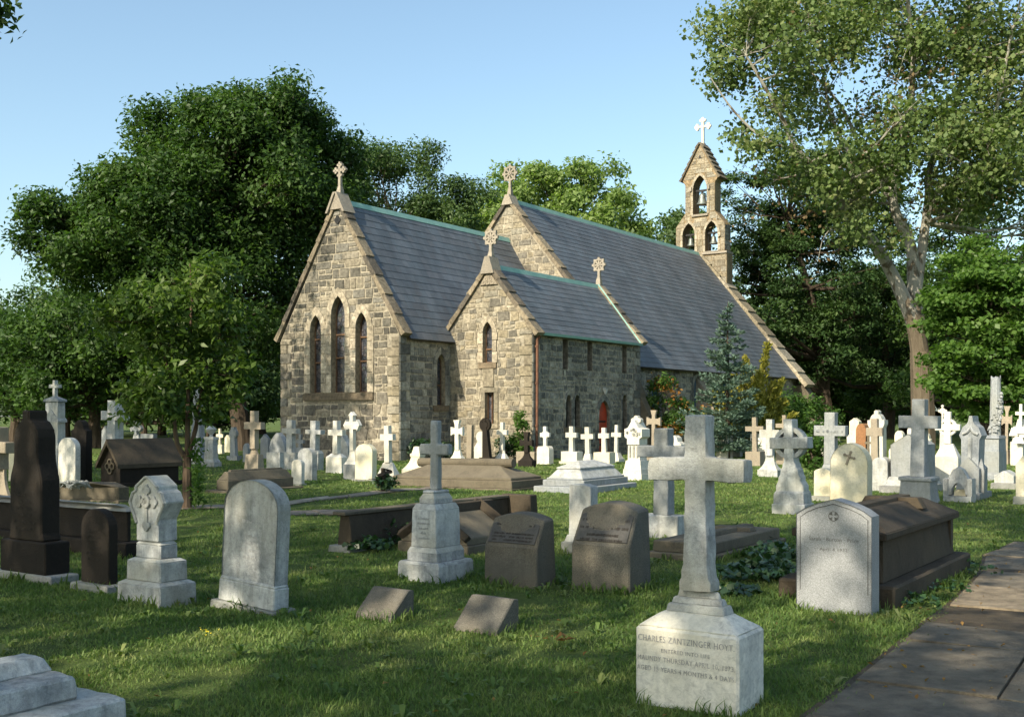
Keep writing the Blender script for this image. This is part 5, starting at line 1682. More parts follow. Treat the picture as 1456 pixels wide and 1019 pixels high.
C('bright white cross on a gabled block, third from the chancel corner', (463, 486, 494, 673), [(650, 1, 1), (645, 1, .6)], (598, 611, 619, .92, .30, .27), 'white')
HS('marble shrine-like stone with a small roof behind the bright white cross', (478, 494, 501, 662), 618, 634, 'gable', 'grey')
C('white cross with pointed floral ends and a flaring foot', (488, 506, 516, 681), [(660, 1, 1), (640, .95, .42, 'h')], (585, 599, 610, 1.32, .30, .28), 'white', end='point', base_mat='bluegrey')
HS('cream segment-topped headstone standing square on the sunny grass', (505, 528, 535, 684), 631, 643, 'shoulder' if False else 'round', 'cream', (.07, .04))
C('white cross on an octagon-like spreading foot beside the cream headstone', (535, 560, 570, 680), [(676, 1, 1), (658, .96, .5)], (605, 617, 626, .70, .27, .25), 'white')


def bell_pedestal(label, box, y0, y1, y2, y3):
    o, w_, t_, zz = stone('pedestal', label, 'gravestone', fit(*box), 'headstones')
    m = MB(); m.frustum(0, 0, -.1, zz(y0), w_, t_); m.build('base', M['cream'], o)
    z, a = zz(y0), .94; n = 6; m = MB()
    for k in range(1, n + 1):
        f_ = k / n; g = .94 - .52 * (1 - (1 - f_) ** 2); z1 = zz(y0) + (zz(y1) - zz(y0)) * f_
        m.frustum(0, 0, z, z1, w_ * a, t_ * a, w_ * g, t_ * g); z, a = z1, g
    m.build('die', M['cream'], o)
    m = MB(); m.frustum(0, 0, zz(y1), zz(y2), w_ * .48, t_ * .48); m.frustum(0, 0, zz(y2), zz(y3), w_ * .38, t_ * .38, w_ * .24, t_ * .24); m.build('cap', M['cream'], o)


bell_pedestal('cream bell-shaped pedestal without its cross, behind the tall blue-grey cross', (571, 601, 617, 674), 667, 649, 645, 635)
C('carved white cross rising behind the brown tomb with the roll', (634, 656, 668, 664), [(656, 1, 1), (648, .9, .5), (640, .5, .34)], (597, 609, 617, .74, .25, .22), 'white', end='flare')
HS('slender grey-brown post stone against the sunny vestry corner', (663, 670, 673, 655), 604, 606, 'flat', 'pink')
HS('white headstone with a round carved head before the dark wheel cross', (674, 692, 698, 657), 613, 636, 'disc', 'white')
C('dark brown pierced wheel cross leaning out behind a white headstone', (680, 697, 706, 658), [(650, 1, .9)], (594, 600, 607, .58, .60, .22), 'dark', ring=(.28, .44), group='dark stone crosses', depth=.16, tilt=-.06)
C('white cross on a stepped foot before the vestry window', (702, 719, 726, 657), [(653, 1, 1), (645, .95, .55), (640, .5, .38)], (600, 611, 618, .85, .28, .25), 'white')
HS('small dark headstone in the bushes under the vestry corner', (723, 732, 736, 650), 622, 627, 'gable', 'dark')
HS('pinkish block with sloping sides behind the dark brown cross', (734, 759, 765, 659), 642, 645, 'flat', 'pink')
C('dark brown cross with notched foot standing alone on the grass', (736, 757, 763, 663), [(655, 1, .96), (643, .9, .32, 'h')], (614, 627, 633, .86, .27, .24), 'dark', end='flare', group='dark stone crosses')
HS('white stone whose sloping shoulders carry a small ringed cross', (763, 781, 787, 660), 634, 640, 'gothic', 'white')
C('small white ringed cross on the sloping white stone near the rust-brown pipe', (769, 778, 783, 659), [(638, .6, .5)], (606, 615, 621, 1.45, .5, .46), 'white', ring=(.34, .52), depth=.1)
C('white cross on a cream block, first of four near the red door', (796, 821, 830, 660), [(656, 1.08, 1.08), (642, .92, .92)], (606, 615, 622, .62, .24, .21), 'white', base_mat='cream')
C('white cross on a small flaring foot, second of four near the red door', (827, 840, 846, 656), [(645, 1, .6)], (607, 617, 624, 1.3, .46, .43), 'white')
C('white cross on a cream block, third of four near the red door', (844, 866, 875, 660), [(643, 1, 1)], (608, 616, 623, .66, .27, .24), 'white', base_mat='cream')
C('white cross on a spreading foot, last of four near the red door', (864, 880, 888, 656), [(652, 1, 1), (644, .9, .5)], (604, 615, 621, .85, .28, .25), 'white')


def ornate():
    o, w_, t_, zz = stone('monument', 'ornate white marble monument with carved gable and finial before the orange bush', 'monument', fit(884, 912, 928, 684))
    for a, b, c, d, n in ((None, 674, 1, 1, 'base'), (674, 667, .92, .90, 'base'), (667, 655, .84, .74, 'plinth'), (655, 631, .62, .58, 'die')):
        z0 = -.1 if a is None else zz(a) - .002
        m = MB(); m.frustum(0, 0, z0, zz(b), w_ * c, t_ * c, w_ * d, t_ * d); m.build(n, M['white'], o)
    h = w_ * .44
    m = MB(); m.prism([(-h * .7, zz(632)), (h * .7, zz(632)), (h * .7, zz(624)), (h, zz(621)), (h, zz(610)), (h * .6, zz(608)), (h * .35, zz(602)), (.03, zz(597)), (-.03, zz(597)), (-h * .35, zz(602)), (-h * .6, zz(608)), (-h, zz(610)), (-h, zz(621)), (-h * .7, zz(624))], -t_ * .36, t_ * .36)
    m.build('gable', M['white'], o)
    m = MB(); r = .075; zt = zz(594)
    trefoils(m, [(0, zt), (r, zt - r * .8), (-r, zt - r * .8)], r * .8, -.07, .07); m.build('finial', M['white'], o)
    m = MB()
    for k in range(14): x = rnd.uniform(-h * .8, h * .8); z = zz(619) + rnd.uniform(-.05, .16) * (1 - abs(x) / h); m.frustum(x, -t_ * .37, z, z + .05, .05, .04)
    for sx in (-1, 0, 1): m.prism([(sx * h * .42 - .02, zz(650)), (sx * h * .42 + .02, zz(650)), (sx * h * .42 + .02, zz(634)), (sx * h * .42 - .02, zz(634))], -t_ * .36, -t_ * .28)
    m.build('carving', M['grey'], o)


ornate()
C('brownish carved cross with spreading arms behind the ornate white monument', (918, 935, 941, 655), [(640, 1, 1)], (583, 595, 603, 1.15, .30, .26), 'pink', end='flare', group='brown stone crosses')
HS('low white stone with a scalloped carved top beside the nearest cross', (944, 968, 975, 668), 619, 632, 'scallop', 'white')
HS('white stone seen through the lower branches of the blue spruce', (1018, 1034, 1042, 652), 618, 622, 'round', 'white')
HS('grey stone at the edge of the blue spruce', (1042, 1052, 1056, 650), 624, 628, 'gable', 'grey')
C('tall pinkish cross on a square block beside the blue spruce', (1060, 1081, 1088, 662), [(642, 1, 1)], (593, 606, 613, 1.22, .30, .28), 'pink', group='brown stone crosses')
HS('broad white headstone behind the tall pinkish cross', (1066, 1090, 1098, 652), 617, 620, 'flat', 'white')
C('dappled marble cross with a flaring foot and square base beside the spruce', (1077, 1106, 1113, 679), [(668, 1, 1), (648, .92, .40, 'h')], (596, 611, 622, .98, .33, .30), 'grey')
C('pinkish cross standing behind the grey ringed cross', (1103, 1121, 1128, 660), [(640, 1, 1)], (590, 602, 608, 1.3, .30, .27), 'pink', group='brown stone crosses')


def celtic():
    o, w_, t_, zz = stone('cross_monument', 'weathered grey Celtic ring cross with a scalloped foot on a stepped base', 'grave cross', fit(1097, 1144, 1158, 733), 'marble cross monuments')
    m = MB(); m.frustum(0, 0, -.1, zz(717), w_, t_); m.build('base', M['grey'], o, .012)
    m = MB(); m.frustum(0, 0, zz(717) - .002, zz(703), w_ * .93, t_ * .85, w_ * .91, t_ * .83); m.frustum(0, 0, zz(703) - .002, zz(699), w_ * .91, t_ * .83, w_ * .84, t_ * .72); m.build('step', M['grey'], o, .008)
    z = zz(700); h = w_ * .42; s = w_ * .135
    d = t_ * .30
    pr = [(-h, z), (h, z), (h * .98, zz(692)), (h * .78, zz(684)), (h * .80, zz(680)), (h * .66, zz(675)), (h * .62, zz(668)), (h * .48, zz(665)), (h * .46, zz(661)), (s * 1.12, zz(657)), (s, zz(638)), (s, zz(596)), (-s, zz(596)), (-s, zz(638)), (-s * 1.12, zz(657)), (-h * .46, zz(661)), (-h * .48, zz(665)), (-h * .62, zz(668)), (-h * .66, zz(675)), (-h * .80, zz(680)), (-h * .78, zz(684)), (-h * .98, zz(692))]
    m = MB(); m.prism(pr, -d, d); m.build('shaft', M['grey'], o, .008, (.06, .006, 8))
    a = w_ * .575
    m = MB(); m.prism([(-a, zz(638)), (a, zz(638)), (a, zz(622)), (-a, zz(622))], -d - .004, d + .004); m.build('arm', M['grey'], o, .008, (.06, .006, 8))
    m = MB(); c = zz(630); m.ring(0, c, w_ * .345, w_ * .47, -d * .7, d * .7, 40); m.build('ring', M['grey'], o)


celtic()
C('carved blue-grey cross with leaves along its arms behind the arched headstone', (1160, 1192, 1202, 692), [(676, 1.1, 1.0), (660, .8, .5)], (586, 605, 620, 1.42, .50, .47), 'bluegrey', ic=True)
HS('plain squat marble block with a sloping top beside the arched headstone', (1157, 1181, 1190, 712), 665, 670, 'low', 'cream', (.05, .09))
o, w_, t_, zz = HS('cream pointed-arch headstone with a small tilted cross in relief', (1180, 1233, 1240, 718), 630, 660, 'gothic', 'cream', None, .05)
m = MB(); Mx = Matrix.Translation((0, 0, zz(651))) @ Matrix.Rotation(.35, 4, 'Y'); y = -t_ / 2
m.prism([(-.016, -.13), (.016, -.13), (.016, .10), (-.016, .10)], y - .012, y + .02, Mx); m.prism([(-.085, .012), (.085, .012), (.085, .044), (-.085, .044)], y - .010, y + .02, Mx)
for x, z in ((.09, .028), (-.09, .028), (0, .11)): m.prism([(x + .025 * math.cos(q), z + .025 * math.sin(q)) for q in [i * math.pi / 4 for i in range(8)]], y - .011, y + .02, Mx)
m.build('relief_cross', M['pink'], o)
HS('rust-brown tablet with a carved cross behind the cream arched headstone', (1216, 1230, 1240, 660), 602, 612, 'round', 'rust')
HS('white headstone far back beside the rust-brown tablet', (1205, 1219, 1224, 652), 618, 621, 'flat', 'white')
HS('cream block-shaped stone with a pierced gable far back in the sun', (1207, 1220, 1225, 646), 594, 599, 'gable', 'cream')
C('plain brown sandstone cross of medium height behind the cream arched headstone', (1228, 1252, 1262, 690), [(662, 1, 1)], (595, 608, 620, .98, .42, .40), 'pink', group='brown stone crosses')
C('thin dark brown cross standing just before the white stones', (1229, 1236, 1240, 668), [(655, 1, 1)], (620, 628, 631, 1.35, .42, .36), 'brown', group='brown stone crosses')


def round_white():
    o, w_, t_, zz = stone('headstone', 'brilliant white rounded headstone with a knob on top far back under dark trees', 'gravestone', fit(1234, 1258, 1263, 662), 'headstones')
    h = w_ / 2
    m = MB(); m.prism([(-h * .8, -.1), (h * .8, -.1), (h * .8, zz(608)), (h, zz(603)), (h, zz(597)), (h * .74, zz(597))] + [(h * .74 * math.cos(a), zz(600) + (zz(587.5) - zz(600)) * math.sin(a)) for a in [math.pi * i / 10 for i in range(1, 10)]] + [(-h * .74, zz(597)), (-h, zz(597)), (-h, zz(603)), (-h * .8, zz(608))], -t_ / 2, t_ / 2)
    trefoils(m, [(0, zz(586))], .07, -t_ * .4, t_ * .4); m.build('tablet', M['white'], o)


round_white()
HS('pale blue round-topped headstone beside the cream arched headstone', (1240, 1262, 1269, 698), 650, 659, 'round', 'grey')
o, w_, t_, zz = HS('grey gabled headstone on a stepped foot behind the big grey cross', (1267, 1317, 1330, 700), 617, 632, 'gable', 'bluegrey', None, .05)
m = MB(); m.frustum(0, 0, -.1, zz(690), w_ * 1.3, t_ * 2.2); m.build('footing', M['slab'], o)
m = MB(); m.frustum(0, 0, zz(690) - .002, zz(678), w_ * 1.16, t_ * 1.7, w_ * 1.04, t_ * 1.2); m.build('base', M['grey'], o)
C('big smooth grey cross on a hollow-sided pedestal in the front row of the group', (1272, 1328, 1340, 719), [(684, 1, .76, 'h'), (679, .86, .86)], (567, 591, 609, 1.02, .37, .33), 'bluegrey', depth=.24)
C('brilliant white ringed cross on a broad sloping stone near the sycamore', (1327, 1362, 1368, 694), [(650, 1, .98), (631, .96, .44)], (585, 603, 612, 1.02, .27, .26), 'white', ring=(.26, .38), depth=.16)
C('small white trefoil cross behind the brilliant white ringed cross', (1333, 1345, 1349, 650), [(592, .7, .3)], (576, 582, 586, .95, .22, .2), 'white', end='flory', ring=(.25, .36))


def gothic_stone():
    o, w_, t_, zz = stone('headstone', 'grey gothic headstone with carved shoulders, a blank gable and small pinnacles', 'gravestone', fit(1358, 1394, 1406, 710), 'headstones')
    h = w_ / 2
    m = MB(); m.frustum(0, 0, -.1, zz(700), w_ * 1.08, t_ * 1.3); m.build('base', M['bluegrey'], o)
    m = MB(); m.prism([(-h * .9, zz(700)), (h * .9, zz(700)), (h * .9, zz(666)), (0, zz(650)), (-h * .9, zz(666))], -t_ * .5, t_ * .4); m.build('die', M['bluegrey'], o)
    m = MB(); m.prism([(-h * .68, zz(668)), (h * .68, zz(668)), (h * .72, zz(625)), (h * .9, zz(619)), (h * .62, zz(607)), (h * .32, zz(603)), (h * .2, zz(599)), (h * .12, zz(591)), (-h * .12, zz(591)), (-h * .2, zz(599)), (-h * .32, zz(603)), (-h * .62, zz(607)), (-h * .9, zz(619)), (-h * .72, zz(625))], -t_ * .3, t_ * .3); m.build('tablet', M['bluegrey'], o)
    m = MB(); m.tube([(0, -t_ * .32, zz(662)), (0, -t_ * .32, zz(622))], [.035, .035], 6)
    for sx in (-1, 1): m.tube([(0, -t_ * .32, zz(608)), (sx * h * .3, -t_ * .32, zz(615)), (sx * h * .62, -t_ * .32, zz(617))], [.03, .03, .03], 6)
    m.build('relief_cross', M['grey'], o)
    m = MB(); m.frustum(h * .85, -t_ * .2, zz(700), zz(668), .14, .14); m.frustum(h * .85, -t_ * .2, zz(668), zz(652), .12, .12, .02, .02); m.build('pinnacle', M['bluegrey'], o)


gothic_stone()


def arch_stone():
    o, w_, t_, zz = stone('headstone', 'small marble stone with an open arch between square posts', 'gravestone', fit(1341, 1381, 1388, 716), 'headstones')
    h = w_ / 2; m = MB(); m.frustum(0, 0, -.1, zz(706), w_, t_); m.build('base', M['grey'], o)
    hole = [(h * .52 * math.cos(a), zz(704) + (zz(687) - zz(704)) * math.sin(a)) for a in [math.pi * i / 12 for i in range(13)]]
    pr = [(-h * .8, zz(704)), (-h * .8, zz(684)), (-h * .35, zz(668)), (0, zz(664)), (h * .35, zz(668)), (h * .8, zz(684)), (h * .8, zz(704))] + hole
    m = MB(); m.prism(pr[::-1], -t_ * .28, t_ * .28); m.build('arch', M['grey'], o)
    m = MB()
    m.frustum(-h * .86, 0, zz(706), zz(681), w_ * .17, t_ * .8); m.build('post', M['grey'], o)
    m = MB(); m.frustum(h * .86, 0, zz(706), zz(681), w_ * .17, t_ * .8); m.build('post', M['grey'], o)
    m = MB(); m.frustum(0, .1, zz(706), zz(697), w_ * .42, t_ * .5, w_ * .38, t_ * .3); m.build('cushion', M['cream'], o)


arch_stone()


def broken_column():
    o, w_, t_, zz = stone('broken_column', 'tall broken grey column wound with carved ivy on a square pedestal', 'monument', fit(1396, 1422, 1432, 684))
    for a, b, c, d, n in ((None, 676, 1.1, 1.1, 'base'), (676, 672, 1.05, .95, 'base'), (672, 642, .9, .88, 'pedestal'), (642, 623, .84, .80, 'pedestal'), (623, 619, .88, .74, 'cap')):
        z0 = -.1 if a is None else zz(a) - .002
        m = MB(); m.frustum(0, 0, z0, zz(b), w_ * c, t_ * c, w_ * d, t_ * d); m.build(n, M['bluegrey'], o)
    m = MB(); r0 = w_ * .31; za, zb = zz(620), zz(536); rings = 12; sg = 24; rr = []
    for i in range(rings + 1):
        f_ = i / rings
        rr.append([m.bm.verts.new((r0 * (1.06 - .16 * f_) * (1 - .05 * (k % 2)) * math.cos(2 * math.pi * k / sg), r0 * (1.06 - .16 * f_) * (1 - .05 * (k % 2)) * math.sin(2 * math.pi * k / sg), za + (zb - za) * f_ + (rnd.uniform(-.05, .06) if i == rings else 0))) for k in range(sg)])
    for a, b in zip(rr, rr[1:]):
        for k in range(sg): m.bm.faces.new((a[k], a[(k + 1) % sg], b[(k + 1) % sg], b[k]))
    m.bm.faces.new(rr[-1]); m.build('column', M['bluegrey'], o)
    m = MB()
    for k in range(70):
        f_ = rnd.random() ** .8; a = -1.1 + f_ * 3.2 + rnd.gauss(0, .45); r = r0 * 1.05
        z = za + .05 + (zb - za) * .82 * f_ * rnd.uniform(.7, 1)
        m.frustum(r * math.cos(a - .9), r * math.sin(a - .9), z, z + rnd.uniform(.04, .10), rnd.uniform(.05, .11), rnd.uniform(.05, .11), .03, .03)
    m.build('carving', M['bluegrey'], o)


broken_column()
HS('small grey gabled headstone low in the grass beside the broken column', (1414, 1442, 1449, 697), 669, 676, 'gable', 'grey', (.07, .12))
C('brownish cross standing just behind the broken column', (1421, 1434, 1440, 660), [(640, 1, .7)], (577, 592, 602, 1.15, .34, .3), 'pink', end='flare', group='brown stone crosses')


def rock_cross():
    o, w_, t_, zz = stone('monument', 'white rough rock pile carrying a cross at the edge of the group', 'monument', fit(1434, 1456, 1466, 662))
    m = MB(); m.frustum(0, 0, -.1, zz(632), w_ * .8, t_ * .8, w_ * .7, t_ * .7); m.build('base', M['white'], o)
    m = MB()
    for k in range(26):
        x, y, z = rnd.uniform(-.42, .42) * w_, rnd.uniform(-.4, .4) * t_, rnd.uniform(zz(634), zz(608)); s_ = rnd.uniform(.14, .30)
        m.frustum(x, y, z, z + s_, s_ * 1.3, s_ * 1.2, s_ * .7, s_ * .7, rnd.uniform(-.05, .05), 0)
    m.build('rock', M['white'], o)
    m = MB(); m.prism(cross_profile(zz(612), zz(574), zz(585), zz(590), w_ * .34, w_ * .1, w_ * .09), -.08, .08); m.build('cross', M['white'], o)


rock_cross()
HS('tan pillar stone with a gabled cap cut by the picture edge', (1444, 1466, 1474, 716), 647, 660, 'gable', 'cream', (.05, .14))
# a loose scatter of white stones deep in the sunny group
for i, (x, yb, yt, wd, st, mt, lb) in enumerate((
        (1187, 646, 607, 14, 'gable', 'cream', 'cream gabled stone between the Celtic ring cross and the carved blue-grey cross'),
        (1280, 652, 612, 15, 'round', 'cream', 'cream round-topped stone behind the arm of the big grey cross'),
        (1296, 648, 604, 12, 'gothic', 'white', 'white pointed stone behind the shaft of the big grey cross'),
        (1318, 655, 616, 14, 'shoulder', 'cream', 'cream shouldered stone between the big grey cross and the white ringed cross'),
        (1150, 655, 622, 12, 'round', 'white', 'white stone seen behind the ring of the Celtic cross'),
        (1170, 650, 600, 9, 'flat', 'white', 'tall narrow white stone behind the carved blue-grey cross'),
        (1270, 662, 636, 13, 'round', 'white', 'low white stone beside the brown sandstone cross'),
        (1386, 655, 600, 16, 'round', 'bluegrey', 'blue-grey round stone behind the gothic grey headstone'),
        (1445, 660, 628, 18, 'flat', 'white', 'white block low behind the rock pile'),
        (1008, 648, 628, 12, 'round', 'grey', 'small grey stone behind the shaft of the nearest cross'))):
    HS(lb, (x - wd / 2, x + wd / 2 - 3, x + wd / 2, yb), yt, yt + (yb - yt) * .22, st, mt)

# ------------------------------------------------------------------ trees and plants
def crown_points(rng, ells, nlobe, nclump, nleaf, lobe_r=.34, clump_r=.42, flat=.75, shell=.75):
    """ellipsoids -> lobes -> clumps -> leaf points with a rough outward direction; also the lobe centres"""
    P, O, L = [], [], []
    wts = np.array([e[1][0] * e[1][2] for e in ells]); wts = wts / wts.sum()
    for (c, r), wt in zip(ells, wts):
        c, r = np.array(c, float), np.array(r, float)
        for _ in range(max(2, int(round(nlobe * wt)))):
            d = rng.normal(size=3); d[2] = d[2] * .9 + .15; d /= np.linalg.norm(d)
            k = shell * rng.uniform(.55, 1.08)
            lc = c + d * r * k; lr = r.mean() * lobe_r * rng.uniform(.65, 1.3)
            L.append((lc, lr))
            for _ in range(nclump):
                e = rng.normal(size=3) + d * .55 + np.array([0, 0, .25]); e /= np.linalg.norm(e)
                cc = lc + e * lr * rng.uniform(.55, 1.1) * np.array([1, 1, .8])
                n = rng.poisson(nleaf)
                g = np.clip(rng.normal(size=(n, 3)), -1.7, 1.7) * clump_r * np.array([1, 1, flat])
                P.append(cc + g); o = unit(g * .6 + e * .5 * clump_r + d * .3 * clump_r); O.append(o)
    return np.concatenate(P), np.concatenate(O), L


def make_tree(name, label, base, ells, leaf, lmat, bmat, r0=.3, seed=1, nlobe=30, nclump=9, nleaf=45, lobe_r=.34, clump_r=.42, up=.6, aspect=.55, group=None, trunk_top=.6, cat='tree', limbs=None, shell=.75, flat=.75, zmin=.4, stems=None, twigs=2, droop=0.0):
    rng = np.random.default_rng(seed); base = Vector(base)
    o = empty(name, base, 0); tag(o, label, cat, group)
    b = np.array(base)
    P, O, L = crown_points(rng, ells, nlobe, nclump, nleaf, lobe_r, clump_r, flat, shell)
    if limbs:
        for c, n, r, sp in limbs[1]:
            for _ in range(n):
                cc = np.array(c) + rng.normal(size=3) * r; m = rng.poisson(sp)
                g = rng.normal(size=(m, 3)) * clump_r; P = np.concatenate([P, cc + g]); O = np.concatenate([O, unit(g + 1e-3)])
    k = P[:, 2] > zmin + base.z; P, O = P[k], O[k]
    v, q = leaves(rng, P - b, O, leaf, up, aspect, droop=droop)
    link_mesh('crown', np_mesh('crown', v, q), lmat, o)
    m = MB()
    cx = sum(e[0][0] for e in ells) / len(ells); cy = sum(e[0][1] for e in ells) / len(ells)
    top = max(e[0][2] for e in ells); zt = base.z + (top - base.z) * trunk_top * 1.35
    if stems is None:
        tr = [Vector((0, 0, -.2)), Vector((0, 0, .5))]
        n = 6
        for i in range(1, n + 1):
            f_ = i / n
            tr.append(Vector(((cx - base.x) * f_ ** 1.6 + rng.normal() * .12, (cy - base.y) * f_ ** 1.6 + rng.normal() * .12, .5 + (zt - base.z - .5) * f_)))
        m.tube(tr, [r0 * 1.35, r0] + [r0 * (1 - .8 * i / n) for i in range(1, n + 1)], 9)
        forks = [(tr[i], r0 * (1 - .75 * (i - 1) / n)) for i in range(2, len(tr))]
    else:
        forks = []
        for pts, r1, r2 in stems:
            pts = [Vector(p) - base for p in pts]; n = len(pts)
            # smooth the polyline a little
            sm = []
            for i in range(n - 1):
                for t in (0, .25, .5, .75):
                    p0, p1, p2, p3 = pts[max(i - 1, 0)], pts[i], pts[i + 1], pts[min(i + 2, n - 1)]
                    sm.append(.5 * ((2 * p1) + (p2 - p0) * t + (2 * p0 - 5 * p1 + 4 * p2 - p3) * t * t + (3 * p1 - p0 - 3 * p2 + p3) * t ** 3))
            sm.append(pts[-1])
            rr = [r1 + (r2 - r1) * i / (len(sm) - 1) for i in range(len(sm))]
            m.tube(sm, rr, 9); forks += [(p, r) for p, r in zip(sm, rr)][len(sm) // 4:]
    for lc, lr in L:
        t = Vector(lc) - base
        c = min(forks, key=lambda f: (f[0] - t).length + max(0, f[0].z - t.z) * 2.0)
        p0, r = c; r = min(r * .55, .14 * r0 / .3 + .02)
        mid = p0.lerp(t, .5) + Vector((rng.normal() * .25, rng.normal() * .25, -.12 * (t - p0).length + .1)) * .6
        m.tube([p0, p0.lerp(mid, .5) + Vector((0, 0, .03)), mid, t], [r, r * .8, r * .6, r * .22], 6)
        for _ in range(twigs):
            e = t + Vector(rng.normal(size=3)) * lr * .6
            s_ = mid.lerp(t, rng.uniform(.2, .9)); m.tube([s_, s_.lerp(e, .5) + Vector((0, 0, .06)), e], [r * .28, r * .2, r * .07], 4)
    m.build('trunk', bmat, o, smooth=True)
    return o


def copy_thing(o, loc, rz=0.0, sc=1.0, label=None, squash=1.0):
    r = o.copy(); COL.objects.link(r); r.location = loc; r.rotation_euler = (0, 0, rz); r.scale = (sc, sc, sc * squash)
    if label: r['label'] = label
    for ch in list(o.children):
        c = ch.copy(); COL.objects.link(c); c.parent = r
    return r


def E3(px, py, y, rx, ry, rz): return (tuple(W(px, py, y)), (rx, ry, rz))


def px_ell(px, py, y, hx, hy, depth=1.0):
    """ellipsoid from pixel half sizes at a distance"""
    k = y / F; return (tuple(W(px, py, y)), (hx * k, hx * k * depth, hy * k))


# the great dark tree on the left
make_tree('broadleaf_tree', 'huge dense dark green tree standing beside and behind the chancel gable', W(345, 640, 50).to_3d() * 1 if False else Vector((W(345, 640, 50).x, 50, 0)),
          [px_ell(350, 265, 50, 148, 135, .9), px_ell(200, 345, 49, 130, 105, .9), px_ell(440, 260, 52, 90, 110), px_ell(110, 338, 48, 74, 54), px_ell(300, 420, 50, 165, 130, .8), px_ell(290, 195, 50, 95, 68), px_ell(370, 190, 50, 95, 68), px_ell(215, 285, 50, 60, 52), px_ell(255, 280, 49, 90, 80), px_ell(120, 318, 49, 60, 52)],
          .21, M['oak'], M['bark'], .45, 11, 235, 12, 74, .27, .44, .75, .5, 'great shade trees', .5, zmin=2.6, droop=.25, shell=.86)
# dark bushy tree at the left, behind the tall monument
make_tree('broadleaf_tree', 'dark bushy tree with a thick black trunk behind the tall black monument', (W(138, 640, 54).x, 54, 0),
          [px_ell(110, 500, 54, 120, 80), px_ell(35, 540, 52, 90, 70), px_ell(190, 540, 55, 90, 75)], .24, M['oak'], M['bark'], .36, 5, 46, 11, 45, .3, .4, .7, .5, 'trees behind the graves', zmin=1.0, droop=.2)
make_tree('broadleaf_tree', 'misty green tree at the picture edge below the great dark tree', (W(20, 640, 62).x, 62, 0),
          [px_ell(70, 470, 62, 85, 75), px_ell(15, 560, 60, 80, 60), px_ell(-40, 480, 62, 60, 70)], .26, M['bg'], M['bark'], .3, 6, 30, 10, 42, .32, .42, .7, .5, 'trees behind the graves', zmin=.6)
make_tree('poplar', 'narrow dark poplar spire at the picture edge', (W(-8, 640, 66).x, 66, 0),
          [px_ell(-6, 500, 66, 26, 150, 1), px_ell(-30, 520, 66, 26, 120, 1)], .24, M['oak'], M['bark'], .25, 8, 22, 9, 40, .5, .3, .5, .5, None, .7, zmin=.6)
# the slim young tree among the stones
yb = 18.5
make_tree('young_tree', 'slim young forking tree with bright leaves growing among the graves', (gp(266, 724).x, gp(266, 724).y, 0),
          [px_ell(262, 440, 18.7, 78, 90, .9), px_ell(185, 455, 18.4, 42, 60, .8), px_ell(318, 505, 18.9, 44, 76), px_ell(245, 558, 18.5, 74, 56, .9)],
          .13, M['young'], M['youngbark'], .09, 21, 62, 7, 20, .22, .17, .45, .42, None, .5, zmin=1.35, droop=.45, shell=.9, twigs=3,
          stems=[([gp(266, 724) + Vector((0, 0, -.1)), W(266, 690, 18.66), W(266, 650, 18.66)], .085, .07),
                 ([W(266, 652, 18.66), W(252, 630, 18.6), W(246, 580, 18.55), W(238, 520, 18.5), W(215, 450, 18.4)], .05, .015),
                 ([W(266, 652, 18.66), W(267, 600, 18.7), W(268, 540, 18.7), W(272, 440, 18.7), W(270, 375, 18.7)], .05, .012),
                 ([W(266, 652, 18.66), W(278, 610, 18.75), W(284, 570, 18.8), W(300, 500, 18.9), W(330, 450, 18.9)], .045, .012)])
# sucker shoots up its trunk
rng = np.random.default_rng(77)
ob = bpy.data.objects['young_tree']; bl = np.array(ob.location)
n = 260
P = np.stack([rng.normal(.16, .07, n), rng.normal(0, .07, n), rng.uniform(.05, 1.2, n)], 1)
v, q = leaves(rng, P, unit(rng.normal(size=(n, 3))), .11, .3, .4, droop=.6)
so = link_mesh('foliage', np_mesh('foliage', v, q), M['maple'], ob)

# trees behind the church
make_tree('broadleaf_tree', 'dark leafy tree rising behind the chancel roof', (W(560, 640, 76).x, 76, 0),
          [px_ell(560, 280, 76, 92, 88), px_ell(495, 330, 74, 80, 95), px_ell(630, 320, 77, 70, 70)], .24, M['bg'], M['bark'], .4, 31, 56, 12, 66, .28, .45, .7, .5, 'trees behind the church', zmin=4, droop=.2, shell=.85)
lt = make_tree('broadleaf_tree', 'light green tree showing over the roof between the nave and vestry crosses', (W(700, 640, 92).x, 92, 0),
               [px_ell(700, 330, 92, 62, 75), px_ell(735, 300, 93, 60, 62), px_ell(655, 322, 91, 52, 62)], .36, M['lime'], M['bark'], .4, 33, 26, 10, 48, .34, .5, .7, .55, 'trees behind the church', zmin=6, shell=.82)
make_tree('broadleaf_tree', 'light green tree with two rounded tops over the middle of the nave ridge', (W(800, 640, 90).x, 90, 0),
          [px_ell(762, 300, 90, 55, 62), px_ell(828, 305, 90, 66, 78), px_ell(880, 345, 89, 58, 62), px_ell(800, 265, 90, 35, 30)], .36, M['lime'], M['bark'], .4, 34, 44, 10, 48, .3, .48, .7, .55, 'trees behind the church', zmin=6, shell=.85)
make_tree('broadleaf_tree', 'green tree half hidden behind the bell gable', (W(960, 640, 84).x, 84, 0),
          [px_ell(978, 345, 84, 40, 62), px_ell(930, 370, 86, 40, 45)], .32, M['bg'], M['bark'], .35, 35, 20, 10, 44, .36, .42, .7, .55, 'trees behind the church', zmin=5)
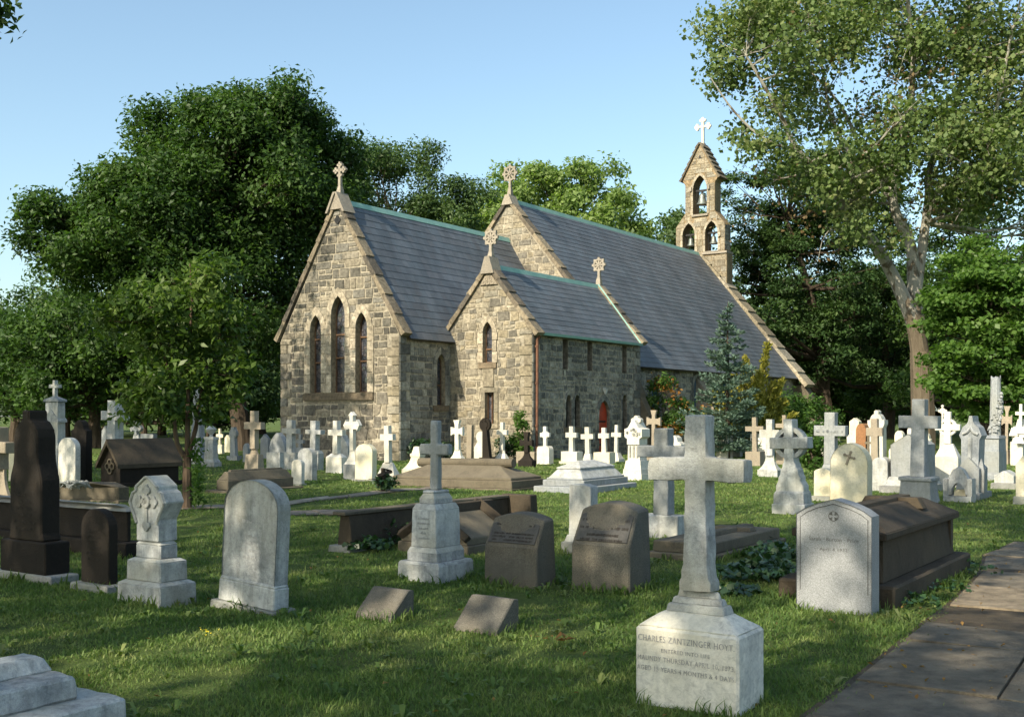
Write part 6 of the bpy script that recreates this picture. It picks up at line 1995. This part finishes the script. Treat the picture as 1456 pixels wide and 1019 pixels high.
# tall layered dark trees to the right of the bell gable
make_tree('hemlock_tree', 'tall dark layered hemlock nearest the bell gable', (W(1178, 640, 72).x, 72, 0),
          [px_ell(1110, 300, 72, 85, 118, .9), px_ell(1150, 410, 71, 110, 110, .8), px_ell(1120, 500, 70, 95, 75, .8), px_ell(1190, 300, 74, 85, 100), px_ell(1080, 420, 72, 50, 110), px_ell(1068, 325, 74, 42, 85)],
          .26, M['hem'], M['bark'], .55, 41, 100, 12, 48, .26, .42, 1.1, .42, 'tall trees beyond the sycamore', .7, zmin=2.2, flat=.32, droop=.3, shell=.9)
make_tree('hemlock_tree', 'dark layered hemlock directly behind the sycamore trunk', (W(1262, 640, 76).x, 76, 0),
          [px_ell(1240, 420, 76, 95, 160, .8), px_ell(1300, 480, 75, 90, 120, .8), px_ell(1240, 540, 72, 90, 50, .8)], .26, M['hem'], M['bark'], .5, 42, 62, 11, 46, .28, .42, 1.1, .42, 'tall trees beyond the sycamore', .7, zmin=1.8, flat=.35, droop=.3, shell=.9)
make_tree('broadleaf_tree', 'dark tree filling the gap behind the bright maple', (W(1400, 640, 70).x, 70, 0),
          [px_ell(1390, 430, 70, 110, 150, .8), px_ell(1460, 480, 68, 80, 120, .8), px_ell(1350, 540, 66, 80, 60), px_ell(1425, 345, 70, 105, 85, .8)], .26, M['oak'], M['bark'], .45, 43, 60, 11, 46, .28, .42, .8, .5, 'tall trees beyond the sycamore', .6, zmin=1.5, shell=.9)

# the sycamore
ys = 50
sb = Vector((W(1313, 640, ys).x, ys, 0))
st = [([sb + Vector((0, 0, -.2)), W(1313, 600, ys), W(1311, 545, ys), W(1309, 500, ys)], .56, .46),
      ([W(1309, 510, ys), W(1300, 460, ys), W(1286, 426, ys), W(1270, 392, ys), W(1244, 347, ys - .6), W(1207, 304, ys - 1.2), W(1171, 252, ys - 2), W(1134, 213, ys - 2.5), W(1107, 158, ys - 3), W(1061, 79, ys - 3.5)], .40, .05),
      ([W(1310, 505, ys), W(1304, 450, ys + .4), W(1299, 400, ys + .6), W(1295, 350, ys + .6), W(1270, 290, ys + .5), W(1274, 237, ys + .4), W(1292, 170, ys), W(1298, 90, ys), W(1290, -10, ys)], .36, .08),
      ([W(1302, 420, ys + .5), W(1312, 350, ys + 1), W(1320, 286, ys + 1.5), W(1323, 237, ys + 2), W(1350, 182, ys + 2.5), W(1372, 80, ys + 3), W(1380, -40, ys + 3)], .26, .06),
      ([W(1316, 320, ys + 1.2), W(1330, 275, ys + .5), W(1359, 258, ys - .5), W(1400, 225, ys - 1.5), W(1420, 140, ys - 2), W(1440, 40, ys - 2.5)], .18, .05),
      ([W(1207, 304, ys - 1.2), W(1215, 240, ys), W(1180, 160, ys + .5), W(1165, 60, ys + 1)], .13, .04),
      ([W(1270, 290, ys + .5), W(1230, 225, ys + 1.4), W(1195, 150, ys + 2), W(1140, 90, ys + 2.5)], .14, .04),
      ([W(1134, 213, ys - 2.5), W(1090, 200, ys - 3), W(1045, 160, ys - 3), W(1010, 110, ys - 3.2)], .09, .025),
      ([W(1222, 322, ys - .9), W(1196, 318, ys - 1.4), W(1172, 336, ys - 2), W(1163, 372, ys - 2.2)], .04, .008)]
make_tree('sycamore_tree', 'giant sycamore with pale mottled limbs and thin leaves overtopping the picture', sb,
          [px_ell(1230, 110, ys, 150, 120, 1), px_ell(1085, 90, ys - 2, 98, 110, 1), px_ell(1042, 62, ys - 2, 52, 72, 1), px_ell(1390, 70, ys, 140, 150, 1), px_ell(1400, 250, ys, 95, 95, 1), px_ell(1270, -90, ys, 220, 110, 1), px_ell(1180, 270, ys - 1, 95, 65, 1), px_ell(1080, 190, ys - 2.5, 44, 60), px_ell(1290, 230, ys, 110, 90, 1), px_ell(1215, 255, ys + 2, 95, 55, .4), px_ell(1330, 215, ys - 3.4, 120, 85, .4), px_ell(1250, 320, ys - 2.5, 60, 35, .5), px_ell(1420, 190, ys + 1, 90, 110, 1), px_ell(1435, 290, ys + 2, 70, 60, 1), px_ell(1165, 225, ys - 4, 55, 50, .5), px_ell(1450, 60, ys, 110, 130, 1), px_ell(1150, 20, ys, 110, 90, 1)],
          .195, M['syca'], M['sycabark'], .5, 51, 275, 9, 27, .2, .5, .45, .8, 'great shade trees', .6, stems=st, zmin=6.2, shell=.9, twigs=7)
# rusty seed sprays and low twigs on the sycamore
rng = np.random.default_rng(52); ob = bpy.data.objects['sycamore_tree']; bl = np.array(ob.location)
cs = [np.array(W(px, py, ys - 2 + rng.normal())) for px, py in [(rng.uniform(1040, 1440), rng.uniform(20, 330)) for _ in range(80)] + [(1160, 375), (1172, 360), (1240, 330), (1200, 350)]]
P = np.concatenate([c + rng.normal(size=(16, 3)) * .35 for c in cs])
v, q = leaves(rng, P - bl, unit(rng.normal(size=P.shape)), .15, .2, .7)
link_mesh('seed_spray', np_mesh('seed_spray', v, q), M['seed'], ob)

# bright maple in front of the dark trees
make_tree('maple_tree', 'bright green maple lit by the sun beside the sycamore trunk', (W(1425, 640, 45).x, 45, 0),
          [px_ell(1395, 470, 45, 68, 95, .9), px_ell(1440, 430, 45.5, 70, 100), px_ell(1372, 545, 44.5, 52, 55), px_ell(1450, 550, 45, 65, 60), px_ell(1360, 420, 45, 35, 50)],
            .2, M['maple'], M['bark'], .2, 61, 105, 7, 36, .21, .34, .9, .75, None, .6, zmin=1.3, droop=.4, flat=.38, shell=1.0)


# blue spruce and golden yew: whorls of needle sprays
def conifer(name, label, base, height, rad, mat, seed, lean=(0, 0), nper=9, dz=.16, needle=.13, rise=-.1, shape=.85, open_=.25, upright=0.0, dens=1.0):
    rng = np.random.default_rng(seed); base = Vector(base); o = empty(name, base, 0); tag(o, label, 'conifer')
    P, O = [], []; m = MB()
    ax = lambda z: np.array([lean[0] * z / height, lean[1] * z / height, z])
    m.tube([Vector((0, 0, -.1)), Vector(ax(height * .5)), Vector(ax(height))], [rad * .06, rad * .04, .008], 7)
    z = .35
    while z < height - .05:
        f_ = z / height
        r = rad * (1 - f_) ** shape * rng.uniform(.8, 1.15) + .05
        for k in range(max(3, int(nper * (1 - f_ * .4)))):
            a = rng.uniform(0, 2 * math.pi); L = r * rng.uniform(.55, 1.2); d = np.array([math.cos(a), math.sin(a), 0])
            p0 = ax(z)
            n = max(5, int(L / .035 * dens)); t = np.linspace(.12, 1, n)
            up = rise * L * t + upright * L * t + (.22 * L) * t ** 2.5
            br = p0 + d * (L * t)[:, None] + np.stack([0 * t, 0 * t, up], 1)
            m.tube([Vector(br[0]), Vector(br[n // 2]), Vector(br[-1])], [.012, .008, .004], 4)
            side = np.array([-d[1], d[0], 0])
            for s_ in range(3):
                off = side * (rng.normal(size=n) * .16 * L * (1.1 - t))[:, None] + rng.normal(size=(n, 3)) * .025
                P.append(br + off); O.append(np.tile(d, (n, 1)) * .9 + side * rng.normal(size=(n, 1)) * .5 + np.array([0, 0, .25 + upright]))
        z += dz * rng.uniform(.8, 1.2)
    P, O = np.concatenate(P), unit(np.concatenate(O)); n = len(P)
    # needles sprays point along the branch
    t = unit(O + rng.normal(size=(n, 3)) * .45); b = unit(np.cross(t, rng.normal(size=(n, 3)))); L = (needle * rng.uniform(.6, 1.3, n))[:, None]
    v = np.empty((n, 4, 3)); v[:, 0] = P; v[:, 1] = P + t * L * .5 + b * L * .17; v[:, 2] = P + t * L; v[:, 3] = P + t * L * .5 - b * L * .17
    q = (np.arange(n)[:, None] * 4 + np.arange(4)).astype(np.int32)
    link_mesh('crown', np_mesh('crown', v.reshape(-1, 3), q), mat, o)
    m.build('trunk', M['bark'], o)
    return o


conifer('blue_spruce', 'blue spruce with a narrow pointed top in front of the nave roof', (gp(1031, 651).x, 40.5, 0), 5.75, 1.75, M['spruce'], 71, nper=8, dz=.21, needle=.17, shape=.9, dens=1.3)
# golden yew: several leaning plumes
def yew():
    base = Vector((W(1052, 640, 43).x, 43, 0)); rng = np.random.default_rng(81)
    o = empty('golden_yew', base, 0); tag(o, 'golden green yew with a leaning plume right behind the blue spruce', 'conifer')
    V, Q, bs = [], [], 0; m = MB()
    for px, py, wd in ((1092, 488, .22), (1060, 510, .3), (1045, 535, .3), (1078, 530, .35), (1100, 545, .3), (1112, 540, .22), (1020, 560, .35), (1050, 570, .4), (1085, 575, .45), (1115, 570, .35), (1010, 590, .4), (1040, 600, .45), (1128, 590, .3)):
        tip = np.array(W(px, py, 43 + rng.uniform(-.5, .6))) - np.array(base); b0 = np.array([rng.normal() * .2 + tip[0] * .2, rng.normal() * .2, .3])
        m.tube([Vector(b0 * .3), Vector((b0 + tip) / 2 + np.array([0, 0, -.1])), Vector(tip)], [.05, .035, .01], 5)
        n = 1300; t = rng.uniform(.25, 1, n); c = b0 + (tip - b0) * t[:, None]
        P = c + rng.normal(size=(n, 3)) * wd * np.clip(1.15 - t, .22, 1)[:, None] * np.array([1, 1, .6])
        d = unit((tip - b0)[None, :] / np.linalg.norm(tip - b0) + rng.normal(size=(n, 3)) * .55)
        bb = unit(np.cross(d, rng.normal(size=(n, 3)))); L = (.16 * rng.uniform(.6, 1.3, n))[:, None]
        v = np.empty((n, 4, 3)); v[:, 0] = P; v[:, 1] = P + d * L * .5 + bb * L * .2; v[:, 2] = P + d * L; v[:, 3] = P + d * L * .5 - bb * L * .2
        V.append(v.reshape(-1, 3)); Q.append(bs + np.arange(n)[:, None] * 4 + np.arange(4)); bs += 4 * n
    link_mesh('crown', np_mesh('crown', np.concatenate(V), np.concatenate(Q).astype(np.int32)), M['yew'], o); m.build('trunk', M['bark'], o)


yew()


def bush(name, label, base, ells, leaf, mat, seed, nlobe=14, nclump=7, nleaf=30, group=None, up=.6, clump=.16, extra=None, aspect=.55):
    return make_tree(name, label, base, ells, leaf, M[mat], M['bark'], .05, seed, nlobe, nclump, nleaf, .4, clump, up, aspect, group, .4, 'shrub', zmin=.05, twigs=1)


bush('rhododendron', 'rounded bright green shrub at the foot of the nave wall', (W(1130, 640, 46).x, 46, 0), [px_ell(1115, 592, 46, 58, 38), px_ell(1155, 592, 46, 30, 28), px_ell(1080, 598, 46, 30, 26), px_ell(1112, 625, 46, 62, 22)], .15, 'shrub', 91, 34, 8, 34, None, .9, .2)
orb = bush('berry_bush', 'bush of green and orange-red foliage against the nave wall', (W(955, 640, 46.3).x, 46.3, 0), [px_ell(940, 565, 46.3, 26, 32), px_ell(962, 598, 46.3, 34, 38), px_ell(935, 612, 46.2, 26, 30)], .13, 'shrub', 92, 28, 7, 26, None, .7, .17)
rng = np.random.default_rng(93); cs = [W(rng.normal(952, 18), rng.uniform(545, 632), 45.6 + rng.normal() * .3) for _ in range(26)] + [W(940 + rng.normal() * 8, 542 + rng.normal() * 5, 45.9) for _ in range(10)]
P = np.concatenate([np.array(c) + rng.normal(size=(13, 3)) * .12 for c in cs]) - np.array(orb.location)
v, q = leaves(rng, P, unit(rng.normal(size=P.shape)), .12, .5, .7); link_mesh('autumn_foliage', np_mesh('autumn_foliage', v, q), M['orange'], orb)
bush('climbing_vine', 'green climber growing up the sunny corner of the vestry', (W(741, 650, 38.0).x, 38.0, 0), [px_ell(741, 600, 38.0, 7, 26), px_ell(744, 640, 37.9, 16, 14), px_ell(738, 620, 38, 8, 16)], .11, 'maple', 94, 14, 6, 16, None, .4, .09)
bush('low_shrub', 'low dark green shrubs under the chancel corner', (W(625, 650, 39.2).x, 39.2, 0), [px_ell(600, 640, 39.0, 22, 12), px_ell(640, 640, 39.3, 18, 12)], .10, 'ivy', 95, 12, 6, 24, 'low bushes by the church wall', .6, .12)
bush('low_shrub', 'low dark bush between the dark stone and the vestry corner', (W(722, 650, 38.4).x, 38.4, 0), [px_ell(722, 638, 38.4, 14, 15)], .10, 'ivy', 96, 8, 6, 22, 'low bushes by the church wall', .6, .11)
bush('low_shrub', 'leafy bush growing behind the arched cream headstone and ringed cross', (W(1160, 690, 27).x, 27, 0), [px_ell(1160, 645, 27, 26, 38), px_ell(1172, 612, 27, 16, 22)], .10, 'shrub', 97, 16, 7, 22, 'low bushes by the church wall', .6, .11)
bush('low_shrub', 'small leafy plant at the end of the brown tomb with the roll', (gp(545, 700).x, gp(545, 700).y, 0), [(tuple(gp(545, 700) + Vector((0, 0, .16))), (.2, .2, .18))], .085, 'ivy', 98, 7, 5, 16, None, .6, .07)


def ivy_bed(label, spots, seed, leaf=.075):
    """ivy lying over the ground: one carpet of leaves"""
    rng = np.random.default_rng(seed); P = []
    for (x, y, rx, ry, h, n) in spots:
        a = rng.uniform(0, 6.283, n); r = np.sqrt(rng.random(n))
        P.append(np.stack([x + rx * r * np.cos(a), y + ry * r * np.sin(a), .03 + h * rng.random(n) * (1.05 - r * .8)], 1))
        SOIL.append((x, y, min(rx, ry) * .9))
    P = np.concatenate(P); O = np.tile(np.array([[-.2, -.4, .6]]), (len(P), 1)) + rng.normal(size=P.shape) * .3
    v, q = leaves(rng, P, unit(O), leaf, .9, .85, .08)
    tag(link_mesh('ivy', np_mesh('ivy', v, q), M['ivy']), label, 'ivy', kind='stuff')


def sp(px, py, rx, ry, h, n): g = gp(px, py); return (g.x, g.y, rx, ry, h, n)


ivy_bed('dark ivy filling the grave behind the kerb rail', [sp(548, 772, .55, .45, .34, 420), sp(585, 760, .5, .6, .42, 420), sp(522, 782, .3, .25, .16, 160), sp(600, 740, .5, .6, .3, 260)], 101)
ivy_bed('dark ivy beside the brown sarcophagus and the low tomb', [sp(1060, 820, .42, .35, .13, 300), sp(1095, 815, .36, .45, .16, 300), sp(1040, 845, .25, .2, .08, 110), sp(1098, 792, .35, .35, .2, 220)], 102)
ivy_bed('weeds and leaves along the foot of the sarcophagus by the path', [sp(1300, 862, .22, .25, .12, 60), sp(1340, 840, .25, .3, .10, 60), sp(1385, 815, .25, .3, .12, 60)], 103, .05)

# fallen leaves, a curled dead branchlet and small yellow flowers
rng = np.random.default_rng(111); P = []
for _ in range(150):
    y = math.sqrt(rng.uniform(14, 300)); x = rng.uniform(-.5, .5) * y; P.append((x, y, gz(x, y) + .03))
for _ in range(110):
    g = gp(rng.uniform(1230, 1456), rng.uniform(795, 1000)); P.append((g.x + rng.normal() * .1, g.y, .04))
P = np.array(P); v, q = leaves(rng, P, np.tile([[0, 0, 1.]], (len(P), 1)), .035, 1.5, .6, .2)
tag(link_mesh('fallen_leaves', np_mesh('fallen_leaves', v, q), M['deadleaf']), 'scattered yellow-brown fallen leaves on the grass and path', 'leaves', kind='stuff')
for lb, px, py, n, r in (('larger curled golden dead leaf lying on the grass before the slanting markers', 803, 919, 9, .085), ('smaller curled golden dead leaf lying on the grass before the slanting markers', 774, 915, 5, .05)):
    g = gp(px, py); m = MB()
    for k in range(n):
        a = rng.uniform(0, 6.28); L = r * rng.uniform(.6, 1.3); d = Vector((math.cos(a), math.sin(a) * .6, 0)); s_ = Vector((-d.y, d.x, 0)) * L * .22; u = Vector((0, 0, L * rng.uniform(.1, .5)))
        c = Vector((rng.normal() * .03, rng.normal() * .03, .03))
        m.poly([c, c + d * L * .5 + s_ + u, c + d * L + u * .4, c + d * L * .5 - s_ + u * .7])
    ob = m.build('dead_leaf', M['deadleaf']); ob.location = (g.x, g.y, .015); tag(ob, lb, 'leaf', 'curled dead leaves')
P = np.array([tuple(gp(rng.normal(293, 14), rng.normal(911, 3))) for _ in range(14)] + [tuple(gp(rng.uniform(950, 1000), rng.uniform(800, 850))) for _ in range(10)]); P[:, 2] = .07
v, q = leaves(rng, P, np.tile([[0, -.5, 1.]], (len(P), 1)), .015, 1.2, .9, .1)
tag(link_mesh('flowers', np_mesh('flowers', v, q), M['petal']), 'tiny yellow flowers scattered in the near grass', 'flowers', kind='stuff')
# crumpled wreath lying on the dark tomb
g = gp(110, 740); m = MB(); rr = random.Random(9)
for k in range(26):
    a = rr.uniform(0, 6.28); r = rr.uniform(.05, .2)
    p = [Vector((math.cos(a + t * .5) * r * 1.6, math.sin(a + t * .5) * r, .03 + .09 * math.sin(t * 1.1) + rr.uniform(0, .05))) for t in range(4)]
    m.tube(p, [.012, .016, .014, .006], 5)
wo_ = m.build('withered_wreath', M['bluegrey']); wo_.location = (W(110, 712, 19.2).x, 19.2, .30); tag(wo_, 'withered grey wreath lying at the end of the long brown tomb', 'wreath')

make_grass()


# ------------------------------------------------------------------ the shade trees beside and behind the photographer, and the wood beyond
def shade_tree(label, x, y, h, r, seed, zc=None, n=30, leaf=.3, mat='oak', dens=24):
    zc = zc or h * .7
    return make_tree('shade_tree', label, (x, y, 0), [((x, y, zc), (r, r, h * .3)), ((x + r * .4, y - r * .3, zc - h * .1), (r * .7, r * .7, h * .2)), ((x - r * .4, y + r * .3, zc), (r * .6, r * .6, h * .22))],
                     leaf, M[mat], M['bark'], .35, seed, n, 9, dens, .3, .5, .8, .6, 'shade trees beside the photographer', .6, zmin=h * .38, shell=.85)


SH = [(-9.5, -3.5, 15, 4.6), (-15.5, 3.0, 15, 4.8), (-3.5, -9.5, 15, 4.6), (-19, 12, 16, 5.2), (-22, 20, 16, 5.5), (-20.2, 30.5, 19, 5.1), (-4.9, 5.4, 16.5, 4.2), (-18.6, 25.0, 17, 4.6)]
for i, (x, y, h, r) in enumerate(SH):
    shade_tree('shade tree %s beyond the picture' % ('nearest behind the photographer', 'beside the near headstones', 'behind the flagstone path', 'beside the dark monument', 'beside the house-shaped tomb', 'furthest along the grave rows', 'right beside the photographer', 'between the grave rows and the chancel')[i], x, y, h, r, 200 + i, n={5: 62, 6: 19, 7: 20}.get(i, 30))

# the overhanging twig in the top corner belongs to the tree beside the near stones
rng = np.random.default_rng(301); ob = [o_ for o_ in bpy.data.objects if o_.get('label', '').startswith('shade tree beside the near')][0]; bl = np.array(ob.location)
c0 = np.array(W(8, 22, 14.0)); P = np.concatenate([c0 + rng.normal(size=(34, 3)) * np.array([.10, .12, .12]) + np.array([-.05 * k, 0, .05 * (k % 3)]) for k in range(4)])
v, q = leaves(rng, P - bl, unit(rng.normal(size=P.shape)), .13, .3, .55, droop=.8); link_mesh('foliage', np_mesh('foliage', v, q), M['oak'], ob)
m = MB(); m.tube([Vector(c0 - bl), Vector(c0 - bl) + Vector((-1.2, 0, .8)), Vector((0, 1.5, 8.5))], [.01, .03, .06], 5); m.build('twig', M['bark'], ob)

# far wood closing the horizon: two kinds, copied
fa = make_tree('far_tree', 'dark far tree closing the view, first of the row', (0, 120, 0), [((0, 120, 7), (5.5, 4, 5.5)), ((2.5, 119, 4.5), (4.5, 3.5, 4)), ((-2.5, 119, 4), (4.5, 3.5, 3.6))], .34, M['oak'], M['bark'], .3, 401, 46, 10, 40, .3, .55, .7, .55, 'far trees closing the horizon', zmin=.2)
fb = make_tree('far_tree', 'paler far tree closing the view', (12, 120, 0), [((12, 120, 6.5), (5, 4, 6)), ((14, 119, 4), (4, 3.5, 3.6)), ((10, 119, 3.6), (4, 3.5, 3.3))], .34, M['bg'], M['bark'], .3, 402, 44, 10, 40, .3, .55, .7, .55, 'far trees closing the horizon', zmin=.2)
spots = [(-60, 96, 1.1), (150, 92, 1.0), (230, 88, 1.05), (300, 84, 1.0), (372, 92, 1.1), (60, 104, 1.2), (1075, 100, 1.2), (1140, 96, 1.15), (1210, 92, 1.2), (1285, 98, 1.3), (1350, 92, 1.2), (1420, 90, 1.2), (1490, 88, 1.3), (430, 104, 1.2), (1010, 108, 1.2), (-140, 100, 1.3), (1570, 96, 1.3), (-260, 92, 1.2), (-390, 88, 1.3), (-520, 84, 1.2), (-680, 84, 1.3), (1690, 90, 1.3), (1830, 86, 1.3), (-25, 78, .75), (95, 80, .8), (205, 76, .75), (300, 74, .7), (352, 78, .75), (1110, 84, .8), (1235, 84, .8)]
for i, (px, y, s_) in enumerate(spots):
    src = fa if i % 3 else fb
    x = (px - CX) / F * y
    lb = ('dark' if i % 3 else 'paler') + ' far tree closing the view ' + ('beyond the edge of the lawn' if px < -200 or px > 1600 else 'under the great dark tree' if px < 728 else 'behind the sycamore and the white stones')
    if i == 0: fb.location = (x, y, 0); fb.scale = (s_,) * 3; fb['label'] = lb
    elif i == 1: fa.location = (x, y, 0); fa.scale = (s_,) * 3; fa['label'] = lb
    else: copy_thing(src, (x, y, 0), rnd.uniform(0, 6), s_, lb)
